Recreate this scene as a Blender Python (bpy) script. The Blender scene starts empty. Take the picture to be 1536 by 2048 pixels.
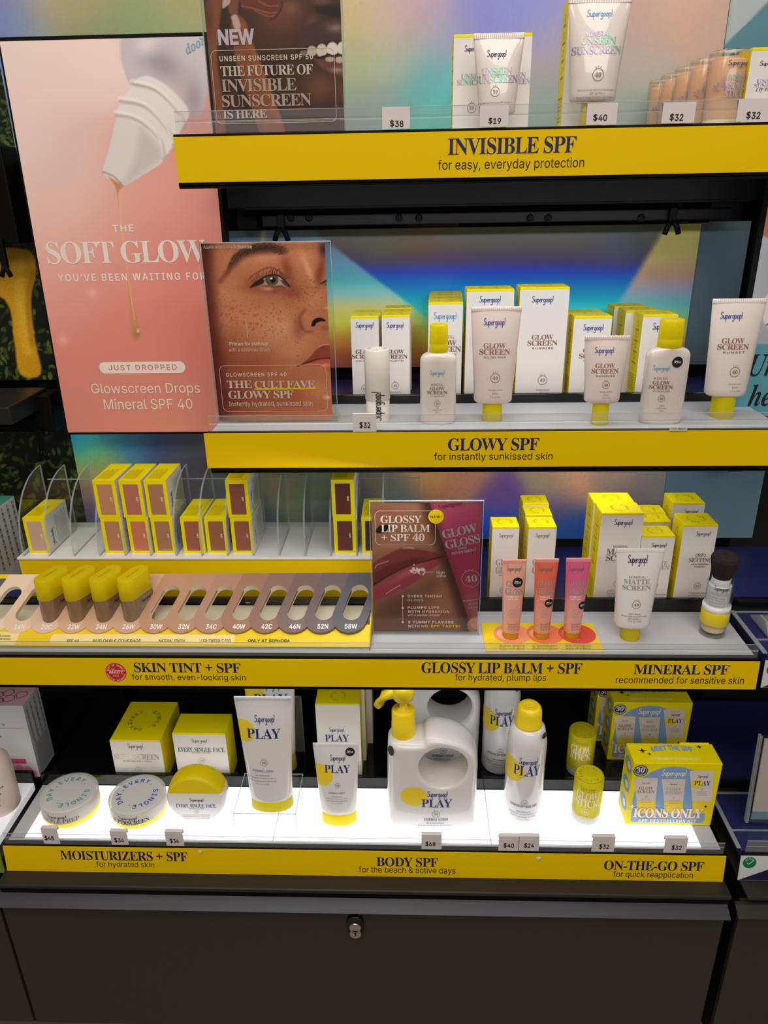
import bpy, bmesh, math, random, os
import numpy as np
from mathutils import Vector, Matrix
from mathutils.geometry import tessellate_polygon, delaunay_2d_cdt

# ------------------------------------------------------------------ camera, world, lights, exposure
SC = bpy.context.scene
COL = SC.collection
CAM = Vector((0.0, 0.0, 1.5))
FPX = 1480.0
R_RIGHT = Vector((0.99934178, 0.03247798, -0.01616121))
R_UP = Vector((0.00225801, 0.38894418, 0.92125856))
R_FWD = Vector((-0.03620643, 0.92068866, -0.38861483))
cd = bpy.data.cameras.new('camera')
cam = bpy.data.objects.new('camera', cd); COL.objects.link(cam)
cd.sensor_fit = 'VERTICAL'; cd.sensor_height = 24.0; cd.lens = FPX / 2048 * 24.0
cd.clip_start = 0.02
M = Matrix.Identity(4)
for i in range(3):
    M[i][0] = R_RIGHT[i]; M[i][1] = R_UP[i]; M[i][2] = -R_FWD[i]; M[i][3] = CAM[i]
cam.matrix_world = M
SC.camera = cam
SC.view_settings.view_transform = 'Standard'; SC.view_settings.look = 'None'
SC.view_settings.gamma = 1; SC.view_settings.use_curve_mapping = False
SC.view_settings.exposure = 0.0
SC.cycles.use_denoising = True
SC.cycles.max_bounces = 8; SC.cycles.transparent_max_bounces = 24

wd = bpy.data.worlds.new('store'); SC.world = wd; wd.use_nodes = True
bg = wd.node_tree.nodes['Background']
bg.inputs[0].default_value = (1.0, 0.95, 0.9, 1); bg.inputs[1].default_value = 0.15

def area(name, loc, target, sx, sy, power, color=(1, 1, 1)):
    l = bpy.data.lights.new(name, 'AREA'); l.shape = 'RECTANGLE'; l.size = sx; l.size_y = sy
    l.energy = power; l.color = color
    o = bpy.data.objects.new(name, l); COL.objects.link(o); o.location = loc
    o.rotation_euler = (Vector(target) - Vector(loc)).to_track_quat('-Z', 'Y').to_euler()
    return o
WARM = (1.0, 0.93, 0.84); COOL = (0.93, 0.96, 1.0)
area('ceiling_light_front', (-0.3, -0.7, 3.1), (-0.1, 0.9, 1.2), 2.4, 0.6, 25, WARM)
area('ceiling_light_aisle', (0.6, -2.4, 3.1), (0.0, 0.9, 1.2), 3.0, 0.6, 30, WARM)
area('ceiling_light_over', (-0.2, 0.35, 2.9), (0.0, 0.8, 1.5), 1.8, 0.3, 6, WARM)
# LED bars under the front edge of each shelf, lighting the shelf below
area('led_bar_top', (0.08, 0.70, 1.93), (0.08, 0.86, 1.6), 0.62, 0.02, 0.55, WARM)
area('led_bar_invisible', (0.085, 0.775, 1.512), (0.085, 0.87, 1.30), 0.56, 0.012, 0.5, COOL)
area('led_bar_glowy', (0.085, 0.775, 1.228), (0.05, 0.84, 1.04), 0.56, 0.012, 0.42, COOL)
area('led_bar_tint', (-0.07, 0.735, 0.978), (-0.07, 0.80, 0.75), 0.84, 0.012, 0.16, COOL)

YU, YS = 0.745, 0.7065
ZI, ZG, ZS, ZB = 1.5565, 1.2748, 1.022, 0.747
XL, XR, XUL = -0.5224, 0.3876, -0.2152

# ------------------------------------------------------------------ reading places off the photograph
def ray(px, py):
    d = R_RIGHT * ((px - 768) / FPX) + R_UP * (-(py - 1024) / FPX) + R_FWD
    return d / d.y
def PY(px, py, y):
    return CAM + ray(px, py) * y
def PZ(px, py, z):
    r = ray(px, py); return CAM + r * ((z - CAM.z) / r.z)
def proj(x, y, z):
    """world arrays -> photo pixels"""
    x, y, z = np.asarray(x), np.asarray(y), np.asarray(z) - CAM.z
    a = x * R_RIGHT[0] + y * R_RIGHT[1] + z * R_RIGHT[2]
    b = x * R_UP[0] + y * R_UP[1] + z * R_UP[2]
    c = x * R_FWD[0] + y * R_FWD[1] + z * R_FWD[2]
    return 768 + FPX * a / c, 1024 - FPX * b / c
class Plane:
    """a flat face in space: origin, unit u (right), unit v (up)"""
    def __init__(s, o, u, v):
        s.o = Vector(o); s.u = Vector(u).normalized(); s.v = Vector(v).normalized(); s.n = s.u.cross(s.v)
    def hit(s, px, py):
        r = ray(px, py); t = (s.o - CAM).dot(s.n) / r.dot(s.n)
        d = CAM + r * t - s.o
        return d.dot(s.u), d.dot(s.v)
    def at(s, u, v, e=0.0):
        return s.o + s.u * u + s.v * v + s.n * e
def front_plane(x, y, z):
    return Plane((x, y, z), (1, 0, 0), (0, 0, 1))

# ------------------------------------------------------------------ materials
def s2l(c):
    c = np.asarray(c, float) / 255.0
    return np.where(c <= 0.04045, c / 12.92, ((c + 0.055) / 1.055) ** 2.4)
MATS = {}
def mat(name, rgb=(200, 200, 200), rough=0.5, metal=0.0, spec=0.5, noise=0.0, nscale=200.0, trans=0.0, ior=1.45, emit=None, es=0.0, coat=0.0, sub=0.0):
    if name in MATS: return MATS[name]
    m = bpy.data.materials.new(name); m.use_nodes = True; nt = m.node_tree; b = nt.nodes['Principled BSDF']
    c = tuple(s2l(rgb)) + (1,)
    b.inputs['Base Color'].default_value = c
    b.inputs['Roughness'].default_value = rough; b.inputs['Metallic'].default_value = metal
    b.inputs['Specular IOR Level'].default_value = spec; b.inputs['IOR'].default_value = ior
    b.inputs['Transmission Weight'].default_value = trans; b.inputs['Coat Weight'].default_value = coat
    if sub: b.inputs['Subsurface Weight'].default_value = sub; b.inputs['Subsurface Radius'].default_value = (0.004, 0.004, 0.003)
    if emit is not None:
        b.inputs['Emission Color'].default_value = tuple(s2l(emit)) + (1,); b.inputs['Emission Strength'].default_value = es
    if noise:
        tc = nt.nodes.new('ShaderNodeTexCoord'); n = nt.nodes.new('ShaderNodeTexNoise'); n.inputs['Scale'].default_value = nscale
        n.inputs['Detail'].default_value = 4
        r = nt.nodes.new('ShaderNodeMapRange'); r.inputs[3].default_value = 1 - noise; r.inputs[4].default_value = 1 + noise
        v = nt.nodes.new('ShaderNodeMixRGB'); v.blend_type = 'MULTIPLY'; v.inputs[0].default_value = 1; v.inputs[1].default_value = c
        nt.links.new(tc.outputs['Object'], n.inputs['Vector']); nt.links.new(n.outputs['Fac'], r.inputs[0])
        nt.links.new(r.outputs[0], v.inputs[2]); nt.links.new(v.outputs[0], b.inputs['Base Color'])
    MATS[name] = m; return m
def clear(name, tint=(235, 240, 242), gloss=0.9, rough=0.03, ior=1.3, haze=0.0):
    """thin clear plastic sheet: see-through with a fresnel sheen and a little haze"""
    if name in MATS: return MATS[name]
    m = bpy.data.materials.new(name); m.use_nodes = True; nt = m.node_tree; nt.nodes.clear()
    o = nt.nodes.new('ShaderNodeOutputMaterial'); t = nt.nodes.new('ShaderNodeBsdfTransparent'); g = nt.nodes.new('ShaderNodeBsdfGlossy')
    lw = nt.nodes.new('ShaderNodeLayerWeight'); lw.inputs[0].default_value = 0.5
    pw = nt.nodes.new('ShaderNodeMath'); pw.operation = 'POWER'; pw.inputs[1].default_value = 4.0; nt.links.new(lw.outputs['Facing'], pw.inputs[0])
    f = nt.nodes.new('ShaderNodeMapRange'); f.inputs[3].default_value = ((ior - 1) / (ior + 1)) ** 2; f.inputs[4].default_value = 0.75; nt.links.new(pw.outputs[0], f.inputs[0])
    t.inputs[0].default_value = tuple(s2l(tint)) + (1,); g.inputs['Roughness'].default_value = rough; g.inputs[0].default_value = (gloss, gloss, gloss, 1)
    mx = nt.nodes.new('ShaderNodeMixShader'); nt.links.new(f.outputs[0], mx.inputs[0]); nt.links.new(t.outputs[0], mx.inputs[1]); nt.links.new(g.outputs[0], mx.inputs[2])
    last = mx
    if haze:
        d = nt.nodes.new('ShaderNodeBsdfDiffuse'); d.inputs[0].default_value = (0.85, 0.85, 0.85, 1)
        m2 = nt.nodes.new('ShaderNodeMixShader'); m2.inputs[0].default_value = haze
        nt.links.new(mx.outputs[0], m2.inputs[1]); nt.links.new(d.outputs[0], m2.inputs[2]); last = m2
    nt.links.new(last.outputs[0], o.inputs[0]); MATS[name] = m; return m
def tinted(name, rgb, see=0.35, rough=0.25, through=0.3):
    """frosted coloured plastic: part diffuse/translucent, part see-through"""
    if name in MATS: return MATS[name]
    m = bpy.data.materials.new(name); m.use_nodes = True; nt = m.node_tree; b = nt.nodes['Principled BSDF']; o = nt.nodes['Material Output']
    c = tuple(s2l(rgb)) + (1,)
    b.inputs['Base Color'].default_value = c; b.inputs['Roughness'].default_value = rough
    tl = nt.nodes.new('ShaderNodeBsdfTranslucent'); tl.inputs[0].default_value = c
    tr = nt.nodes.new('ShaderNodeBsdfTransparent'); tr.inputs[0].default_value = tuple(min(1, x ** 0.45) for x in c[:3]) + (1,)
    a = nt.nodes.new('ShaderNodeMixShader'); a.inputs[0].default_value = through
    q = nt.nodes.new('ShaderNodeMixShader'); q.inputs[0].default_value = see
    nt.links.new(b.outputs[0], a.inputs[1]); nt.links.new(tl.outputs[0], a.inputs[2])
    nt.links.new(a.outputs[0], q.inputs[1]); nt.links.new(tr.outputs[0], q.inputs[2]); nt.links.new(q.outputs[0], o.inputs[0])
    MATS[name] = m; return m
def sheet_mat(name, rough=0.35, metal=0.0, spec=0.5):
    """a sheet with a stored colour per point"""
    if name in MATS: return MATS[name]
    m = bpy.data.materials.new(name); m.use_nodes = True; nt = m.node_tree; b = nt.nodes['Principled BSDF']
    a = nt.nodes.new('ShaderNodeAttribute'); a.attribute_name = 'ink'
    nt.links.new(a.outputs['Color'], b.inputs['Base Color'])
    b.inputs['Roughness'].default_value = rough; b.inputs['Metallic'].default_value = metal; b.inputs['Specular IOR Level'].default_value = spec
    MATS[name] = m; return m
def foil_ink(name):
    """letters stamped in rainbow foil"""
    if name in MATS: return MATS[name]
    m = bpy.data.materials.new(name); m.use_nodes = True; nt = m.node_tree; b = nt.nodes['Principled BSDF']
    tc = nt.nodes.new('ShaderNodeTexCoord'); n = nt.nodes.new('ShaderNodeTexNoise'); n.inputs['Scale'].default_value = 60
    r = nt.nodes.new('ShaderNodeValToRGB'); r.color_ramp.interpolation = 'LINEAR'
    e = r.color_ramp.elements; e[0].position = 0.3; e[0].color = tuple(s2l((120, 120, 130))) + (1,); e[1].position = 0.7; e[1].color = tuple(s2l((240, 180, 160))) + (1,)
    for p, c in ((0.42, (120, 210, 190)), (0.5, (190, 190, 200)), (0.6, (150, 140, 210))):
        k = e.new(p); k.color = tuple(s2l(c)) + (1,)
    nt.links.new(tc.outputs['Object'], n.inputs['Vector']); nt.links.new(n.outputs['Fac'], r.inputs[0]); nt.links.new(r.outputs[0], b.inputs['Base Color'])
    b.inputs['Metallic'].default_value = 0.4; b.inputs['Roughness'].default_value = 0.4
    MATS[name] = m; return m

YEL = mat('sign_yellow', (236, 196, 0), 0.6, spec=0.12, noise=0.03, nscale=900)
BYEL = mat('carton_yellow', (246, 226, 0), 0.5, spec=0.3)
CYEL = tinted('cap_yellow', (255, 240, 24), 0.12, through=0.5)
PYEL = mat('pump_yellow', (246, 214, 30), 0.32)
WHITE = mat('carton_white', (232, 228, 224), 0.5, spec=0.3)
PEARL = mat('pearl_plastic', (224, 212, 204), 0.2, coat=0.6)
PINKPEARL = mat('pink_pearl_plastic', (222, 203, 196), 0.18, coat=0.6)
BOTTLE = mat('white_plastic', (232, 229, 228), 0.2, coat=0.4)
IVORY = mat('ivory_plastic', (236, 230, 214), 0.35)
NAVY = mat('navy_ink', (32, 30, 88), 0.5)
BLUE = mat('blue_ink', (40, 62, 150), 0.5)
SKY = mat('sky_ink', (110, 165, 215), 0.5)
GREY = mat('grey_ink', (120, 118, 116), 0.5)
LGREY = mat('light_grey_ink', (176, 174, 170), 0.45)
BLACKI = mat('black_ink', (24, 22, 24), 0.5)
ROSE = mat('rose_gold_ink', (168, 118, 96), 0.32, metal=0.35)
SILVER = mat('silver_ink', (190, 190, 188), 0.3, metal=0.5)
WINK = mat('white_ink', (245, 240, 236), 0.5)
CREAM = mat('cream_ink', (232, 206, 190), 0.5)
DYEL = mat('dark_yellow_ink', (176, 160, 0), 0.5)
FOIL = foil_ink('rainbow_foil_ink')
BLACK = mat('black_metal', (14, 13, 13), 0.5, spec=0.14, noise=0.08, nscale=300)
CHAR = mat('charcoal_panel', (58, 51, 46), 0.5, spec=0.35, noise=0.03, nscale=700)
LEDGE = mat('ledge_metal', (42, 38, 33), 0.42, spec=0.4, noise=0.05, nscale=400)
HANDLE = mat('handle_metal', (62, 62, 69), 0.42, metal=0.25, noise=0.05, nscale=200)
GLOSSBLACK = mat('gloss_black_acrylic', (12, 12, 13), 0.12, spec=0.5)
GLOSSNAVY = mat('gloss_navy_acrylic', (40, 44, 98), 0.38, spec=0.35)
FROST = mat('frosted_deck', (192, 192, 197), 0.35)
ACR = clear('clear_acrylic', (250, 252, 252))
ACRH = clear('hazy_acrylic', (240, 242, 243), 0.9, 0.08, 1.35, 0.10)
ACREDGE = tinted('acrylic_edge', (214, 218, 222), 0.5, 0.15)
TAGM = mat('tag_card', (220, 211, 212), 0.5)
CHROME = mat('chrome', (205, 200, 195), 0.22, metal=1.0)

# ------------------------------------------------------------------ meshes
class MB:
    def __init__(s): s.v = []; s.f = []; s.m = []; s.sm = []; s.mats = []
    def mi(s, m):
        if m not in s.mats: s.mats.append(m)
        return s.mats.index(m)
    def add(s, vs, fs, m, smooth=False):
        b = len(s.v); k = s.mi(m); s.v.extend([tuple(x) for x in vs])
        for f in fs: s.f.append(tuple(b + i for i in f)); s.m.append(k); s.sm.append(smooth)
        return s
    def build(s, name, parent=None, label=None):
        me = bpy.data.meshes.new(name); me.from_pydata(s.v, [], s.f)
        for m in s.mats: me.materials.append(m)
        me.polygons.foreach_set('material_index', s.m); me.polygons.foreach_set('use_smooth', s.sm); me.update()
        o = bpy.data.objects.new(name, me); COL.objects.link(o)
        if parent is not None: o.parent = parent
        if label: o['label'] = label
        return o
    def box(s, x0, x1, y0, y1, z0, z1, m, mats=None):
        """mats: optional dict front/back/left/right/top/bottom"""
        vs = [(x, y, z) for z in (z0, z1) for y in (y0, y1) for x in (x0, x1)]
        F = dict(front=(0, 1, 5, 4), back=(3, 2, 6, 7), left=(2, 0, 4, 6), right=(1, 3, 7, 5), top=(4, 5, 7, 6), bottom=(2, 3, 1, 0))
        b = len(s.v); s.v.extend(vs)
        for k, f in F.items():
            s.f.append(tuple(b + i for i in f)); s.m.append(s.mi((mats or {}).get(k, m))); s.sm.append(False)
        return s
    def rbox(s, x0, x1, y0, y1, z0, z1, m, r=0.001, seg=2):
        bm = bmesh.new(); bmesh.ops.create_cube(bm, size=1.0)
        for v in bm.verts: v.co = Vector(((x0 + x1) / 2 + v.co.x * (x1 - x0), (y0 + y1) / 2 + v.co.y * (y1 - y0), (z0 + z1) / 2 + v.co.z * (z1 - z0)))
        bmesh.ops.bevel(bm, geom=list(bm.edges), offset=r, segments=seg, profile=0.5, affect='EDGES')
        bm.verts.index_update(); s.add([v.co for v in bm.verts], [[v.index for v in f.verts] for f in bm.faces], m, False); bm.free(); return s
    def loft(s, secs, m, N=40, cap0=True, cap1=True, smooth=True, c=(0, 0)):
        """secs: (z, a, b, n[, dx, dy]) superellipse sections"""
        vs = []; fs = []
        for q in secs:
            z, a, b, n = q[:4]; dx, dy = (q[4], q[5]) if len(q) > 4 else (0, 0)
            for i in range(N):
                t = 2 * math.pi * i / N; ct, st = math.cos(t), math.sin(t)
                vs.append((c[0] + dx + a * math.copysign(abs(ct) ** (2 / n), ct), c[1] + dy + b * math.copysign(abs(st) ** (2 / n), st), z))
        for k in range(len(secs) - 1):
            for i in range(N):
                j = (i + 1) % N; fs.append((k * N + i, k * N + j, (k + 1) * N + j, (k + 1) * N + i))
        s.add(vs, fs, m, smooth)
        if cap0: s.add(vs[:N], [tuple(range(N - 1, -1, -1))], m)
        if cap1: s.add(vs[-N:], [tuple(range(N))], m)
        return s
    def lathe(s, prof, m, N=40, c=(0, 0), smooth=True, cap0=True, cap1=True):
        return s.loft([(z, r, r, 2) for r, z in prof], m, N, cap0, cap1, smooth, c)
    def tube(s, pts, r, m, N=8):
        pts = [Vector(p) for p in pts]; vs = []; fs = []
        for i, p in enumerate(pts):
            d = (pts[min(i + 1, len(pts) - 1)] - pts[max(i - 1, 0)]).normalized()
            a = d.orthogonal().normalized(); b = d.cross(a)
            for k in range(N):
                t = 2 * math.pi * k / N; vs.append(p + (a * math.cos(t) + b * math.sin(t)) * (r if not callable(r) else r(i / (len(pts) - 1))))
        for i in range(len(pts) - 1):
            for k in range(N):
                j = (k + 1) % N; fs.append((i * N + k, i * N + j, (i + 1) * N + j, (i + 1) * N + k))
        fs.append(tuple(range(N - 1, -1, -1))); fs.append(tuple((len(pts) - 1) * N + k for k in range(N)))
        return s.add(vs, fs, m, True)
    def prism(s, poly, y0, y1, m, axis='y', sidem=None):
        """poly in (x,z), counter-clockwise seen from the front (-y); extruded from y0 (front) to y1"""
        n = len(poly); P = (lambda a, b, c: (a, c, b)) if axis == 'y' else ((lambda a, b, c: (c, a, b)) if axis == 'x' else (lambda a, b, c: (a, b, c)))
        vs = [P(a, b, y0) for a, b in poly] + [P(a, b, y1) for a, b in poly]
        s.add(vs, [tuple(range(n)), tuple(range(2 * n - 1, n - 1, -1))], m)
        s.add(vs, [(i, n + i, n + (i + 1) % n, (i + 1) % n) for i in range(n)], sidem or m); return s
    def quad(s, pts, m): return s.add(pts, [tuple(range(len(pts)))], m)

def thing(name, label, cat, loc=(0, 0, 0), rz=0.0, group=None, kind=None):
    o = bpy.data.objects.new(name, None); COL.objects.link(o); o.empty_display_size = 0.02
    o.location = loc; o.rotation_euler = (0, 0, rz); return tag(o, label, cat, group, kind)
def tag(o, label, cat=None, group=None, kind=None):
    o['label'] = label
    if cat: o['category'] = cat
    if group: o['group'] = group
    if kind: o['kind'] = kind
    return o
def dup(root, loc, label, rz=None):
    r = root.copy(); COL.objects.link(r); r.location = loc; r['label'] = label
    if rz is not None: r.rotation_euler = (0, 0, rz)
    for ch in list(root.children):
        c = ch.copy(); COL.objects.link(c); c.parent = r
        for g in list(ch.children):
            d = g.copy(); COL.objects.link(d); d.parent = c
    return r

# ------------------------------------------------------------------ lettering
try:
    INTER = bpy.data.fonts.load(os.path.join(bpy.utils.system_resource('DATAFILES'), 'fonts', 'Inter.woff2'))
except Exception:
    INTER = None
def serif(t):
    r = ''
    for ch in t:
        if 'A' <= ch <= 'Z': r += chr(0x1D400 + ord(ch) - 65)
        elif 'a' <= ch <= 'z': r += chr(0x1D41A + ord(ch) - 97)
        elif '0' <= ch <= '9': r += chr(0x1D7CE + ord(ch) - 48)
        else: r += ch
    return r
def ital(t):
    return ''.join(chr(0x1D468 + ord(c) - 65) if 'A' <= c <= 'Z' else chr(0x1D482 + ord(c) - 97) if 'a' <= c <= 'z' else c for c in t)
TXT = {}
def text_geo(body, font='G', sp=1.0, off=0.0):
    """flat lettering as triangles in its own units, plus its bounds"""
    key = (body, font, sp, off)
    if key in TXT: return TXT[key]
    c = bpy.data.curves.new('t', 'FONT'); c.resolution_u = 2 if len(body) > 24 else 3
    c.body = serif(body) if font == 'S' else ital(body) if font == 'I' else body
    if font in 'GH' and INTER: c.font = INTER
    c.space_character = sp; c.fill_mode = 'NONE'
    bold = off + {'H': 0.018, 'G': 0.0, 'B': 0.008}.get(font, 0.0)
    o = bpy.data.objects.new('t', c); me = bpy.data.meshes.new_from_object(o)
    co = np.zeros(len(me.vertices) * 3); me.vertices.foreach_get('co', co); co = co.reshape(-1, 3)[:, :2]
    adj = {}
    for e in me.edges:
        a, b = e.vertices; adj.setdefault(a, []).append(b); adj.setdefault(b, []).append(a)
    bpy.data.objects.remove(o); bpy.data.curves.remove(c); bpy.data.meshes.remove(me)
    seen = set(); loops = []
    for v0 in sorted(adj):
        if v0 in seen: continue
        lp = [v0]; seen.add(v0); cur = v0
        while True:
            nx = [w for w in adj[cur] if w not in seen]
            if not nx: break
            cur = cur + 1 if cur + 1 in nx else nx[0]; seen.add(cur); lp.append(cur)
        if len(lp) > 2: loops.append(lp)
    V = np.zeros((0, 2)); F = []
    if loops:
        pol = []
        for l in loops:
            P = co[l]; P = P[np.linalg.norm(P - np.roll(P, 1, 0), axis=1) > 1e-5]
            if len(P) > 2: pol.append(P)
        def sarea(P): q = np.roll(P, -1, 0); return float((P[:, 0] * q[:, 1] - q[:, 0] * P[:, 1]).sum())
        A = [sarea(P) for P in pol]; sg = 1.0 if A[int(np.argmax(np.abs(A)))] < 0 else -1.0
        if bold:
            for i, P in enumerate(pol):
                d1 = P - np.roll(P, 1, 0); d2 = np.roll(P, -1, 0) - P
                n1 = np.stack([-d1[:, 1], d1[:, 0]], 1) / np.linalg.norm(d1, axis=1, keepdims=True); n2 = np.stack([-d2[:, 1], d2[:, 0]], 1) / np.linalg.norm(d2, axis=1, keepdims=True)
                n = n1 + n2; n = n / np.maximum((n * n1).sum(1, keepdims=True), 0.35); pol[i] = P + n * bold * sg
        pts = np.concatenate(pol); E = []; k = 0
        for P in pol: E += [(k + i, k + (i + 1) % len(P)) for i in range(len(P))]; k += len(P)
        ov, _, of, _, _, _ = delaunay_2d_cdt([Vector(q) for q in pts], E, [], 0, 1e-6)
        V = np.array([(q[0], q[1]) for q in ov]); T = np.array([f for f in of if len(f) == 3])
        if len(T):
            C = V[T].mean(1); a = pts[[e[0] for e in E]]; b = pts[[e[1] for e in E]]
            up = (a[:, 1][None] <= C[:, 1:2]) & (b[:, 1][None] > C[:, 1:2]); dn = (a[:, 1][None] > C[:, 1:2]) & (b[:, 1][None] <= C[:, 1:2])
            cr = (b[:, 0] - a[:, 0])[None] * (C[:, 1:2] - a[:, 1][None]) - (C[:, 0:1] - a[:, 0][None]) * (b[:, 1] - a[:, 1])[None]
            wn = (up & (cr > 0)).sum(1) - (dn & (cr < 0)).sum(1)
            for t in T[wn != 0]:
                p, q, r = V[t[0]], V[t[1]], V[t[2]]; z = (q[0] - p[0]) * (r[1] - p[1]) - (q[1] - p[1]) * (r[0] - p[0])
                if abs(z) > 1e-12: F.append(tuple(int(x) for x in (t if z > 0 else t[::-1])))
    TXT[key] = (V, F); return TXT[key]
def spline(pts, k=6):
    P = [np.array(p, float) for p in pts]; out = []
    for i in range(len(P) - 1):
        a = P[max(i - 1, 0)]; b = P[i]; c = P[i + 1]; d = P[min(i + 2, len(P) - 1)]
        for j in range(k):
            t = j / k; out.append(0.5 * (2 * b + (c - a) * t + (2 * a - 5 * b + 4 * c - d) * t * t + (3 * b - a - 3 * c + d) * t ** 3))
    out.append(P[-1]); return np.array(out)
def ribbon(pts, w):
    P = np.array(pts, float); d = np.gradient(P, axis=0); d /= np.maximum(np.linalg.norm(d, axis=1, keepdims=True), 1e-9)
    n = np.stack([-d[:, 1], d[:, 0]], 1) * (w / 2)
    P[0] -= d[0] * w * 0.3; P[-1] += d[-1] * w * 0.3
    V = np.concatenate([P + n, P - n]); k = len(P)
    return V, [(k + i, k + i + 1, i + 1, i) for i in range(k - 1)]
def logo_geo():
    if 'logo' in TXT: return TXT['logo']
    o = [(0.5, 0.55), (0.42, 0.92), (0.22, 1.0), (0.04, 0.75), (0.02, 0.35), (0.18, 0.02), (0.42, 0.1), (0.5, 0.55)]
    p = [[(0.0, 1.05), (0.0, 0.3), (-0.02, -0.85)], [(0.0, 0.7), (0.2, 1.02), (0.45, 0.9), (0.52, 0.5), (0.42, 0.1), (0.2, 0.0), (0.02, 0.22)]]
    G = [(0.75, [[(0.72, 1.75), (0.58, 2.02), (0.3, 2.0), (0.1, 1.7), (0.2, 1.3), (0.5, 1.0), (0.66, 0.6), (0.52, 0.12), (0.2, 0.0), (-0.06, 0.3)]]),
         (0.62, [[(0.0, 1.0), (0.0, 0.4), (0.12, 0.03), (0.36, 0.08), (0.5, 0.45)], [(0.52, 1.0), (0.52, 0.3), (0.62, 0.0)]]),
         (0.62, p), (0.6, [[(0.03, 0.48), (0.48, 0.6), (0.42, 0.92), (0.22, 1.0), (0.03, 0.72), (0.04, 0.3), (0.22, 0.02), (0.5, 0.18)]]),
         (0.46, [[(0.0, 1.0), (0.0, 0.5), (0.0, 0.0)], [(0.0, 0.55), (0.14, 0.92), (0.38, 0.95)]]),
         (0.64, [[(0.5, 0.8), (0.25, 1.0), (0.03, 0.7), (0.04, 0.25), (0.26, 0.02), (0.5, 0.3)], [(0.53, 1.02), (0.53, 0.0), (0.48, -0.65), (0.22, -0.95), (0.0, -0.7)]]),
         (0.6, [o]), (0.62, [o]), (0.66, p), (0.2, [[(0.04, 2.05), (0.02, 1.2), (0.0, 0.55)], [(0.0, 0.12), (0.02, 0.06), (0.0, 0.0)]])]
    V = []; F = []; x = 0
    for adv, strokes in G:
        for st in strokes:
            v, f = ribbon(spline(st, 5) * np.array([1.0, 1.0]) + np.array([x, 0]), 0.2)
            b = sum(len(a) for a in V); V.append(v); F += [tuple(b + i for i in q) for q in f]
        x += adv + 0.13
    TXT['logo'] = (np.concatenate(V), F); return TXT['logo']
def disc_geo(cx, cy, rx, ry=None, N=28, rings=1, r0=0.0):
    ry = ry or rx; V = []; F = []
    if r0 == 0 and rings == 1:
        return np.array([(cx + rx * math.cos(2 * math.pi * i / N), cy + ry * math.sin(2 * math.pi * i / N)) for i in range(N)]), [tuple(range(N))]
    for k in range(rings + 1):
        t = r0 + (1 - r0) * k / rings
        V += [(cx + t * rx * math.cos(2 * math.pi * i / N), cy + t * ry * math.sin(2 * math.pi * i / N)) for i in range(N)]
    for k in range(rings):
        for i in range(N):
            j = (i + 1) % N; F.append((k * N + i, (k + 1) * N + i, (k + 1) * N + j, k * N + j))
    return np.array(V), F
def rrect_pts(x0, x1, y0, y1, r, n=6):
    P = []
    for cx, cy, a in ((x1 - r, y1 - r, 0), (x0 + r, y1 - r, 90), (x0 + r, y0 + r, 180), (x1 - r, y0 + r, 270)):
        for i in range(n + 1):
            t = math.radians(a + 90 * i / n); P.append((cx + r * math.cos(t), cy + r * math.sin(t)))
    return P
def ring_text(body, r, h, start, step, cx=0, cy=0, font='H', ry=1.0, inward=False):
    """characters set round a circle, clockwise from angle start (degrees)"""
    V = []; F = []; n = 0
    for i, ch in enumerate(body):
        if ch == ' ': continue
        g, f = text_geo(ch, font)
        if not len(g): continue
        a = math.radians(start - step * i); w = (g[:, 0].min() + g[:, 0].max()) / 2
        q = (g - np.array([w, 0.36])) * (h / 0.72)
        rot = a - math.pi / 2 if not inward else a + math.pi / 2
        c, s = math.cos(rot), math.sin(rot)
        q = np.stack([q[:, 0] * c - q[:, 1] * s + r * math.cos(a), (q[:, 0] * s + q[:, 1] * c + r * math.sin(a)) * ry], 1) + np.array([cx, cy])
        V.append(q); F += [tuple(n + k for k in t) for t in f]; n += len(q)
    return np.concatenate(V), F

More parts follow.
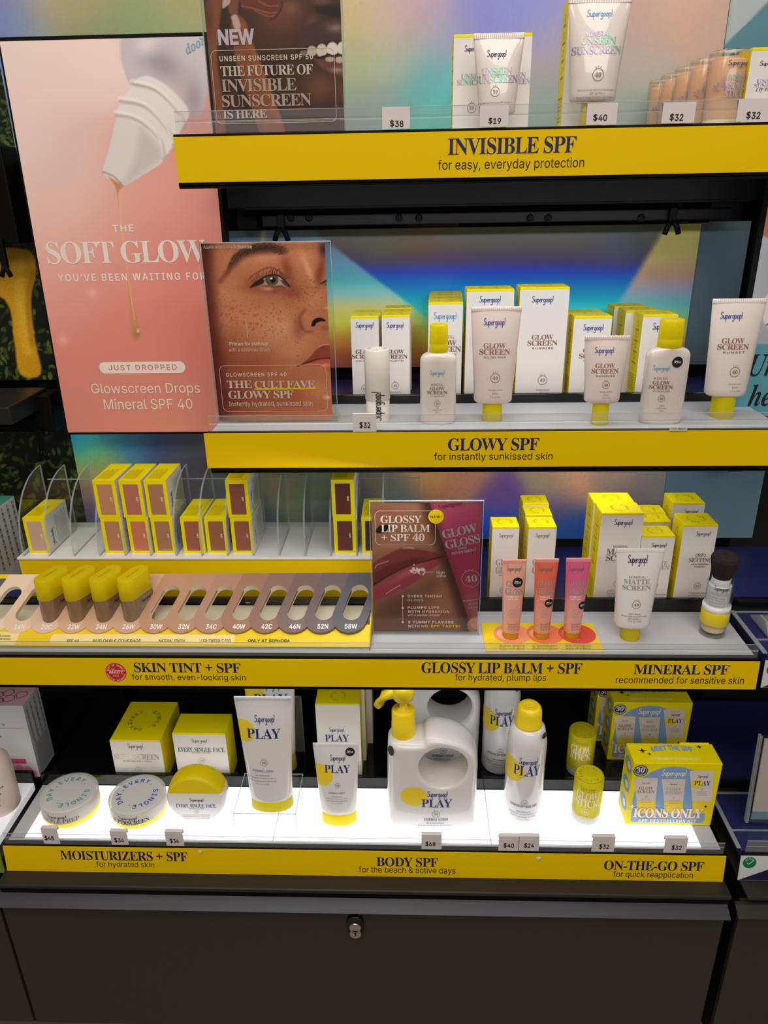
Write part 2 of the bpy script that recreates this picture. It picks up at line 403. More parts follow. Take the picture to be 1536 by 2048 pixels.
class Label:
    """collects print in a flat (u,v) layout and lays it on a surface"""
    def __init__(s, conv=None): s.items = []; s.subs = []; s.conv = conv or (lambda x, y: (x, y))
    def geo(s, V, F, m): s.items.append((np.asarray(V, float), F, m)); return s
    def _rect(s, x0, y0, x1, y1):
        xc, yc = (x0 + x1) / 2, (y0 + y1) / 2
        return (s.conv(x0, yc)[0], s.conv(xc, y1)[1]), (s.conv(x1, yc)[0], s.conv(xc, y0)[1])
    def fit(s, V, F, m, x0, y0, x1, y1):
        if not len(V): return s
        a, b = s._rect(x0, y0, x1, y1)
        lo, hi = V.min(0), V.max(0)
        return s.geo((V - lo) / np.maximum(hi - lo, 1e-9) * (np.array(b) - np.array(a)) + np.array(a), F, m)
    def T(s, body, font, m, x0, y0, x1, y1, sp=1.0, off=0.0): return s.fit(*text_geo(body, font, sp, off), m, x0, y0, x1, y1)
    def logo(s, m, x0, y0, x1, y1): return s.fit(*logo_geo(), m, x0, y0, x1, y1)
    def _c(s, cx, cy, r):
        a = np.array(s.conv(cx, cy)); return a, s.conv(cx + r, cy)[0] - a[0]
    def disc(s, m, cx, cy, r, ry=None, rings=1):
        a, q = s._c(cx, cy, r); return s.geo(*disc_geo(a[0], a[1], q, (ry / r * q) if ry else None, 32, rings, 0.02 if rings > 1 else 0), m)
    def badge(s, m, cx, cy, r, num='40', spf=True, scale_y=1.0):
        a, q = s._c(cx, cy, r); s.geo(*disc_geo(a[0], a[1], q, None, 28, 1, 0.90), m)
        V, F = text_geo(num, 'S'); lo, hi = V.min(0), V.max(0); h = q * 0.72
        s.geo((V - (lo + hi) / 2) * h / (hi[1] - lo[1]) + a, F, m)
        if spf: s.geo(*ring_text('SPF', q * 1.28, q * 0.34, 90 + 20, 20, a[0], a[1]), m)
        return s
    def rrect(s, m, x0, y0, x1, y1, r, lw=None):
        a, b = s._rect(x0, y0, x1, y1); q = min(s.conv(x0 + r, y0)[0] - s.conv(x0, y0)[0], (b[1] - a[1]) * 0.495)
        P = rrect_pts(a[0], b[0], a[1], b[1], q)
        if lw is None: return s.geo(P, [tuple(range(len(P)))], m)
        w = s.conv(x0 + lw, y0)[0] - s.conv(x0, y0)[0]
        Q = rrect_pts(a[0] + w, b[0] - w, a[1] + w, b[1] - w, max(q - w, w)); n = len(P)
        return s.geo(P + Q, [(i, (i + 1) % n, n + (i + 1) % n, n + i) for i in range(n)], m)
    def poly(s, m, pts):
        P = [s.conv(*p) for p in pts]; q = np.array(P); r = np.roll(q, -1, 0)
        if (q[:, 0] * r[:, 1] - r[:, 0] * q[:, 1]).sum() < 0: P = P[::-1]
        tri = tessellate_polygon([[Vector((x, y, 0)) for x, y in P]])
        F = []
        for t in tri:
            a, b, c = (np.array(P[i]) for i in t); cr = (b[0] - a[0]) * (c[1] - a[1]) - (b[1] - a[1]) * (c[0] - a[0])
            F.append(t if cr > 0 else (t[0], t[2], t[1]))
        return s.geo(P, F, m)
    def line(s, m, pts, lw):
        P = [s.conv(*p) for p in pts]; w = abs(s.conv(pts[0][0] + lw, pts[0][1])[0] - s.conv(*pts[0])[0])
        if len(P) == 2: P = [P[0], tuple((np.array(P[0]) + np.array(P[1])) / 2), P[1]]
        V, F = ribbon(P, w); return s.geo(V, F, m)
    def build(s, name, parent, mapf, label=None, eps=0.00022):
        mb = MB()
        for k, (V, F, m) in enumerate(s.items):
            mb.add([mapf(u, v, eps + k * 0.00002) for u, v in V], F, m)
        for n2, l2, L2 in s.subs: L2.build(n2, parent, mapf, l2, eps + len(s.items) * 0.00002 + 0.0001)
        return mb.build(name, parent, label)
def flat_front(y):   # label on a face looking at -Y, local coordinates
    return lambda u, v, e: (u, y - e, v)
def flat_top(z):
    return lambda u, v, e: (u, v, z + e)
def on_plane(pl):
    return lambda u, v, e: pl.at(u, v, e)
# ------------------------------------------------------------------ printed posters, foil panels with painted rainbow reflections
def sst(a, b, x):
    t = np.clip((x - a) / (b - a), 0, 1); return t * t * (3 - 2 * t)
def over(img, rgb, a):
    a = np.clip(a, 0, 1)[..., None]; img *= 1 - a; img += a * np.asarray(rgb, float); return img
def glow(x, y, cx, cy, rx, ry=None, ang=0.0):
    ry = ry or rx; c, s = math.cos(math.radians(ang)), math.sin(math.radians(ang)); dx, dy = x - cx, y - cy
    return np.exp(-(((dx * c + dy * s) / rx) ** 2 + ((-dx * s + dy * c) / ry) ** 2))
def ellip(x, y, cx, cy, rx, ry, ang=0.0, soft=0.15):
    c, s = math.cos(math.radians(ang)), math.sin(math.radians(ang)); dx, dy = x - cx, y - cy
    d = np.sqrt(((dx * c + dy * s) / rx) ** 2 + ((-dx * s + dy * c) / ry) ** 2); return 1 - sst(1 - soft, 1 + soft, d)
def pdist(x, y, pts):
    d = np.full(x.shape, 1e9)
    for (ax, ay), (bx, by) in zip(pts[:-1], pts[1:]):
        vx, vy = bx - ax, by - ay; L = vx * vx + vy * vy + 1e-9
        t = np.clip(((x - ax) * vx + (y - ay) * vy) / L, 0, 1)
        d = np.minimum(d, np.hypot(x - ax - t * vx, y - ay - t * vy))
    return d
def poly(x, y, pts, soft=8.0, curve=True):
    if curve: pts = [tuple(p) for p in spline(list(pts) + [pts[0]], 4)]
    else: pts = list(pts) + [pts[0]]
    ins = np.zeros(x.shape, bool)
    for (ax, ay), (bx, by) in zip(pts[:-1], pts[1:]):
        if ay == by: continue
        c = ((ay > y) != (by > y)) & (x < (bx - ax) * (y - ay) / (by - ay) + ax); ins ^= c
    d = pdist(x, y, pts); return sst(-soft, soft, np.where(ins, d, -d))
def stroke(x, y, pts, w, soft=4.0):
    return 1 - sst(w - soft, w + soft, pdist(x, y, [tuple(p) for p in spline(pts, 5)]))
def blend_pts(x, y, pts, sx, sy):
    W = np.zeros(x.shape); C = np.zeros(x.shape + (3,))
    for px, py, c in pts:
        w = np.exp(-(((x - px) / sx) ** 2 + ((y - py) / sy) ** 2)) + 1e-9; W += w; C += w[..., None] * np.asarray(c, float)
    return C / W[..., None]
def sheet(name, pl, u0, u1, v0, v1, nx, ny, art, m, parent=None, gain=1.0, e=0.0, label=None):
    """a flat printed or painted sheet lying in plane pl"""
    uu, vv = np.meshgrid(np.linspace(u0, u1, nx), np.linspace(v0, v1, ny))
    P = np.array(pl.o) + uu[..., None] * np.array(pl.u) + vv[..., None] * np.array(pl.v) + np.array(pl.n) * e
    px, py = proj(P[..., 0], P[..., 1], P[..., 2])
    img = np.clip(art(px, py), 0, 255)
    lin = np.clip(s2l(img) * gain, 0, 0.95)
    V = P.reshape(-1, 3); idx = np.arange(nx * ny).reshape(ny, nx)
    F = np.stack([idx[:-1, :-1], idx[:-1, 1:], idx[1:, 1:], idx[1:, :-1]], -1).reshape(-1, 4)
    me = bpy.data.meshes.new(name); me.vertices.add(len(V)); me.vertices.foreach_set('co', V.ravel())
    me.loops.add(F.size); me.polygons.add(len(F)); me.loops.foreach_set('vertex_index', F.ravel())
    me.polygons.foreach_set('loop_start', np.arange(0, F.size, 4)); me.update(calc_edges=True); me.validate()
    at = me.color_attributes.new('ink', 'FLOAT_COLOR', 'POINT')
    at.data.foreach_set('color', np.concatenate([lin.reshape(-1, 3), np.ones((len(V), 1))], 1).ravel())
    me.materials.append(m); o = bpy.data.objects.new(name, me); COL.objects.link(o)
    if parent is not None: o.parent = parent; o.matrix_parent_inverse = Matrix.Translation(-parent.location)
    if label: o['label'] = label
    return o
def reparent(o, parent):
    o.parent = parent; o.matrix_parent_inverse = Matrix.Translation(-parent.location); return o
RNG = np.random.default_rng(7)

def art_pink(px, py):
    img = blend_pts(px, py, [(20, 100, (226, 200, 192)), (200, 110, (224, 198, 190)), (40, 300, (222, 196, 188)), (150, 330, (212, 180, 172)), (300, 340, (212, 150, 140)), (380, 380, (208, 138, 128)),
        (100, 440, (218, 178, 168)), (250, 500, (210, 146, 134)), (380, 520, (205, 124, 112)), (130, 570, (216, 152, 140)), (250, 620, (206, 124, 112)), (380, 680, (200, 116, 102)), (160, 720, (208, 128, 116)), (250, 790, (202, 128, 112)), (380, 840, (200, 126, 110)), (150, 850, (200, 124, 110))], 90, 90)
    x, y = px / 0.4557, py / 0.4557
    over(img, (186, 178, 182), poly(x, y, [(528, 150), (530, 250), (548, 320), (578, 375), (640, 340), (760, 390), (830, 490), (885, 500), (905, 420), (912, 300), (905, 120)], 6))
    over(img, (132, 125, 134), 0.75 * glow(x, y, 700, 270, 130, 60, 35)); over(img, (225, 220, 220), 0.6 * glow(x, y, 640, 200, 60, 50)); over(img, (140, 132, 140), 0.7 * glow(x, y, 850, 430, 45, 90))
    over(img, (214, 206, 204), poly(x, y, [(600, 345), (660, 335), (760, 400), (830, 490), (800, 560), (760, 640), (700, 712), (620, 745), (540, 640), (510, 520), (530, 450)], 5))
    over(img, (206, 197, 195), poly(x, y, [(510, 515), (600, 545), (690, 620), (720, 700), (640, 760), (542, 817), (500, 800), (452, 755), (480, 650)], 4))
    for a, w, c in (([(585, 370), (690, 400), (790, 500), (810, 560)], 7, (158, 150, 152)), ([(530, 445), (640, 470), (730, 560), (765, 640)], 8, (166, 157, 158)), ([(512, 505), (610, 530), (700, 610), (722, 700)], 8, (170, 160, 160))):
        over(img, c, 0.8 * stroke(x, y, a, w, 6)); over(img, (236, 230, 226), 0.6 * stroke(x, y, [(p - 8, q - 16) for p, q in a], 6, 6))
    over(img, (172, 163, 164), 0.6 * poly(x, y, [(620, 560), (690, 640), (700, 700), (545, 812), (590, 700)], 25)); over(img, (150, 120, 116), 0.7 * stroke(x, y, [(452, 755), (500, 775), (540, 816)], 4, 3))
    over(img, (190, 126, 84), poly(x, y, [(472, 772), (538, 817), (520, 850), (532, 1000), (560, 1180), (585, 1330), (612, 1430), (620, 1470), (600, 1492), (575, 1475), (574, 1430), (570, 1330), (545, 1100), (520, 900), (505, 820)], 3))
    over(img, (222, 168, 128), 0.7 * stroke(x, y, [(520, 850), (536, 1020), (566, 1240), (590, 1400)], 3, 3)); over(img, (150, 100, 76), 0.7 * glow(x, y, 600, 1462, 14, 22)); over(img, (240, 210, 190), 0.8 * glow(x, y, 606, 1452, 6, 8))
    for cx, cy in ((405, 1285), (276, 1492)): over(img, (232, 170, 160), 0.6 * glow(x, y, cx, cy, 22))
    return img

def art_freckle(px, py):
    x, y = (px - 400) / 0.1823, (py - 480) / 0.1823
    img = np.zeros(px.shape + (3,)) + np.array([186, 120, 90])
    over(img, (206, 142, 108), 0.7 * glow(x, y, 300, 600, 260, 150)); over(img, (200, 140, 108), 0.8 * glow(x, y, 700, 200, 200, 60, -8)); over(img, (196, 128, 96), 0.8 * glow(x, y, 1120, 150, 120, 200, -20))
    over(img, (216, 158, 128), 0.8 * glow(x, y, 860, 960, 260, 190)); over(img, (210, 140, 104), 0.7 * glow(x, y, 500, 850, 300, 120)); over(img, (206, 146, 116), 0.7 * glow(x, y, 1000, 1200, 220, 120, -25))
    over(img, (140, 72, 50), 0.7 * glow(x, y, 250, 1300, 230, 240)); over(img, (156, 84, 60), 0.6 * glow(x, y, 620, 1350, 300, 160)); over(img, (110, 52, 38), 0.8 * glow(x, y, 330, 1750, 300, 260)); over(img, (150, 78, 54), 0.6 * glow(x, y, 900, 1750, 500, 220))
    over(img, (204, 140, 108), 0.6 * glow(x, y, 1280, 1650, 150, 120)); over(img, (230, 190, 165), 0.7 * glow(x, y, 1395, 1725, 40, 25))
    over(img, (92, 44, 34), 0.95 * (1 - sst(-10, 190, x - (10 + (y - 20) * 0.105)))); over(img, (80, 40, 32), 0.5 * glow(x, y, 60, 120, 90, 160))
    over(img, (136, 72, 52), 0.75 * glow(x, y, 960, 330, 60, 170, -14)); over(img, (140, 76, 56), 0.6 * glow(x, y, 1010, 560, 120, 90)); over(img, (146, 78, 58), 0.55 * glow(x, y, 740, 560, 260, 45, 4)); over(img, (150, 82, 60), 0.6 * glow(x, y, 560, 470, 110, 70, -20))
    over(img, (222, 168, 138), 0.7 * glow(x, y, 1190, 330, 36, 190, -22)); over(img, (214, 150, 120), 0.6 * glow(x, y, 1250, 640, 100, 110)); over(img, (116, 60, 44), 0.7 * glow(x, y, 1320, 350, 50, 170, 12))
    for i in range(300):
        t = i / 300 * 0.92; bx = 300 + t * 640; by = 250 - 185 * math.sin(t * 2.2) + 40 * t ** 3 + RNG.uniform(-45, 60) * (0.5 + 0.6 * t) + (60 if t < 0.06 else 0)
        a = math.radians(-75 + 62 * t + RNG.uniform(-10, 10)); L = 66 + RNG.uniform(-15, 20)
        over(img, (52, 34, 28), 0.7 * stroke(x, y, [(bx, by), (bx + 0.5 * L * math.cos(a), by + 0.5 * L * math.sin(a)), (bx + L * math.cos(a + 0.25), by + L * math.sin(a + 0.25))], 1.5, 4)) if i % 2 else None
    over(img, (70, 45, 35), 0.72 * poly(x, y, [(300, 355), (350, 215), (450, 120), (590, 55), (760, 40), (960, 120), (860, 140), (640, 150), (480, 200), (390, 280)], 44))
    over(img, (110, 60, 44), 0.5 * stroke(x, y, [(225, 450), (270, 390), (310, 340)], 26, 26)); over(img, (60, 36, 30), 0.8 * glow(x, y, 1360, 100, 60, 90))
    eye = [(555, 518), (640, 448), (740, 395), (850, 392), (920, 440), (985, 512), (900, 502), (800, 500), (680, 494)]
    over(img, (140, 78, 58), 0.8 * stroke(x, y, [(540, 425), (640, 348), (760, 303), (860, 335), (935, 425)], 9, 8)); over(img, (186, 110, 84), 0.7 * poly(x, y, [(560, 500), (640, 400), (760, 350), (860, 370), (940, 440), (850, 390), (740, 392), (640, 445)], 10))
    over(img, (176, 154, 142), poly(x, y, eye, 6)); over(img, (70, 40, 32), poly(x, y, [(545, 525), (600, 470), (690, 425), (700, 470), (640, 500)], 10)); over(img, (80, 48, 40), 0.8 * poly(x, y, [(880, 440), (930, 450), (988, 514), (930, 498)], 8))
    over(img, (104, 92, 58), ellip(x, y, 795, 434, 66, 66, 0, 0.1) * poly(x, y, [(700, 500), (700, 392), (860, 390), (900, 440), (900, 505)], 6)); over(img, (58, 48, 34), 0.8 * stroke(x, y, [(730, 400), (724, 450), (760, 496)], 6, 5)); over(img, (20, 16, 14), ellip(x, y, 800, 440, 30, 30)); over(img, (250, 246, 240), ellip(x, y, 782, 422, 13, 11))
    over(img, (44, 26, 22), 0.9 * stroke(x, y, [(560, 512), (640, 448), (740, 393), (850, 388), (925, 440), (985, 512)], 8, 6)); over(img, (120, 66, 54), 0.7 * stroke(x, y, [(690, 500), (800, 512), (900, 506)], 9, 9)); over(img, (226, 180, 160), 0.6 * glow(x, y, 740, 535, 50, 18))
    for i in range(40):
        t = i / 39; bx = 600 + 330 * t; by = 478 - 100 * math.sin(min(1, t * 1.25) * math.pi / 2 + 0.05) + 70 * max(0, t - 0.7) * 3; a = math.radians(-150 + 105 * t); L = (84 - 40 * abs(t - .5)) * RNG.uniform(0.55, 1.15); a += RNG.uniform(-.2, .2)
        over(img, (34, 20, 18), 0.8 * stroke(x, y, [(bx, by), (bx + .6 * L * math.cos(a), by + .6 * L * math.sin(a)), (bx + L * math.cos(a + .3), by + L * math.sin(a + .3))], 1.2, 3.6))
    for i in range(9): over(img, (60, 34, 28), 0.4 * stroke(x, y, [(800 + 14 * i, 510), (812 + 15 * i, 560 - 4 * i), (806 + 16 * i, 590 - 6 * i)], 3, 3))
    over(img, (150, 86, 66), 0.8 * poly(x, y, [(1330, 470), (1400, 420), (1400, 500), (1350, 495)], 6)); over(img, (60, 30, 26), stroke(x, y, [(1325, 478), (1360, 462), (1405, 430)], 7, 6))
    for _ in range(560):
        k = RNG.integers(0, 4); c = ((500, 850, 260, 130), (1150, 590, 150, 90), (820, 900, 260, 140), (220, 780, 130, 240))[k]
        fx, fy = RNG.normal(c[0], c[2]), RNG.normal(c[1], c[3]); r = RNG.uniform(3.5, 10)
        if fy < 560 and fx < 1000: continue
        m = (np.abs(x - fx) < 40) & (np.abs(y - fy) < 40)
        if m.any():
            a = RNG.uniform(0.15, 0.5) * glow(x[m], y[m], fx, fy, r); img[m] = img[m] * (1 - a[:, None]) + a[:, None] * np.array([128, 62, 44])
    over(img, (126, 64, 46), 0.75 * stroke(x, y, [(1150, 770), (1098, 840), (1106, 930), (1155, 1002), (1225, 1004)], 6, 34)); over(img, (120, 62, 46), 0.45 * glow(x, y, 1080, 960, 60, 120)); over(img, (206, 134, 102), 0.6 * glow(x, y, 1180, 860, 50, 70)); over(img, (24, 14, 13), poly(x, y, [(1222, 945), (1236, 888), (1292, 852), (1352, 862), (1378, 890), (1325, 892), (1275, 912), (1256, 946)], 6)); over(img, (150, 84, 62), 0.6 * glow(x, y, 1380, 960, 60, 30)); over(img, (236, 196, 170), 0.7 * glow(x, y, 1400, 745, 30, 14))
    over(img, (150, 76, 62), poly(x, y, [(1068, 1382), (1180, 1310), (1300, 1182), (1400, 1150), (1450, 1160), (1450, 1290), (1300, 1312), (1160, 1362)], 8)); over(img, (190, 96, 80), poly(x, y, [(1075, 1382), (1190, 1352), (1330, 1308), (1450, 1318), (1450, 1436), (1380, 1425), (1290, 1385)], 8)); over(img, (70, 32, 26), 0.8 * stroke(x, y, [(1072, 1380), (1180, 1345), (1310, 1305), (1440, 1298)], 7, 7)); over(img, (232, 168, 150), 0.8 * stroke(x, y, [(1300, 1178), (1350, 1152), (1430, 1150)], 4, 4)); over(img, (238, 180, 160), 0.6 * glow(x, y, 1370, 1375, 60, 22))
    img = np.clip(132 + (img - 132) * 1.16 - 6, 0, 255)
    return img * RNG.normal(1, 0.03, px.shape)[..., None]

def art_unseen(px, py):
    x, y = (px - 400) / 0.1953, py / 0.1953
    img = np.zeros(px.shape + (3,)) + np.array([66, 38, 28])
    over(img, (120, 64, 42), 0.9 * glow(x, y, 820, 180, 260, 220)); over(img, (158, 100, 76), 0.6 * glow(x, y, 930, 70, 100, 80)); over(img, (92, 52, 36), 0.7 * glow(x, y, 750, 480, 200, 160)); over(img, (40, 22, 18), 0.7 * glow(x, y, 700, 700, 140, 160))
    over(img, (128, 76, 48), 0.8 * glow(x, y, 1230, 900, 190, 170, 30)); over(img, (60, 34, 26), 0.6 * glow(x, y, 1350, 1150, 200, 120)); over(img, (124, 70, 44), 0.6 * glow(x, y, 1450, 930, 80, 120))
    over(img, (34, 20, 17), 0.95 * poly(x, y, [(1170, 60), (1300, 50), (1480, 60), (1480, 190), (1330, 160), (1200, 130)], 30)); over(img, (130, 80, 62), 0.8 * glow(x, y, 1250, 10, 110, 40)); over(img, (112, 74, 62), 0.8 * glow(x, y, 1150, 230, 60, 80, 20))
    over(img, (78, 46, 44), poly(x, y, [(985, 400), (1100, 260), (1250, 215), (1480, 210), (1480, 440), (1300, 430), (1150, 470), (1010, 530)], 20)); over(img, (176, 134, 140), 0.7 * glow(x, y, 1390, 285, 90, 45)); over(img, (52, 28, 26), 0.8 * poly(x, y, [(985, 510), (1150, 455), (1480, 420), (1480, 610), (1200, 600), (1040, 560)], 14))
    over(img, (116, 62, 56), poly(x, y, [(1150, 600), (1300, 612), (1480, 640), (1480, 780), (1360, 750), (1240, 690)], 14)); over(img, (208, 168, 158), 0.7 * glow(x, y, 1400, 718, 60, 26))
    for cx, cy, rx, ry, c in ((1062, 543, 40, 28, (140, 104, 88)), (1146, 522, 50, 54, (206, 182, 160)), (1246, 518, 56, 70, (226, 202, 182)), (1355, 505, 60, 74, (240, 222, 206)), (1450, 496, 46, 68, (238, 220, 206)), (1330, 606, 48, 26, (198, 168, 148)), (1428, 612, 42, 34, (206, 176, 158))):
        over(img, c, ellip(x, y, cx, cy, rx, ry, 0, 0.12))
    over(img, (16, 11, 10), stroke(x, y, [(1200, 595), (1290, 570), (1310, 556), (1360, 572), (1420, 560), (1480, 575)], 9, 5))
    over(img, (136, 78, 52), poly(x, y, [(60, 60), (110, -60), (230, -60), (200, 250), (175, 600), (230, 1000), (260, 1400), (110, 1400), (60, 700)], 18)); over(img, (52, 30, 24), 0.7 * glow(x, y, 255, 330, 40, 260)); over(img, (92, 50, 36), 0.7 * glow(x, y, 90, 200, 40, 200))
    over(img, (128, 76, 52), poly(x, y, [(300, -60), (390, -60), (385, 140), (330, 160), (290, 100)], 10)); over(img, (200, 164, 156), poly(x, y, [(232, -20), (300, -60), (312, 10), (290, 50), (232, 84)], 6))
    over(img, (140, 76, 44), poly(x, y, [(312, 165), (380, 148), (460, 210), (500, 330), (570, 520), (700, 860), (880, 1400), (640, 1400), (520, 1080), (420, 820), (350, 520)], 12)); over(img, (176, 92, 50), 0.6 * stroke(x, y, [(440, 260), (500, 420), (640, 780), (800, 1250)], 30, 30)); over(img, (202, 168, 160), poly(x, y, [(318, 170), (350, 148), (385, 165), (415, 260), (400, 310), (350, 280)], 6)); over(img, (46, 26, 20), 0.8 * glow(x, y, 420, 960, 50, 300, -18))
    over(img, (112, 54, 34), poly(x, y, [(400, -40), (830, -40), (836, 70), (790, 150), (715, 205), (640, 160), (560, 100), (440, 90)], 8))
    for pts in ([(430, 60), (560, 90), (700, 130), (785, 130)], [(600, 10), (700, 60), (800, 60)], [(560, 110), (690, 165), (760, 160)]): over(img, (178, 112, 80), 0.7 * stroke(x, y, pts, 6, 6))
    over(img, (70, 32, 22), 0.7 * stroke(x, y, [(838, 20), (830, 90), (780, 165), (715, 210)], 9, 9))
    return img * RNG.normal(1, 0.025, px.shape)[..., None]

def art_lips(px, py):
    x, y = (px - 730) / 0.16276, (py - 990) / 0.16276
    img = np.zeros(px.shape + (3,)) + np.array([150, 96, 70])
    over(img, (170, 112, 84), 0.7 * glow(x, y, 500, 600, 420, 70, -10)); over(img, (120, 74, 54), 0.6 * glow(x, y, 200, 200, 260, 160)); over(img, (176, 112, 78), 0.7 * glow(x, y, 900, 1350, 170, 260, 20)); over(img, (96, 56, 42), 0.8 * glow(x, y, 420, 1380, 330, 170, -20)); over(img, (100, 60, 46), 0.7 * glow(x, y, 500, 1650, 600, 130)); over(img, (116, 66, 50), 0.6 * glow(x, y, 800, 1120, 170, 80, -30))
    over(img, (12, 9, 9), poly(x, y, [(130, 440), (190, 372), (290, 372), (330, 420), (240, 462), (150, 468)], 12)); over(img, (166, 96, 82), 0.6 * glow(x, y, 290, 260, 90, 45))
    over(img, (128, 52, 56), poly(x, y, [(60, 850), (300, 720), (450, 655), (560, 662), (760, 685), (980, 742), (850, 800), (700, 815), (500, 880), (300, 980), (60, 1120)], 14)); over(img, (96, 34, 40), 0.7 * poly(x, y, [(100, 980), (300, 860), (520, 790), (720, 780), (700, 815), (500, 880), (300, 980), (100, 1110)], 26))
    over(img, (158, 60, 74), poly(x, y, [(60, 1180), (300, 1000), (500, 890), (700, 828), (985, 762), (880, 868), (740, 970), (600, 1080), (400, 1190), (60, 1320)], 14)); over(img, (48, 20, 22), 0.8 * stroke(x, y, [(100, 1110), (300, 985), (500, 884), (700, 822), (980, 752)], 10, 9))
    over(img, (196, 110, 122), 0.6 * glow(x, y, 520, 960, 200, 40, -28))
    for _ in range(46):
        cx, cy = RNG.normal(645, 45), RNG.normal(925, 22); over(img, (252, 236, 230), 0.9 * ellip(x, y, cx, cy, RNG.uniform(6, 20), RNG.uniform(4, 9), RNG.uniform(-60, 60), 0.4))
    for pts in ([(465, 655), (540, 650), (605, 656)], [(125, 900), (150, 860), (290, 812)], [(260, 1215), (340, 1160), (430, 1110)]): over(img, (240, 210, 200), 0.6 * stroke(x, y, pts, 5, 4))
    e = 800 + (y - 110) * 0.3333
    over(img, (58, 32, 24), 0.85 * sst(-190, -20, x - e) * (y < 1750)); tube = sst(-4, 4, x - e) * (1 - sst(1516, 1528, y))
    c = blend_pts(x, y, [(1100, 150, (186, 78, 104)), (1150, 500, (172, 56, 88)), (1250, 800, (158, 40, 74)), (1300, 1100, (160, 52, 80)), (1330, 1450, (160, 96, 100))], 260, 260)
    img = img * (1 - tube[..., None]) + c * tube[..., None]; over(img, (120, 26, 54), 0.5 * tube * (1 - sst(0, 90, x - e))); over(img, (150, 70, 62), 0.6 * sst(1375, 1420, x) * (y < 700))
    over(img, (176, 112, 88), poly(x, y, [(1262, 1560), (1310, 1512), (1400, 1505), (1420, 1720), (1300, 1690), (1258, 1620)], 8)); over(img, (206, 150, 128), 0.7 * poly(x, y, [(1280, 1550), (1330, 1520), (1400, 1520), (1400, 1640), (1310, 1630)], 10))
    return img * RNG.normal(1, 0.02, px.shape)[..., None]

def art_foliage(px, py):
    img = np.zeros(px.shape + (3,)) + np.array([16, 20, 11]); x, y = px, py
    rg = np.random.default_rng(3)
    for _ in range(1500):
        cx, cy = rg.uniform(-60, 190), rg.uniform(60, 1180); m = (np.abs(x - cx) < 14) & (np.abs(y - cy) < 14)
        if not m.any(): continue
        k = rg.uniform(0.3, 1.0); c = np.array([84, 98, 42]) * k + np.array([6, 12, 4]); a = ellip(x[m], y[m], cx, cy, rg.uniform(4, 11), rg.uniform(1.8, 4.4), rg.uniform(0, 180), 0.3) * 0.9
        img[m] = img[m] * (1 - a[:, None]) + a[:, None] * c
    over(img, (70, 58, 40), 0.7 * ((y > 440) & (y < 505)) * (np.sin(x * 0.9) * np.sin(y * 0.7) > 0.4))
    over(img, (196, 142, 22), poly(x, y, [(-80, 490), (30, 496), (64, 506), (72, 545), (62, 600), (70, 680), (82, 748), (40, 748), (28, 680), (10, 600), (-80, 560)], 3)); over(img, (222, 180, 60), 0.5 * stroke(x, y, [(40, 520), (40, 600), (56, 700)], 10, 10)); over(img, (150, 96, 14), 0.5 * stroke(x, y, [(66, 545), (56, 600), (64, 690)], 5, 5))
    return img * RNG.normal(1, 0.025, px.shape)[..., None]

def ramp(y, stops):
    ys = [s[0] for s in stops]; return np.stack([np.interp(y, ys, [s[1][k] for s in stops]) for k in range(3)], -1)
def art_foil_mid(px, py):  # rainbow bands the foil reflects, painted as fixed colours
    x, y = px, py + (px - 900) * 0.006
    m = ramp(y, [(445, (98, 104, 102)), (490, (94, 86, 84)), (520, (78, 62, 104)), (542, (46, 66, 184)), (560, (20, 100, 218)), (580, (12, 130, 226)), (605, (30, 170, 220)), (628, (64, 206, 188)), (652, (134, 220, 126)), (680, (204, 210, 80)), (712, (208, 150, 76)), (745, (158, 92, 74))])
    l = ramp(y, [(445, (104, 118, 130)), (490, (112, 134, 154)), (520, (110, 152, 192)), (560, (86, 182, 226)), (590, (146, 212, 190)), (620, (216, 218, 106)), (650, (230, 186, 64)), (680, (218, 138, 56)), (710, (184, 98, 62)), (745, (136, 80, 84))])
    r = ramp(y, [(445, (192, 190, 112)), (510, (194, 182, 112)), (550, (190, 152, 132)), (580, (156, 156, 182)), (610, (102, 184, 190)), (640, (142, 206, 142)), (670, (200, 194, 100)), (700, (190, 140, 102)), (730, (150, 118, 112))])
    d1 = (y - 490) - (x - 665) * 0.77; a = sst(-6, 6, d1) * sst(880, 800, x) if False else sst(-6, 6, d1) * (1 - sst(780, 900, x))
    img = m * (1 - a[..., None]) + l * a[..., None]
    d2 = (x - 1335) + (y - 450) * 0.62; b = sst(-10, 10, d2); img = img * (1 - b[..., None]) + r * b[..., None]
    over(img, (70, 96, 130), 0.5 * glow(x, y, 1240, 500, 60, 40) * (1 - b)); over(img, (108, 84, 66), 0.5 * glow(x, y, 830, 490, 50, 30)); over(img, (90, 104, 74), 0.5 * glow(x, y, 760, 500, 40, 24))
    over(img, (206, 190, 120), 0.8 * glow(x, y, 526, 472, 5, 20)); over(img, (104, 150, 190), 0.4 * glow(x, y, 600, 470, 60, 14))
    return img * RNG.normal(1, 0.006, px.shape)[..., None]
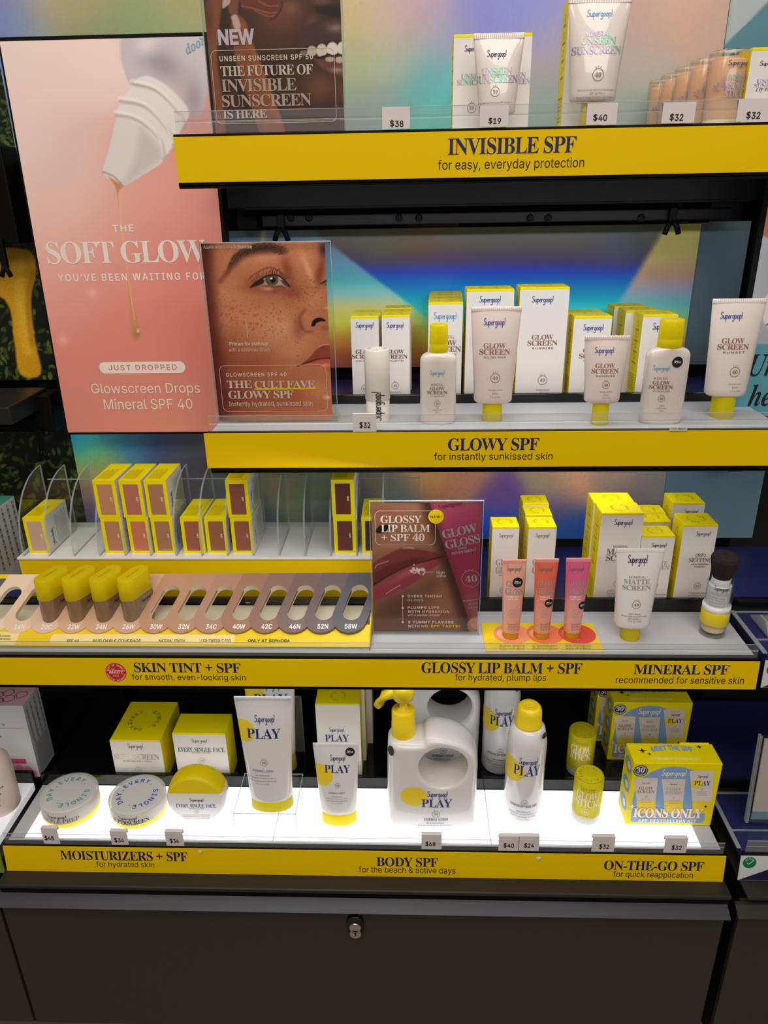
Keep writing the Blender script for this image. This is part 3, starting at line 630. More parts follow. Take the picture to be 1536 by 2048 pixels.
def art_foil_top(px, py):  # pale reflections of the upper foil, painted into its colour
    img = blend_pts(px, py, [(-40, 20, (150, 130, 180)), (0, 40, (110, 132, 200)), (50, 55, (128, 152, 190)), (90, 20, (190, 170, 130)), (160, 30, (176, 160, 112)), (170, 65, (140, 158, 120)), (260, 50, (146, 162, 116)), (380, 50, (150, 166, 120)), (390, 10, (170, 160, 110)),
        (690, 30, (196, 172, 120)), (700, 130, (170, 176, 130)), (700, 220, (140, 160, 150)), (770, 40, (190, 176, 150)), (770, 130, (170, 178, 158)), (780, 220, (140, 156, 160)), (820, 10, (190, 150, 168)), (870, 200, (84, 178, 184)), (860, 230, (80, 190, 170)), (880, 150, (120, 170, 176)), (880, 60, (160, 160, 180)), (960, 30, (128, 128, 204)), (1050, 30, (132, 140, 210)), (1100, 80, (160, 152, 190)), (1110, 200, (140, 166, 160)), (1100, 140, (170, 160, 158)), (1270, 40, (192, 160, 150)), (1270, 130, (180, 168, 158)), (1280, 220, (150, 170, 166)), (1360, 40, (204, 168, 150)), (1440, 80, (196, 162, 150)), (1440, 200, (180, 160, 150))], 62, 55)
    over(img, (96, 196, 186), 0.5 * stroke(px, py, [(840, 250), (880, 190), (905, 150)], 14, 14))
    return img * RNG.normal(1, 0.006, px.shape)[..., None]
def art_foil_low(px, py):  # painted colours stand in for the lower foil's reflections
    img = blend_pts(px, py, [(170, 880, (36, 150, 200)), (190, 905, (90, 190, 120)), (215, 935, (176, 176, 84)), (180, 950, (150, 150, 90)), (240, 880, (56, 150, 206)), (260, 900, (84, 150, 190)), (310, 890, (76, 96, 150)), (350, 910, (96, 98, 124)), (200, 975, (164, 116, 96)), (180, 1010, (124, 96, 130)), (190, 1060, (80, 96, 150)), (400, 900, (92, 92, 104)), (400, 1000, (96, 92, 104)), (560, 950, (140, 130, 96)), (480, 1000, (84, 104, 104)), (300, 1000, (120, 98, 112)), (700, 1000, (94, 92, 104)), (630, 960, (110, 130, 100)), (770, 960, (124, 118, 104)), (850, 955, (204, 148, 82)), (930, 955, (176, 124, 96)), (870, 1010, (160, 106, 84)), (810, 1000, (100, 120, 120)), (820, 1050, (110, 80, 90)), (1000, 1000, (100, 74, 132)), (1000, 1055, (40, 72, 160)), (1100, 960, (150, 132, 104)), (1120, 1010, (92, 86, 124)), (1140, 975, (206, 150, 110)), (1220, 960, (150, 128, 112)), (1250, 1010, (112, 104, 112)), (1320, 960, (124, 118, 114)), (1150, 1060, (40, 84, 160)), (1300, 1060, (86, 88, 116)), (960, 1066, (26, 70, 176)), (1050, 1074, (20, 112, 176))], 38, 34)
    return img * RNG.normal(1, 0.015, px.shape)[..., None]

PRINT = sheet_mat('poster_print', 0.4, 0.0, 0.35)
FOILP = sheet_mat('foil_painted_reflections', 0.36, 0.0, 0.5)  # foil: reflected rainbow light is held in the base colour

# ------------------------------------------------------------------ the setting
def structure(name, mb): o = mb.build(name); o['kind'] = 'structure'; return o
structure('floor', MB().box(-2.2, 2.2, -3.0, 1.2, -0.02, 0.0, mat('floor_tile', (150, 138, 122), 0.35, noise=0.08, nscale=6)))
structure('wall_back', MB().box(-1.4, 1.4, 1.08, 1.12, 0.0, 2.3, mat('dark_back_wall', (20, 20, 21), 0.6, noise=0.1, nscale=40)))

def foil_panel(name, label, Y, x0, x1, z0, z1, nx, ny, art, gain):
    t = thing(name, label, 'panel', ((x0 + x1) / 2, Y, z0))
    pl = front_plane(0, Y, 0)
    sheet('painted_foil_sheen', pl, x0, x1, z0, z1, nx, ny, art, FOILP, t, gain)
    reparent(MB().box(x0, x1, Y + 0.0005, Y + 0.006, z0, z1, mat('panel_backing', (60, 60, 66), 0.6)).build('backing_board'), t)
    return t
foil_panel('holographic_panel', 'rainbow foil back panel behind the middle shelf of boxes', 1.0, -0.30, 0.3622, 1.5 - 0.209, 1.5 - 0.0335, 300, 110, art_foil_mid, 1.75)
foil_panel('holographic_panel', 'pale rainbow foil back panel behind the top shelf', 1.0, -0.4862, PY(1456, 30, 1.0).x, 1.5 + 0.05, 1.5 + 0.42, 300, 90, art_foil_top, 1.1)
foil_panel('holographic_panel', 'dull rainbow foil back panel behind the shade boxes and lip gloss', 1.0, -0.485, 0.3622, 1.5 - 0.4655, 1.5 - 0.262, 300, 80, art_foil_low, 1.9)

BLUEG = mat('blue_grey_board', (118, 140, 152), 0.45, noise=0.03, nscale=20)
def board(name, label, x0, x1, Y, z0, z1, m, d=0.004, cat='panel'):
    return tag(MB().box(x0, x1, Y, Y + d, z0, z1, m).build(name), label, cat)
board('backing_board', 'blue-grey back board beside the rainbow panel on the middle shelf', 0.3628, 0.424, 1.002, PY(1430, 729, 1.0).z, PY(1450, 443, 1.0).z, BLUEG)
board('backing_board', 'blue-grey back board behind the powder boxes of the mineral shelf', 0.3628, 0.50, 1.002, PY(1430, 1077, 1.0).z, PY(1450, 925, 1.0).z, mat('teal_grey_board', (112, 146, 160), 0.45))
tb = thing('backing_board', 'pale pink and teal back board in the upper corner above the price rail', 'panel', (0.47, 1.004, 1.56))
pl = front_plane(0, 1.004, 0)
def art_corner(px, py):
    img = np.zeros(px.shape + (3,)) + np.array([186, 196, 200]); over(img, (92, 142, 156), sst(-3, 3, (py + (px - 1455) * 1.0) - 85)); return img
sheet('board_print', pl, PY(1457, 30, 1.004).x, 0.56, 1.56, 1.92, 60, 120, art_corner, PRINT, tb, 0.9)
board('pink_card', 'small pink card glimpsed through the slot above the rainbow panel', PY(815, 450, 1.04).x, PY(918, 450, 1.04).x, 1.04, PY(860, 462, 1.04).z, PY(860, 438, 1.04).z, mat('pink_card', (214, 150, 170), 0.5), 0.002, 'card')

# foliage poster strips of the neighbouring bay
def foliage(y0, y1, label):
    z0, z1 = PY(60, y1, 1.01).z, PY(60, y0, 1.01).z
    t = thing('foliage_poster', label, 'poster', (-0.62, 1.01, z0)); p = front_plane(0, 1.01, 0)
    sheet('foliage_print', p, -0.78, -0.4865, z0, z1, 190, int(200 * (z1 - z0) / 0.29) + 20, art_foliage, PRINT, t, 1.5)
    reparent(MB().box(-0.78, -0.4865, 1.0105, 1.014, z0, z1, BLACK).build('backing_board'), t)
foliage(60, 300, 'dark green leaf print beside the top corner of the pink poster')
foliage(455, 760, 'leaf print with a golden stream of honey beside the pink poster')
foliage(845, 1180, 'dark green leaf print behind the first clear dividers')

# uprights and the gap between bays
for x, lab in ((-0.505, 'black slotted upright behind the pink poster'), (0.455, 'black upright beside the blue-grey board')):
    t = thing('upright', lab, 'upright', (x, 1.03, 0))
    m = MB().box(x - 0.02, x + 0.02, 1.016, 1.06, 0, 2.2, BLACK)
    for k in range(40): m.box(x - 0.006, x + 0.006, 1.0145, 1.0165, 0.5 + k * 0.042, 0.522 + k * 0.042, GLOSSBLACK)
    reparent(m.build('post'), t)

# ------------------------------------------------------------------ shelves
def shelf(name, label, x0, x1, Yf, Yr, Z, floor_m, deck_m, bar_h, lit=None, rail=0.043):
    t = thing(name, label, 'shelf', ((x0 + x1) / 2, Yf, Z))
    def add(n, mb, lab=None): return reparent(mb.build(n, None, lab), t)
    add('deck', MB().rbox(x0 + 0.002, x1 - 0.002, Yf + 0.009, Yr - 0.0005, Z - 0.012, Z, deck_m, 0.0008), 'pale frosted deck')
    add('front_rail', MB().rbox(x0, x1, Yf + 0.001, Yf + 0.0085, Z - rail, Z + 0.0015, BLACK, 0.0008).rbox(x0, x1, Yf + 0.001, Yf + 0.016, Z - rail - 0.001, Z - rail + 0.0025, BLACK, 0.0008))
    add('riser_bar', MB().rbox(x0 + 0.002, x1 - 0.002, Yr, Yr + 0.006, Z - 0.02, Z + bar_h, GLOSSBLACK, 0.0008))
    add('rear_tray', MB().box(x0 + 0.002, x1 - 0.002, Yr + 0.006, 0.9985, Z - 0.02, Z, floor_m))
    lip = MB()   # folded clear strip
    y = Yf + 0.0015; prof = [(y, Z + 0.0018), (y, Z + 0.010), (y + 0.001, Z + 0.0115), (y, Z + 0.013), (y, Z + 0.0195)]
    vs = []; n = len(prof)
    for x in (x0 + 0.003, x1 - 0.003): vs += [(x, a, b) for a, b in prof]
    lip.add(vs, [(i, n + i, n + i + 1, i + 1) for i in range(n - 1)], ACRH)
    add('clear_lip', lip)
    e = MB()
    for a, b in ((y, Z + 0.0195), (y + 0.001, Z + 0.0115)): e.box(x0 + 0.003, x1 - 0.003, a - 0.0003, a + 0.0003, b - 0.0003, b + 0.0003, ACREDGE)
    add('lip_edge', e)
    return t, add
sh_i, add = shelf('display_shelf', 'top display shelf above the INVISIBLE SPF strip', XUL, XR + 0.02, YU, 0.868, ZI, GLOSSBLACK, FROST, 0.010)
def rails(add, ya, yb, yc, xl, xr):
    z = lambda py, Y: PY(900, py, Y).z
    add('cross_rail', MB().rbox(xl, xr, 0.895, 0.91, z(ya + 44, 0.9), z(ya, 0.9) + 0.02, BLACK, 0.001).rbox(xl + 0.02, xr - 0.02, 0.888, 0.893, z(ya + 47, 0.9), z(ya + 42, 0.9), BLACK, 0.001))
    b = MB().rbox(xl + 0.03, xr - 0.02, 0.935, 0.945, z(yc, 0.94), z(yb, 0.94), mat('rail_metal', (20, 20, 22), 0.45, spec=0.3), 0.001)
    add('slotted_rail', b)
    for px in (582, 618, 798, 838, 1060, 1096, 1282):
        c = PY(px, (yb + yc) / 2, 0.935); m = MB(); m.lathe([(0.0042, 0), (0.0042, 0.002), (0.003, 0.003)], GLOSSBLACK, 16)
        o = add('rail_bolt', m); o.location = (c.x, 0.935, c.z); o.rotation_euler = (math.pi / 2, 0, 0)
    for px, py in ((562, 466), (1345, 452)):
        c = PY(px, py, 0.925); m = MB().lathe([(0.005, 0.0), (0.005, 0.02), (0.0035, 0.021)], BLACK, 14, (c.x, 0.93)) if False else MB()
        m.rbox(c.x - 0.004, c.x + 0.004, 0.925, 0.934, c.z + 0.004, c.z + 0.034, BLACK, 0.001)
        for s in (-1, 1): m.tube([(c.x, 0.928, c.z + 0.006), (c.x + s * 0.005, 0.926, c.z), (c.x + s * 0.008, 0.925, c.z - 0.009)], 0.0032, BLACK)
        add('wing_clamp', m)
    # end brackets
    for px, s in ((470, 1), (1440, -1)):
        c = PY(px, 405, 0.9); m = MB(); z0, z1 = z(yc, 0.94), z(ya, 0.9) + 0.02
        m.prism([(0.86, z1), (0.975, z0), (0.985, z0), (0.985, z1)], c.x - 0.002, c.x + 0.002, BLACK, 'x'); m.rbox(c.x - 0.012, c.x + 0.012, 0.955, 0.985, z0 - 0.004, z1, BLACK, 0.001)
        add('end_bracket', m)
rails(add, 366, 424, 447, -0.205, 0.392)
sh_g, add = shelf('display_shelf', 'middle display shelf above the GLOWY SPF strip', XUL, XR + 0.003, YU, 0.868, ZG, GLOSSNAVY, FROST, 0.0105)
sh_s, add = shelf('display_shelf', 'long display shelf holding the skin tint tester and mineral boxes', -0.60, XR, YS, 0.812, ZS, GLOSSNAVY, FROST, 0.017)
LIT = mat('light_panel', (250, 250, 252), 0.3, emit=(250, 250, 255), es=1.15)
sh_b, add = shelf('display_shelf', 'lowest display shelf with a glowing white deck', XL, XR, 0.6896, 0.797, ZB, GLOSSBLACK, FROST, 0.019, rail=0.034)
for k, (xa, xb) in enumerate(((-0.500, -0.178), (-0.1765, 0.10), (0.1015, 0.362))):
    add('light_panel', MB().box(xa, xb, 0.702, 0.7955, ZB, ZB + 0.0008, LIT), 'glowing white panel')

# yellow header strips
def header(label, tl, bl, tr, br, Yt, Yb, texts, seal=False, xr=None):
    A, B, C, D = PY(*tl, Yt), PY(*bl, Yb), PY(*tr, Yt), PY(*br, Yb)
    zt = (A.z + C.z) / 2; zb = (B.z + D.z) / 2; xl = (A.x + B.x) / 2; x1 = xr if xr else (C.x + D.x) / 2
    A = Vector((xl, Yt - 0.0008, zt)); B = Vector((xl, Yb - 0.0008, zb))
    t = thing('header_strip', label, 'sign', (xl, Yt, zb))
    v = (A - B).normalized(); n = Vector((1, 0, 0)).cross(v); L = x1 - xl; H = (A - B).length
    vs = [B, B + Vector((L, 0, 0)), B + Vector((L, 0, 0)) + v * H, A]; vs = vs + [p - n * 0.0012 for p in vs]
    m = MB().add([p - t.location for p in vs], [(0, 1, 2, 3), (7, 6, 5, 4), (0, 4, 5, 1), (1, 5, 6, 2), (2, 6, 7, 3), (3, 7, 4, 0)], YEL); m.build('strip', t)
    p = Plane(B, (1, 0, 0), v); pw = Plane(B - t.location, (1, 0, 0), v); L_ = Label(p.hit)
    for k_, (body, f, x0, y0, x1_, y1) in enumerate(texts):
        if k_ and k_ % 2 == 0: L_.build('lettering', t, on_plane(pw)); L_ = Label(p.hit)
        L_.T(body, f, NAVY if f == 'S' else BLACKI, x0, y0, x1_, y1, 0.9 if f == 'S' else 1.0)
    if seal:
        L_.build('lettering', t, on_plane(pw)); L_ = Label(p.hit)
        RED = mat('seal_red', (206, 40, 44), 0.5)
        L_.disc(RED, 232, 1344.5, 21); a, q = L_._c(232, 1344.5, 21)
        L_.geo(*ring_text('BEST OF BEAUTY', q * 0.82, q * 0.24, 165, 11.5, a[0], a[1]), CREAM); L_.geo(*ring_text('AWARD WINNER', q * 0.82, q * 0.24, 195, -13.5, a[0], a[1], inward=True), CREAM)
        L_.T('allure', 'S', CREAM, 218, 1337, 246, 1347); L_.T('2024', 'G', CREAM, 226, 1349.5, 238, 1353); L_.build('award_seal', t, on_plane(pw), 'round red award seal'); return t
    L_.build('lettering', t, on_plane(pw)); return t
header('yellow header strip reading INVISIBLE SPF under the top shelf', (346.4, 271.8), (357.8, 364.1), (1536, 252.2), (1536, 345.5), YU, YU,
       [('INVISIBLE SPF', 'S', 896, 274, 1152, 308), ('for easy, everyday protection', 'G', 876, 317, 1168, 342)], xr=XR + 0.02)
header('yellow header strip reading GLOWY SPF under the middle shelf', (407.6, 869.1), (416.4, 937.7), (1536, 858), (1536, 928.7), YU, YU,
       [('GLOWY SPF', 'S', 896, 876, 1078, 901), ('for instantly sunkissed skin', 'G', 868, 905, 1105, 923)], xr=XR + 0.003)
header('yellow header strip reading SKIN TINT, GLOSSY LIP BALM and MINERAL SPF', (-60, 1317.4), (-60, 1371), (1520.4, 1320.6), (1511, 1375), YS, YS - 0.002,
       [('SKIN TINT + SPF', 'S', 268, 1325.5, 481, 1345), ('for smooth, even-looking skin', 'G', 264, 1348, 491, 1363), ('GLOSSY LIP BALM + SPF', 'S', 843, 1325, 1164, 1347), ('for hydrated, plump lips', 'G', 910, 1348, 1092, 1364.5), ('MINERAL SPF', 'S', 1268, 1329, 1458, 1349), ('recommended for sensitive skin', 'G', 1232, 1353, 1488, 1367)], True)
header('yellow header strip reading MOISTURIZERS, BODY SPF and ON-THE-GO SPF', (5.4, 1690.3), (14.5, 1737.7), (1451.3, 1713.2), (1445, 1765.3), 0.6896, 0.6855,
       [('MOISTURIZERS + SPF', 'S', 121, 1702.5, 375, 1721), ('for hydrated skin', 'G', 193, 1723, 308, 1736.5), ('BODY SPF', 'S', 753, 1715, 876, 1733), ('for the beach & active days', 'G', 718, 1733.5, 911, 1749), ('ON-THE-GO SPF', 'S', 1208, 1722, 1408, 1741), ('for quick reapplication', 'G', 1226, 1743, 1386, 1757.5)])

# ------------------------------------------------------------------ lower cabinet
zl = PY(40, 1771, 0.6625).z - 0.0005
t = thing('cabinet', 'dark charcoal storage cabinet with a locked drawer below the glowing shelf', 'cabinet', (-0.067, 0.66, 0.2))
def addc(n, mb, lab=None, par=None): return reparent(mb.build(n, None, lab), par or t)
zt = zl
addc('ledge_top', MB().rbox(XL - 0.004, XR + 0.004, 0.6625, 0.99, zt - 0.006, zt, LEDGE, 0.002).rbox(XL - 0.004, XR + 0.004, 0.668, 0.99, zt - 0.02, zt - 0.006, BLACK, 0.001), 'dark bronze ledge')
zbot = PY(71.3, 2044, 0.672).z
addc('carcass', MB().box(XL + 0.004, XR - 0.012, 0.68, 0.99, zbot - 0.01, zt - 0.02, BLACK))
dr = addc('drawer', MB().rbox(PY(36, 1925, 0.672).x + 0.001, PY(1427, 1935, 0.672).x, 0.672, 0.68, zbot, zt - 0.021, CHAR, 0.001))
dr.matrix_parent_inverse = Matrix.Translation(-t.location)
hm = MB(); z1 = zt - 0.0165; xa, xb = XL - 0.015, PY(1464, 1823, 0.655).x
hm.prism([(0.672, z1 - 0.001), (0.6725, z1 - 0.004), (0.654, z1 - 0.0125), (0.6525, z1 - 0.0105), (0.668, z1 - 0.002)][::-1], xa, xb, HANDLE, 'x')
addc('drawer_pull', hm, 'long grey folded pull along the drawer top')
k = PY(711, 1853, 0.672)
lk = MB().loft([(0, 0.011, 0.017, 3), (0.004, 0.011, 0.017, 3), (0.005, 0.010, 0.016, 3)], GLOSSBLACK, 30)
o = addc('lock_plate', lk); o.location = Vector((k.x, 0.672, k.z + 0.006)); o.rotation_euler = (math.pi / 2, 0, 0); o.matrix_parent_inverse = Matrix.Translation(-t.location)
m = MB()
for dz, r in ((0.0046, 0.0078), (-0.0066, 0.0078)):
    m.loft([(0.0045, r, r, 2, 0, dz), (0.0058, r, r, 2, 0, dz), (0.0064, r * 0.9, r * 0.9, 2, 0, dz)], CHROME, 28)
m.loft([(0.0065, 0.0012, 0.003, 2, 0, -0.0062), (0.0068, 0.0012, 0.003, 2, 0, -0.0062)], BLACKI, 12)
o = addc('lock_cylinder', m, 'chrome figure-eight lock'); o.location = Vector((k.x, 0.672, k.z)); o.rotation_euler = (math.pi / 2, 0, 0); o.matrix_parent_inverse = Matrix.Translation(-t.location)

def neighbour_cabinet(label, x0, x1):
    t = thing('cabinet', label, 'cabinet', ((x0 + x1) / 2, 0.66, 0.2))
    def a(n, mb): return reparent(mb.build(n), t)
    a('carcass', MB().box(x0, x1, 0.68, 0.99, zbot - 0.01, zt - 0.02, BLACK)); a('drawer', MB().rbox(x0, x1, 0.672, 0.68, zbot, zt - 0.021, CHAR, 0.001))
    a('ledge_top', MB().rbox(x0, x1, 0.6625, 0.99, zt - 0.006, zt, LEDGE, 0.002)); return t, a
_, a = neighbour_cabinet('charcoal cabinet of the neighbouring bay past the narrow gap, below the green badge', PY(1452, 1940, 0.672).x, 0.75)
xq = PY(1482, 1795, 0.66).x
a('drawer_pull', MB().prism([(0.672, z1 - 0.001), (0.6725, z1 - 0.004), (0.656, z1 - 0.0125), (0.6545, z1 - 0.0105), (0.668, z1 - 0.002)][::-1], xq, 0.75, LEDGE, 'x'))
_, a = neighbour_cabinet('charcoal cabinet of the neighbouring bay below the pink serum carton', -0.95, PY(33, 1925, 0.672).x - 0.001)
a('drawer_pull', MB().prism([(0.672, z1 - 0.001), (0.6725, z1 - 0.004), (0.654, z1 - 0.0125), (0.6525, z1 - 0.0105), (0.668, z1 - 0.002)][::-1], -0.95, xa - 0.001, HANDLE, 'x'))
# ------------------------------------------------------------------ builders for the goods
def carton(label, fx0, fx1, fy, Y, z, d, prints=None, ring=DYEL, face=WHITE, side=BYEL, top=BYEL, group=None, name='carton', cat='box', side_print=True, right=None):
    A, B = PY(fx0, fy, Y), PY(fx1, fy, Y); cx = (A.x + B.x) / 2; w = B.x - A.x; h = (A.z + B.z) / 2 - z
    t = thing(name, label, cat, (cx, Y + d / 2, z), 0, group)
    b = MB().box(-w / 2, w / 2, -d / 2, d / 2, 0, h - 0.0006, face, dict(left=side, right=right or side, top=top, back=face)); b.build('carton_body', t)
    f = MB().rbox(-w / 2 + 0.0003, w / 2 - 0.0003, -d / 2 + 0.0002, d / 2 - 0.0002, h - 0.0008, h + 0.0004, top, 0.0003, 1)
    f.box(-w / 2, w / 2, -d / 2 - 0.0001, -d / 2 + 0.0006, h - 0.0022, h - 0.0002, top)
    f.build('lid_flap', t, 'yellow tuck-in lid' if top is BYEL else None)
    if ring is not None:
        L = Label(); r = min(w, d) * 0.3
        L.geo(*ring_text('EVERY. SINGLE. DAY.', r, r * 0.36, 200, 19.5), ring); L.build('lid_print', t, flat_top(h + 0.0004))
    if prints:
        L = Label(lambda px, py: ((lambda p: (p.x - cx, p.z - z))(PY(px, py, Y)))); prints(L); L.build('front_print', t, flat_front(-d / 2))
    if side_print:
        L = Label()
        for k in range(4):
            v = h * (0.88 - 0.13 * k); L.geo(*disc_geo(0, v, d * 0.1, None, 16, 1, 0.8), DYEL); L.geo(*rrect_quad(-d * 0.2, d * 0.2, v - d * 0.24, v - d * 0.18), DYEL)
        for k in range(7): L.geo(*rrect_quad(-d * 0.3, d * 0.3, h * (0.27 - 0.03 * k), h * (0.28 - 0.03 * k)), DYEL)
        L.build('side_print', t, lambda u, v, e: (-w / 2 - e, -u, v))
    t['h'] = h; t['w'] = w
    return t
def rrect_quad(x0, x1, y0, y1): return np.array([(x0, y0), (x1, y0), (x1, y1), (x0, y1)]), [(0, 1, 2, 3)]

def tube(label, top, bot, cap, z, ybase, depth, body, capm, prints=None, name='sunscreen_tube', cat='tube', group=None, rz=0.0, crimp=0.0045, seal=None, wide_cap=False, X=None, Y=None, gloss_m=None):
    """top=(x0,x1,y) seal edge, bot=(x0,x1,y) where body meets cap, cap=(x0,x1): pixels of the photograph"""
    if Y is None:
        P = PZ((cap[0] + cap[1]) / 2, ybase, z); Y = P.y + depth * 0.40
    T0, T1 = PY(top[0], top[2], Y), PY(top[1], top[2], Y); B0, B1 = PY(bot[0], bot[2], Y), PY(bot[1], bot[2], Y); C0, C1 = PY(cap[0], (bot[2] + ybase) / 2, Y), PY(cap[1], (bot[2] + ybase) / 2, Y)
    X = X if X is not None else (T0.x + T1.x + B0.x + B1.x) / 4
    H = (T0.z + T1.z) / 2 - z; hc = (B0.z + B1.z) / 2 - z; a1 = (T1.x - T0.x) / 2; a0 = (B1.x - B0.x) / 2; c = (C1.x - C0.x) / 2; b0 = depth / 2
    t = thing(name, label, cat, (X, Y, z), rz, group)
    cb = min(c, b0) if not wide_cap else b0 * 0.97
    n = 2.3
    m = MB().loft([(0, c * 0.97, cb * 0.97, n), (0.0008, c, cb, n), (hc - 0.0012, c * 0.96, cb * 0.96, n), (hc, c * 0.93, cb * 0.93, n)], capm, 40)
    m.build('cap', t)
    zt = H - crimp; S = []
    if wide_cap: S += [(hc, a0 * 0.985, b0 * 0.985, n), (hc + 0.0006, a0, b0, n)]
    else: S += [(hc - 0.0004, a0 * 0.6, b0 * 0.6, n), (hc, a0 * 0.86, b0 * 0.84, n), (hc + 0.0012, a0 * 0.95, b0 * 0.94, n), (hc + 0.003, a0, b0, n)]
    z0 = S[-1][0]
    for k in range(1, 21):
        q = k / 20; S.append((z0 + (zt - z0) * q, a0 + (a1 - a0) * q ** 1.15, 0.0011 + (b0 - 0.0011) * (1 - q ** 1.7), n))
    MB().loft(S, body, 56).build('tube_body', t)
    s = MB().loft([(zt, a1, 0.0011, 6), (H - 0.0004, a1, 0.0010, 6), (H, a1 * 0.995, 0.0006, 6)], seal or body, 40)
    for k in range(26):
        x = -a1 * 0.96 + 2 * a1 * 0.96 * k / 25; s.box(x - 0.00025, x + 0.00025, -0.0013, 0.0013, zt + 0.0004, H - 0.0006, seal or body)
    s.build('crimp_seal', t)
    zz = [q[0] for q in S]; aa = [q[1] for q in S]; bb = [q[2] for q in S]
    def surf(u, v, e):
        vv = min(max(v, z0), zt); a = float(np.interp(vv, zz, aa)); b = float(np.interp(vv, zz, bb)); q = min(abs(u) / a, 0.985)
        return (math.copysign(min(abs(u), a * 0.985), u), -b * (1 - q ** n) ** (1 / n) - e, v)
    if prints:
        cx = X; yf = Y - b0 * 0.75
        L = Label(lambda px, py: ((lambda p: (p.x - cx, p.z - z))(PY(px, py, yf)))); prints(L); L.build('front_print', t, surf, None, 0.0004)
    return t

def glow_print(x0, x1, ylogo, ytitle, sub, ybadge, yfine, w, logo=BLUE, title=ROSE, lines=('GLOW', 'SCREEN'), num='40', pre=None, r=9.5, fine=('Broad Spectrum Sunscreen', 'SPF 40 PA+++', '1.7 fl. oz. / 50 mL'), subm=GREY):
    """the usual layout: logo, two title lines, small subtitle, round badge, fine print; x0..x1 is the title's width"""
    c = (x0 + x1) / 2; W = x1 - x0
    def f(L):
        L.logo(logo, c - W * 0.36, ylogo - W * 0.16, c + W * 0.36, ylogo + W * 0.16)
        hh = W * 0.155
        if pre: L.T(pre, 'G', title, c - W * 0.3, ytitle - hh * 2.2, c + W * 0.3, ytitle - hh * 1.5, 1.2)
        L.T(lines[0], 'S', title, c - W * 0.36, ytitle - hh * 1.15, c + W * 0.36, ytitle - 0.6, 0.9); L.T(lines[1], 'S', title, x0, ytitle + 0.8, x1, ytitle + hh * 1.2, 0.9)
        if sub: L.T(sub, 'H', subm, c - W * 0.35, ytitle + hh * 1.55, c + W * 0.35, ytitle + hh * 1.95, 1.2)
        if ybadge: L.badge(GREY, c, ybadge, r, num)
        for i, s in enumerate(fine):
            ww = W * 0.0115 * len(s) * 1.55; y = yfine + i * W * 0.11
            L.T(s, 'G', GREY, c - ww / 2, y, c + ww / 2, y + W * 0.062)
    return f

def drops_bottle(label, x0, x1, ysh, yneck, capx, ytop, ybase, z, prints, group=None):
    P = PZ((x0 + x1) / 2, ybase, z); dp = 0.024; Y = P.y + dp * 0.4
    A, B = PY(x0, ybase - 8, Y), PY(x1, ybase - 8, Y); a = (B.x - A.x) / 2; X = (A.x + B.x) / 2
    A2, B2 = PY(x0, ysh, Y), PY(x1 + 0, ysh, Y)
    hs = A2.z - z; hn = PY(capx[0], yneck, Y).z - z; H = PY(capx[0], ytop, Y).z - z; r = (PY(capx[1], yneck, Y).x - PY(capx[0], yneck, Y).x) / 2; b = dp / 2
    t = thing('drops_bottle', label, 'bottle', (X, Y, z), 0, group); n = 2.5
    S = [(0, a * 0.9, b * 0.9, n), (0.001, a * 0.96, b * 0.95, n), (0.003, a, b, n), (hs, a, b, n)]
    for k in range(1, 9):
        q = k / 8; ang = q * math.pi / 2; S.append((hs + (hn - hs) * math.sin(ang), r * 0.95 + (a - r * 0.95) * math.cos(ang) ** 0.9, r * 0.95 + (b - r * 0.95) * math.cos(ang) if b > r else b, n - 0.5 * q))
    MB().loft(S, PEARL, 48).build('bottle_body', t)
    h2 = H - hn; m = MB().lathe([(r * 0.97, hn), (r, hn + 0.0006), (r, hn + h2 * 0.30), (r * 0.985, hn + h2 * 0.31), (r * 0.985, hn + h2 * 0.33), (r, hn + h2 * 0.34), (r * 0.97, hn + h2 * 0.9), (r * 0.95, H - 0.0008), (r * 0.9, H)], CYEL, 32)
    m.build('cap', t)
    if prints:
        yf = Y - b
        L = Label(lambda px, py: ((lambda p: (p.x - X, p.z - z))(PY(px, py, yf)))); prints(L)
        L.build('front_print', t, lambda u, v, e: (u, -b * max(0.0, 1 - min(abs(u) / a, 0.99) ** n) ** (1 / n) - e, v), None, 0.0004)
    return t

def try_me(L, cx, cy, r):
    L0 = L; L = Label(L.conv); L0.subs.append(('try_me_sticker', 'black round try me sticker', L)); L.disc(BLACKI, cx, cy, r, rings=4); L.T('try', 'I', WINK, cx - r * 0.62, cy - r * 0.35, cx + r * 0.1, cy + r * 0.35); L.T('ME', 'G', WINK, cx + r * 0.15, cy - r * 0.12, cx + r * 0.65, cy + r * 0.22)

def price_tag(label, x0, x1, y0, y1, text, tx0, ty0, tx1, ty1, Y, z):
    A, B = PY(x0, y0, Y), PY(x1, y1, Y); zb = max(B.z, z + 0.0019); cx = (A.x + B.x) / 2
    t = thing('price_tag', label, 'price tag', (cx, Y, zb), 0, 'paper price tags clipped on the clear lips')
    w = (B.x - A.x) / 2; h = A.z - zb
    MB().box(-w, w, -0.0006, -0.0002, 0, h, TAGM).box(-w, w, -0.0002, 0.0042, h - 0.0004, h, TAGM).box(-w, w, 0.0038, 0.0042, h - 0.006, h, TAGM).build('card', t)
    L = Label(lambda px, py: ((lambda p: (p.x - cx, p.z - zb))(PY(px, py, Y)))); L.T(text[0], 'B', BLACKI, tx0, ty0 - 1, tx0 + (tx1 - tx0) * 0.31, ty1 + 1, 1, 0.015); L.T(text[1:], 'H', BLACKI, tx0 + (tx1 - tx0) * 0.37, ty0, tx1, ty1)
    L.build('lettering', t, flat_front(-0.0006)); return t

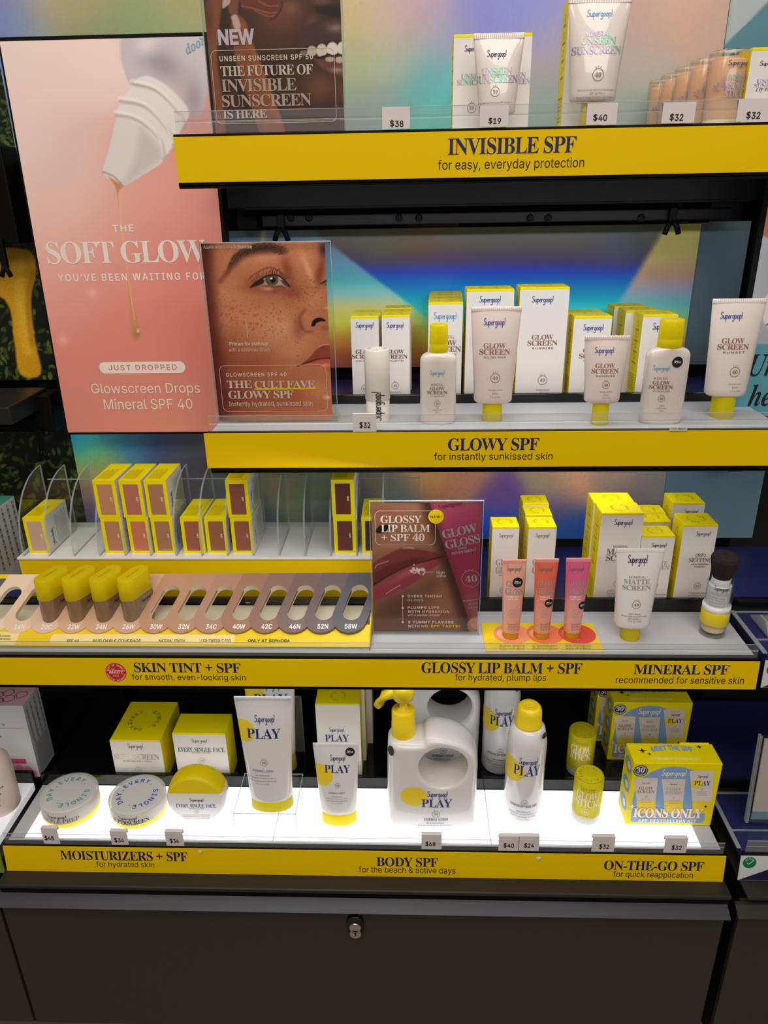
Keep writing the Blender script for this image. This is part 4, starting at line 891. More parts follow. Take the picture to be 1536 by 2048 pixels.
def holder_poster(label, pl, corners, art, nx, ny, prints, name='poster', thick=0.003, acr=(0.004, 0.012, 0.004, 0.004), gain=0.9, foot=0.03):
    """a print standing in a clear acrylic holder; corners = (u0,u1,v0,v1) in the plane"""
    u0, u1, v0, v1 = corners
    t = thing(name, label, 'poster', pl.at((u0 + u1) / 2, v0))
    sheet('printed_sheet', pl, u0, u1, v0, v1, nx, ny, art, PRINT, t, gain)
    m = MB()
    def slab(a0, a1, b0, b1, e0, e1, mt):
        q = [pl.at(a, b, e) - t.location for e in (e0, e1) for b in (b0, b1) for a in (a0, a1)]
        m.add(q, [(0, 1, 3, 2), (4, 6, 7, 5), (0, 4, 5, 1), (2, 3, 7, 6), (0, 2, 6, 4), (1, 5, 7, 3)], mt)
    l, r, b, tp = acr
    slab(u0 - l, u1 + r, v0 - b, v1 + tp, 0.0008, 0.0024, ACR); slab(u0 - l, u1 + r, v0 - b, v1 + tp, -0.0030, -0.0012, ACR)
    if foot: slab(u0 - l, u1 + r, v0 - b, v0 - b + 0.002, -foot, 0.0, ACR)
    m.build('acrylic_holder', t, 'clear acrylic sign holder'); m = MB()
    for a0, a1, b0, b1 in ((u0 - l, u1 + r, v1 + tp - 0.0007, v1 + tp), (u1 + r - 0.0006, u1 + r, v0 - b, v1 + tp), (u0 - l, u0 - l + 0.0006, v0 - b, v1 + tp)):
        slab(a0, a1, b0, b1, 0.0006, 0.0026, ACREDGE)
    m.build('holder_edge', t)
    L = Label(pl.hit); prints(L)
    p2 = Plane(pl.o - t.location, pl.u, pl.v); L.build('lettering', t, on_plane(p2), None, 0.0003)
    return t
def rot_text(L, body, font, m, cx, cy, w, h, ang, sp=1.0):
    V, F = text_geo(body, font, sp); lo, hi = V.min(0), V.max(0); a = np.array(L.conv(cx, cy)); k = L.conv(cx + 10, cy)[0] - a[0]; k /= 10
    V = (V - (lo + hi) / 2) / (hi - lo) * np.array([w * k, h * k]); c, s = math.cos(math.radians(ang)), math.sin(math.radians(ang))
    L.geo(np.stack([V[:, 0] * c - V[:, 1] * s, V[:, 0] * s + V[:, 1] * c], 1) + a, F, m)
# ------------------------------------------------------------------ posters
Yt, Yb = 0.930, 0.916
A, B = PY(0, 83, Yt), PY(137, 865, Yb); C = PY(403, 75, Yt)
pv = (A - B).normalized(); pl = Plane(B, (1, 0, 0), pv); W, H = -0.2215 - (A.x + B.x) / 2, (A - B).length
pl.o.x = (A.x + B.x) / 2
t = thing('poster', 'tall pink poster of a white dropper nozzle dripping tinted serum', 'poster', pl.at(W / 2, 0, -0.02))
sheet('printed_sheet', pl, 0, W, 0, H, 190, 370, art_pink, PRINT, t, 1.28)
fr = MB(); p2 = Plane(pl.o - t.location, pl.u, pl.v)
q = [p2.at(a, b, e) for e in (-0.0005, -0.02) for b in (-0.003, H + 0.004) for a in (-0.0025, W + 0.004)]
fr.add(q, [(0, 1, 3, 2), (4, 6, 7, 5), (0, 4, 5, 1), (2, 3, 7, 6), (0, 2, 6, 4), (1, 5, 7, 3)], BLACK); fr.build('frame', t, 'black box frame')
L = Label(pl.hit); PW = mat('poster_white_ink', (240, 222, 214), 0.5)
L.T('THE', 'H', PW, 226, 449, 268, 463, 1.2); L.T('SOFT GLOW', 'S', PW, 93, 481, 412, 526, 0.88); L.T('YOU\u2019VE BEEN WAITING FOR', 'H', PW, 116, 546, 412, 561, 1.25)
L.rrect(mat('capsule_ink', (246, 226, 214), 0.5), 199, 723, 371, 746, 11); L.T('JUST DROPPED', 'H', mat('coral_ink', (206, 128, 112), 0.5), 217, 729, 354, 740, 1.2)
L.T('Glowscreen Drops', 'G', PW, 183, 766, 400, 791); L.T('Mineral SPF 40', 'G', PW, 208, 797, 385, 818)
a = np.array(L.conv(392, 88)); k = L.conv(408, 88)[0] - a[0]
V, F = text_geo('goop', 'I'); lo, hi = V.min(0), V.max(0); V = (V - (lo + hi) / 2) * (k * 2.9 / (hi[0] - lo[0])); ang = math.radians(205)
V = np.stack([V[:, 0] * math.cos(ang) - V[:, 1] * math.sin(ang), V[:, 0] * math.sin(ang) + V[:, 1] * math.cos(ang)], 1) + a
V[:, 0] = np.minimum(V[:, 0], W - 0.001); V[:, 1] = np.minimum(V[:, 1], H - 0.001)
L.geo(V, F, mat('bottle_blue_ink', (120, 160, 190), 0.5))
L.build('lettering', t, on_plane(p2), None, 0.0003)

def vert_plane(x0, x1, ytop, ybot, Y):
    a, b = PY(x0, ytop, Y), PY(x1, ybot, Y); p = front_plane(0, Y, 0); return p, a.x, b.x, b.z, a.z
p, _, _, _, v1 = vert_plane(421, 684, -24, 258, 0.778)
u0, u1 = PY(412, 100, 0.778).x, PY(684, 100, 0.778).x
def pr(L):
    L.T('NEW', 'H', mat('iridescent_ink', (214, 196, 206), 0.3), 436, 58, 509, 90, 1.0, 0.012)
    L.rrect(CREAM, 427, 98, 671, 246, 11, 0.9); L.T('UNSEEN SUNSCREEN SPF 50', 'H', CREAM, 439, 110, 626, 121, 1.2)
    S = mat('poster_title_ink', (226, 200, 184), 0.5)
    L.T('THE FUTURE OF', 'S', S, 441, 130, 626, 151, 0.88); L.T('INVISIBLE', 'S', mat('poster_title_dim_ink', (196, 164, 146), 0.5), 443, 157, 593, 183, 0.88); L.T('SUNSCREEN', 'S', MATS['poster_title_dim_ink'], 444, 188, 623, 213, 0.88); L.T('IS HERE', 'S', S, 446, 219, 534, 237, 0.88)
holder_poster('poster of a smiling mouth and fingers in brown tones reading NEW', p, (u0 + 0.002, u1, ZI + 0.0016, v1), art_unseen, 210, 190, pr, acr=(0.003, 0.002, 0.0014, 0.003), gain=1.1)
p, _, _, _, v1 = vert_plane(410, 655, 487, 830, 0.79)
u0, u1 = PY(413.5, 600, 0.79).x, PY(657, 650, 0.79).x
def pr(L):
    L.T('Asalia wears shade', 'G', CREAM, 407, 489, 473, 497); L.T('Sunrise', 'H', CREAM, 475, 489, 504, 497)
    L.line(CREAM, [(492, 639), (496, 678)], 1); L.T('Primes for makeup', 'H', CREAM, 459, 683, 536, 693); L.T('with a luminous finish', 'G', CREAM, 458, 695, 539, 703)
    L.rrect(CREAM, 442, 730, 654, 823, 12, 0.8); L.T('GLOWSCREEN SPF 40', 'H', CREAM, 452, 745, 573, 753, 1.2)
    S = MATS['poster_title_ink']
    L.T('THE', 'S', S, 454, 761, 504, 776, 0.88); L.T('CULT FAVE', 'S', S, 509, 761, 630, 776, 0.88); L.rrect(YEL, 509, 775.5, 632, 779, 1); L.T('GLOWY SPF', 'S', S, 457, 781, 587, 797, 0.88); L.T('Instantly hydrated, sunkissed skin', 'G', CREAM, 458, 802, 625, 814)
holder_poster('poster of a freckled face with green eye reading the cult fave glowy SPF', p, (u0, u1, ZG + 0.0022, v1), art_freckle, 215, 300, pr, acr=(0.002, 0.0062, 0.002, 0.001), gain=1.28)
p, _, _, _, v1 = vert_plane(744, 962, 1006, 1266, 0.757)
u0, u1 = PY(745, 1130, 0.757).x, PY(959, 1130, 0.757).x
def pr(L):
    L.rrect(CREAM, 750, 1021, 871, 1090, 11, 0.8)
    for s, a, b, c, d in (('GLOSSY', 761, 1031, 843, 1046), ('LIP BALM', 762, 1049, 860, 1064), ('+ SPF 40', 763, 1067, 849, 1082)): L.T(s, 'S', CREAM, a, b, c, d, 0.92)
    L.disc(YEL, 872, 1033, 15.5); L.T('NEW!', 'H', BLACKI, 861, 1031, 883, 1036, 1.15)
    rot_text(L, 'GLOW', 'S', SILVER, 919, 1062, 70, 19, 13, 0.85); rot_text(L, 'GLOSS', 'S', SILVER, 925, 1083, 70, 19, 13, 0.85); rot_text(L, 'PINK', 'H', SILVER, 925, 1096, 18, 5, 11, 1.1); rot_text(L, 'PEPPERMINT', 'H', SILVER, 928, 1103, 49, 6, 11, 1.1)
    a, q = L._c(942, 1157, 19); L.geo(*disc_geo(a[0] , a[1], q, None, 36, 1, 0.96), SILVER); rot_text(L, '40', 'S', SILVER, 942, 1157, 24, 15, 8); rot_text(L, 'SPF', 'G', SILVER, 938, 1141, 18, 5, 8, 1.3)
    rot_text(L, 'Broad Spectrum', 'G', SILVER, 942, 1200, 30, 4, 8); rot_text(L, 'SPF 40 PA', 'G', SILVER, 946, 1207, 18, 4, 8); rot_text(L, '0.50 fl oz', 'G', SILVER, 946, 1214, 20, 4, 8)
    rot_text(L, 'Supergoop', 'I', mat('plum_ink', (110, 40, 66), 0.5), 900, 1010, 50, 12, 10)
    L.line(CREAM, [(848, 1144), (867, 1143.5)], 0.7); L.T('High', 'G', CREAM, 873, 1141, 889, 1149.5); L.T('shine', 'G', CREAM, 873, 1148, 892, 1154)
    for y in (1192, 1215.5, 1244): L.disc(CREAM, 805.5, y, 2.4)
    L.line(CREAM, [(805, 1192), (806, 1244)], 0.8)
    for s, a, b, c, d in (('SHEER TINTED', 815, 1189, 884, 1194), ('GLOSS', 815, 1197, 846, 1202), ('PLUMPS LIPS', 815.5, 1212, 878, 1217), ('WITH HYDRATION', 815.5, 1220, 898, 1225), ('3 YUMMY FLAVORS', 816, 1241, 907, 1246), ('WITH', 816, 1249, 839, 1254)): L.T(s, 'H', CREAM, a, b, c, d, 1.15)
    L.T('with a peptide complex', 'G', CREAM, 815.5, 1227, 879, 1232.5); L.T('NO SPF TASTE!', 'H', YEL, 843, 1249, 919, 1254, 1.15)
holder_poster('poster of glossy parted lips and a pink gloss tube reading GLOSSY LIP BALM', p, (u0, u1, ZS + 0.004, v1), art_lips, 185, 230, pr, acr=(0.002, 0.0022, 0.0038, 0.0035), gain=0.9)

# ------------------------------------------------------------------ top shelf goods
def pr(L):
    L.logo(NAVY, 929, 90, 967, 108); L.T('UNSEEN', 'S', FOIL, 922, 147, 974, 158, .9); L.T('SUNSCREEN', 'S', FOIL, 914, 159, 983, 170, .9); L.badge(GREY, 943, 216, 9, '50')
c = carton('white sunscreen carton behind the $19 sunscreen tube, on the $38 tag side', 908, 986, 69, 0.80, ZI, 0.03, pr, group='unseen sunscreen cartons')
dup(c, c.location + Vector((c['w'] + 0.0004, 0, 0)), 'white sunscreen carton behind the $19 sunscreen tube, on the taller tube\'s side')
def pr(L):
    L.logo(NAVY, 975, 97, 1014, 118); L.T('UNSEEN', 'S', FOIL, 963, 134, 1025, 149, .9); L.T('SUNSCREEN', 'S', FOIL, 950, 150, 1036, 166, .9); L.badge(GREY, 990, 184, 9, '50')
    L.T('Broad Spectrum Sunscreen SPF 50 PA+++', 'G', GREY, 954, 204, 1024, 208.5); L.T('Water & Sweat Resistant (40 minutes)', 'G', GREY, 958, 211, 1022, 215.5)
tube('white sunscreen tube with a round 50 badge, behind the $19 tag', (945, 1048, 66), (957, 1031, 232), (974, 1014), ZI, 250, 0.026, PEARL, CYEL, pr, Y=0.774)
def pr(L):
    L.logo(SKY, 1177, 14, 1229, 36); L.T('MINERAL', 'G', FOIL, 1173, 61, 1223, 71, 1.1, .01); L.T('UNSEEN', 'S', FOIL, 1163, 73, 1234, 88, .9); L.T('SUNSCREEN', 'S', FOIL, 1146, 91, 1244, 108, .9); L.badge(GREY, 1195, 150, 11.5, '40')
    for s, a, y, b in (('Mineral Broad Spectrum Sunscreen', 1155, 178.5, 1227), ('SPF 40 PA+++', 1178, 185, 1208), ('Water & Sweat Resistant (40 minutes)', 1152, 193, 1226), ('1.7 fl. oz. / 50 mL', 1174, 200, 1208)): L.T(s, 'G', GREY, a, y, b, y + 4.5)
tube('tall white sunscreen tube with a round 40 badge, behind the top $40 tag', (1130, 1257, -6), (1146, 1236, 206), (1163, 1206), ZI, 250, 0.028, PEARL, CYEL, pr, Y=0.772)
carton('yellow-sided carton mostly hidden behind the tall tube with the $40 tag', 1140, 1236, -8, 0.80, ZI, 0.03, None)
# sticks in clear cases
CASE = clear('stick_case', (244, 238, 232), 0.9, 0.04, 1.45)
def stick(label, x0, x1, ytop, Y, first=None):
    A, B = PY(x0, ytop, Y), PY(x1, ytop, Y); r = (B.x - A.x) / 2; X = (A.x + B.x) / 2; H = A.z - ZI
    if first is not None: return dup(first, (X, Y, ZI), label)
    t = thing('sunscreen_stick', label, 'stick', (X, Y, ZI), 0, 'clear-cased sunscreen sticks in a row')
    MB().lathe([(r, 0), (r, H * 0.97), (r * 0.94, H)], CASE, 40).build('clear_case', t)
    MB().lathe([(r * 0.88, 0.004), (r * 0.9, H * 0.5), (r * 0.88, H * 0.84), (r * 0.78, H * 0.90), (r * 0.3, H * 0.92)], mat('peach_balm', (234, 194, 160), 0.35, sub=0.2), 36).build('balm', t, 'peach balm stick')
    MB().lathe([(r * 0.92, 0.0), (r * 0.92, 0.006), (r * 0.85, 0.007)], IVORY, 36).build('base_ring', t)
    MB().lathe([(r * 0.985, H * 0.955), (r * 0.985, H * 0.985)], mat('gold_rim', (232, 222, 196), 0.3, metal=0.2), 36, cap0=False, cap1=False).build('rim', t)
    L = Label(lambda px, py: ((lambda p: (p.x - X, p.z - ZI))(PY(px, py, Y - r))))
    L.logo(NAVY, 1457, 119, 1502, 135); L.T('UNSEEN', 'S', FOIL, 1446, 147, 1505, 161, .9); L.T('SUNSCREEN', 'S', FOIL, 1428, 164, 1512, 178, .9); L.T('STICK', 'S', FOIL, 1449, 179, 1490, 193, .9)
    L.build('front_print', t, lambda u, v, e: ((r + e) * math.sin(u / r), -(r + e) * math.cos(u / r), v)); return t
s0 = stick('frontmost clear-cased peach sunscreen stick, nearest the white lip carton', 1421, 1500, 104, 0.79)
X0 = s0.location.x
for y, lab in ((0.835, 'second clear-cased sunscreen stick, just behind the frontmost'), (0.88, 'third clear-cased sunscreen stick in the receding row'), (0.925, 'fourth clear-cased sunscreen stick in the receding row'), (0.968, 'last clear-cased sunscreen stick, against the pale foil panel')):
    dup(s0, (X0 - 0.002, y, ZI), lab)
def pr(L):
    L.logo(NAVY, 1519, 121, 1566, 135); L.T('UNSEEN', 'S', FOIL, 1513, 158, 1570, 166, .9); L.T('SUNSCREEN', 'S', FOIL, 1508, 167, 1580, 174, .9); L.T('LIP PROTECT', 'I', BLACKI, 1511, 176, 1572, 182)
carton('small white lip carton with yellow edge beside the clear-cased sticks', 1505, 1592, 95, 0.775, ZI, 0.03, pr)
for lab, a in (('price tag reading $38 on the top shelf', (764, 820, 215, 257, '$38', 780, 241, 807, 254)), ('price tag reading $19 on the top shelf', (960, 1016, 212, 255, '$19', 977, 236, 1002, 248)), ('price tag reading $40 on the top shelf', (1175, 1232, 207, 250, '$40', 1186, 229, 1214, 242)), ('price tag reading $32 below the clear-cased sticks', (1327, 1387, 205, 248, '$32', 1339, 228, 1366, 242)), ('price tag reading $32 below the small lip carton', (1478, 1540, 199, 246, '$32', 1492, 224, 1520, 238))):
    price_tag(lab, *a, YU, ZI)

# ------------------------------------------------------------------ middle shelf goods
ZT = ZG + 0.0003; YF = 0.878; MX = 0.035
def pr(L): glow_print(704, 754, 652, 708, 'SUNLIGHTER', 777, 789, 46, logo=BLUE, title=mat('bronze_ink', (110, 76, 66), 0.45), r=6.5, num='45', fine=())(L)
g = 'narrow cartons behind the ivory stick'
c1 = carton('narrow white carton, front one of the column directly behind the ivory stick', 701, 757, 633, YF, ZT, 0.026, pr, group=g)
dup(c1, c1.location + Vector((0.0015, 0.0275, 0)), 'narrow carton behind the one by the ivory stick, only its yellow lid showing')
def pr(L): glow_print(766, 815, 652, 708, 'SUNLIGHTER', 771, 783, 46, logo=BLUE, title=MATS['bronze_ink'], r=7, num='45', fine=('HIGHLIGHT & PROTECT STICK', 'Broad Spectrum Sunscreen', 'SPF 45 PA+++'))(L)
c2 = carton('narrow white carton with a 45 badge, second column from the freckled poster', 763, 819, 631, YF, ZT, 0.026, pr, group=g)
for k, lab in ((1, 'second narrow carton behind the one with the 45 badge'), (2, 'rearmost narrow carton behind the one with the 45 badge')):
    dup(c2, c2.location + Vector((0.0012 * k, 0.0272 * k, 0.001 * (k == 2))), lab)
def pr(L): glow_print(858, 922, 634, 692, 'SOFT-RADIANCE DROPS', None, 0, 46, logo=SKY, title=ROSE, pre='MINERAL', fine=())(L)
c3 = carton('front white carton of the four behind the slim yellow-capped drops bottle', 857, 926, 605, YF, ZT, 0.028, pr, group='cartons behind the slim drops bottle')
for k, lab in ((1, 'second of four cartons behind the slim drops bottle, yellow lid showing'), (2, 'third of four cartons behind the slim drops bottle, yellow lid showing'), (3, 'rearmost of four cartons behind the slim drops bottle, yellow lid highest')):
    dup(c3, c3.location + Vector((0.0015 * k, 0.0288 * k, 0)), lab)
def pr(L): glow_print(950, 1010, 601, 664, 'GOLDEN HOUR', 755, 776, 46, r=9)(L)
carton('tall white carton standing directly behind the pearly pink tube marked golden hour', 934, 1029, 579, YF, ZT, 0.036, pr)
def pr(L): glow_print(1055, 1115, 601, 680, 'SUNRISE', 760, 778, 46, r=9.5)(L)
carton('tall white carton with nothing in front of it, lettered sunrise', 1041, 1140, 575, YF, ZT, 0.036, pr)
def pr(L): glow_print(1158, 1215, 657, 706, 'SUNRISE', 0, 780, 40, fine=('Broad Spectrum Sunscreen', 'SPF 40 PA+++'))(L)
c4 = carton('short white carton behind the small pearly tube marked sunrise', 1149, 1225, 633, YF, ZT, 0.028, pr, group='short cartons behind the small sunrise tube')
dup(c4, c4.location + Vector((-0.002, 0.0288, 0)), 'second short carton behind the small sunrise tube, only its lid showing')
def pr(L):
    L.logo(BLUE, 1305, 645, 1345, 665)
c5 = carton('front yellow-sided carton of three behind the wider drops bottle', 1287, 1357, 630, YF, ZT, 0.034, pr, group='cartons behind the wider drops bottle')
dup(c5, c5.location + Vector((-0.010, 0.036, 0)), 'middle yellow-sided carton of three behind the wider drops bottle')
dup(c5, c5.location + Vector((-0.0145, 0.072, 0)), 'rearmost yellow-sided carton of three behind the wider drops bottle')
# white stick
P = PZ(754, 846, ZG); a, b = PY(728, 700, P.y + 0.014), PY(779, 700, P.y + 0.014); r = (b.x - a.x) / 2; H = PY(753, 697, P.y + 0.014).z - ZG
t = thing('highlighter_stick', 'ivory white cylinder stick with logo running up its side', 'stick', ((a.x + b.x) / 2, P.y + 0.014, ZG))
MB().lathe([(r * 0.95, 0), (r * 0.95, H * 0.30), (r * 0.93, H * 0.305)], IVORY, 40).build('base', t); MB().lathe([(r * 0.96, H * 0.305), (r, H * 0.31), (r, H * 0.975), (r * 0.93, H)], IVORY, 40).build('cap', t)
L = Label(); L.geo(*ring_text('EVERY SINGLE DAY', r * 0.72, r * 0.3, 200, 22), LGREY); L.build('lid_print', t, flat_top(H))
V, F = logo_geo(); k = 0.032 / (V[:, 0].max() - V[:, 0].min()); Q = np.stack([-(V[:, 1]) * k * 1.1, (V[:, 0]) * k], 1); L = Label(); L.geo(Q + np.array([0.004, H * 0.04]), F, BLACKI)
L.build('side_print', t, lambda u, v, e: ((r + e) * math.sin(u / r), -(r + e) * math.cos(u / r), v))
price_tag('price tag reading $32 below the ivory stick', 705, 753, 828, 863, '$32', 719, 844, 741, 856, YU, ZG)
def pr(L): glow_print(854, 895, 747, 781, 'SOFT-RADIANCE DROPS', 807, 814, 46, logo=SKY, pre='MINERAL', r=6, fine=('SUNRISE', 'Broad Spectrum Sunscreen', 'SPF 40 PA+++'))(L)
drops_bottle('slim pearly drops bottle with yellow cap, sunrise shade, by the freckled poster side', 840, 911, 722, 704, (858, 895), 648, 848, ZG, pr)
def pr(L):
    glow_print(1300, 1346, 738, 770, 'SOFT-RADIANCE DROPS', 797, 810, 46, logo=SKY, pre='MINERAL', r=6.5, fine=('GOLDEN HOUR', 'Broad Spectrum Sunscreen', 'SPF 40 PA+++'))(L); try_me(L, 1355, 724, 11)
drops_bottle('wider pearly drops bottle with yellow cap and black try me sticker, golden hour shade', 1277, 1361, 712, 694, (1308, 1356), 638, 848, ZG, pr)
def pr(L): glow_print(959, 1021, 648, 698, 'GOLDEN HOUR', 755, 777, 46, r=9.5)(L)
tube('pearly pink tube marked golden hour, in front of a tall carton', (942, 1044, 613), (947, 1023, 803), (964, 1004), ZG, 845, 0.028, PINKPEARL, CYEL, pr)
def pr(L): glow_print(1184, 1238, 704, 737, 'SUNRISE', 769, 781, 46, r=7.5)(L)
tube('small pearly pink tube marked sunrise on its yellow cap', (1169, 1261, 671), (1168, 1238, 803), (1185, 1218), ZG, 852, 0.024, PINKPEARL, CYEL, pr)
def pr(L): glow_print(1437, 1499, 635, 688, 'SUNSET', 743, 765, 46, r=10)(L)
tube('pearly tube marked sunset, beside the grey and teal poster', (1422, 1531, 597), (1412, 1493, 789), (1425, 1470), ZG, 838, 0.028, PEARL, CYEL, pr)
A = PY(1357, 858, YU - 0.0022)
m = MB().rbox(-0.009, 0.009, -0.0003, 0.0003, -0.0022, 0.0022, mat('old_label', (206, 200, 190), 0.6, noise=0.2, nscale=900), 0.0002)
t = thing('sticker_scrap', 'torn white sticker scrap on the top edge of the GLOWY SPF strip', 'sticker', (A.x, YU - 0.0018, A.z)); m.build('scrap', t)
L = Label(); L.T('100% Mineral', 'G', BLACKI, -0.007, 0.0012, 0.007, -0.0006); L.conv = lambda a, b: (a, b)
L.build('lettering', t, flat_front(-0.0003))
# ------------------------------------------------------------------ skin tint corner: organiser of shade cartons
ZO = 1.082
Fx = lambda px: PZ(px, 1105, ZO)
oy = PZ(33, 1117, ZO).y - 0.002; ox0 = PZ(33, 1117, ZO).x
Y_org = 0.842; ox1 = PY(747, 1122, Y_org).x; oyb = 0.955
t = thing('shade_organizer', 'white and yellow step organizer with clear curved dividers', 'organizer', ((ox0 + ox1) / 2, Y_org, ZS))
def addo(n, mb, lab=None): return reparent(mb.build(n, None, lab), t)
addo('base', MB().box(ox0, ox1 + 0.05, Y_org + 0.001, oyb, ZS + 0.0004, ZO - 0.001, MATS['sign_yellow'], dict(top=FROST)), 'yellow base')
addo('base_top', MB().rbox(ox0 - 0.001, ox1 + 0.05, Y_org - 0.001, oyb, ZO - 0.003, ZO, mat('organizer_white', (232, 230, 226), 0.3), 0.0008), 'white top')
slot0, slot1 = Fx(60).x, Fx(720).x; sp = (slot1 - slot0) / 13
fin_top = PY(100, 928, 0.935).z
def fin(x):
    m = MB(); P = [(0.846, ZO), (0.932, ZO), (0.932, fin_top)]; n = 14
    for k in range(1, n + 1):
        a = math.pi / 2 * k / n; P.append((0.932 - 0.086 * math.sin(a) ** 0.9 + 0.0, fin_top - (fin_top - ZO - 0.012) * (1 - math.cos(a)) ))
    m.prism(P, x - 0.0011, x + 0.0011, ACR, 'x', ACREDGE); return m
for k in range(-1, 15):
    if k == -1: continue
    addo('divider', fin(slot0 - 0.003 + k * sp))
zb2 = PY(100, 959, 0.937).z
addo('back_sheet', MB().box(ox0 + 0.01, ox1 + 0.06, 0.936, 0.938, ZO, zb2, ACR)); addo('back_sheet_edge', MB().box(ox0 + 0.01, ox1 + 0.06, 0.9355, 0.9385, zb2, zb2 + 0.0008, ACREDGE))
# shade cartons: lying on the organiser with their shade panel to the front
SHF = [None]
def shade_carton(label, px, zl, col, code, lift=0.0, depth=0.046, dx=0.0, rz=0.0):
    w, h, d = sp * 0.84, 0.0503, depth; X = Fx(px).x + w / 2 + dx; Y = 0.853
    t = thing('shade_carton', label, 'box', (X, Y + d / 2 + 0.001, zl), rz, 'skin tint shade cartons in the organizer')
    MB().box(-w / 2, w / 2, -d / 2, d / 2, 0, h, WHITE, dict(front=BYEL, back=BYEL, top=BYEL, bottom=BYEL, left=WHITE, right=WHITE)).build('carton_body', t)
    c = mat('shade_%s_ink' % code.lower(), col, 0.5)
    L = Label(); L.geo(*rrect_quad(-w * 0.34, w * 0.34, h * 0.08, h * 0.90), c); V, F = text_geo(code, 'H'); lo, hi = V.min(0), V.max(0); V = (V - (lo + hi) / 2) / (hi - lo)
    L.geo(np.stack([-V[:, 1] * 0.0022 + w * 0.22, V[:, 0] * 0.006 + h * 0.5], 1), F, WINK); L.build('shade_panel', t, flat_front(-d / 2), 'skin-toned shade panel')
    L = Label()
    for k in range(9): L.geo(*rrect_quad(-w * 0.40 + k * w * 0.07, -w * 0.38 + k * w * 0.07, -d * 0.4, d * (0.15 if k % 3 else 0.05)), DYEL)
    L.build('lid_print', t, flat_top(h))
    L = Label(); V, F = logo_geo(); k = 0.024 / (V[:, 0].max() - V[:, 0].min()); L.geo(np.stack([V[:, 1] * k - d * 0.3, h * 0.12 + V[:, 0] * k], 1), F, NAVY)
    for q in range(10): L.geo(*rrect_quad(-d * 0.1 + q * d * 0.05, -d * 0.085 + q * d * 0.05, h * 0.1, h * (0.9 - 0.05 * (q % 3))), LGREY)
    L.build('side_print', t, lambda u, v, e: (w / 2 + e, u, v)); return t
H1 = 0.0506
for lab, px, z, col, code in (
    ('palest shade carton standing alone in the first divider slot', 61, ZO, (206, 170, 150), '10W'),
    ('lower tan shade carton of the first stack', 213, ZO, (192, 132, 100), '20C'), ('upper tan shade carton on the first stack', 211, ZO + H1, (196, 136, 102), '20W'),
    ('lower coral shade carton of the second stack', 264, ZO, (204, 122, 94), '22W'), ('upper rosy brown shade carton on the second stack', 261, ZO + H1, (186, 112, 92), '24N'),
    ('lower olive tan shade carton of the third stack', 311, ZO, (170, 122, 88), '26W'), ('upper olive tan shade carton on the third stack', 309, ZO + H1, (172, 126, 90), '30W'),
    ('terracotta shade carton standing single beside the olive tan stack', 369, ZO, (164, 94, 70), '32N'), ('warm brown shade carton standing single beside the chestnut stack', 416, ZO, (152, 98, 68), '34W'),
    ('lower chestnut shade carton of the stack after the two single cartons', 467, ZO, (150, 90, 70), '34C'), ('upper chestnut shade carton after the two single cartons', 465, ZO + H1, (138, 82, 64), '40W'),
    ('lower deep brown shade carton of the stack near the lip poster', 669, ZO, (104, 54, 46), '52N'), ('upper deepest reddish brown carton on the stack near the lip poster', 668, ZO + H1, (96, 44, 36), '50N'),
    ('nearly black shade carton half hidden behind the lip poster', 724, ZO, (62, 38, 32), '58W')):
    shade_carton(lab, px, z, col, code, dx=0.0006, depth=0.064)

# ------------------------------------------------------------------ tester tray with shade rings and four bottles
Yf, Yk = 0.7225, 0.8105
B0 = PY(400, 1281, Yf); zf = ZS + 0.0045; Tk = PY(400, 1149, Yk); zk = Tk.z
tx0, tx1 = -0.60, PY(742, 1270, 0.74).x
tv = (Vector((0, Yk, zk)) - Vector((0, Yf, zf))); TH = tv.length; tv = tv / TH
t = thing('tester_tray', 'sloping yellow tester tray with pill-shaped holes in skin-toned rings', 'tray', (-0.3, Yf, ZS))
TP = Plane((0, Yf, zf), (1, 0, 0), tv); TPL = Plane(TP.o - t.location, (1, 0, 0), tv)
TYEL = mat('tray_yellow', (240, 206, 20), 0.45)
def slab(m, u0, u1, v0, v1, e0, e1, mt):
    q = [TPL.at(a, b, e) for e in (e0, e1) for b in (v0, v1) for a in (u0, u1)]
    m.add(q, [(0, 1, 3, 2), (4, 6, 7, 5), (0, 4, 5, 1), (2, 3, 7, 6), (0, 2, 6, 4), (1, 5, 7, 3)], mt); return m
hv = lambda px, py: TP.hit(px, py)
vlow = hv(400, 1252)[1]
slab(MB(), tx0, tx1, 0, hv(400, 1266)[1] + 0.012, -0.002, 0.0, TYEL).build('front_apron', t)
slab(MB(), tx0, tx1, TH - 0.006, TH, -0.002, 0.0, TYEL).build('top_edge', t)
reparent(MB().box(tx1 - 0.002, tx1, Yf, Yk, ZS + 0.0002, ZS + 0.004, TYEL).prism([(Yf, ZS + 0.0002), (Yk, ZS + 0.0002), (Yk, zk), (Yf, zf)], tx1 - 0.0015, tx1, TYEL, 'x').build('end_panel'), t)
reparent(MB().box(tx0, tx1 - 0.002, Yf + 0.026, Yk - 0.0005, ZS + 0.0003, ZS + 0.0085, mat('tray_white', (232, 226, 206), 0.5)).build('inner_floor'), t)
cl = MB(); a_, b_ = PY(492, 1200, Yk).x, PY(686, 1200, Yk).x
cl.rbox(a_, b_, Yk - 0.006, Yk - 0.003, ZS + 0.010, ZS + 0.021, ACR, 0.0006)
for x in (a_ + 0.004, b_ - 0.004): cl.loft([(ZS + 0.0155, 0.003, 0.001, 2, 0, 0), (ZS + 0.0158, 0.003, 0.001, 2)], CHROME, 12, c=(x, Yk - 0.0065))
reparent(cl.build('clear_clip'), t)
codes = ['10W', '14N', '20C', '22W', '24N', '26W', '30W', '32N', '34C', '40W', '42C', '46N', '52N', '58W']
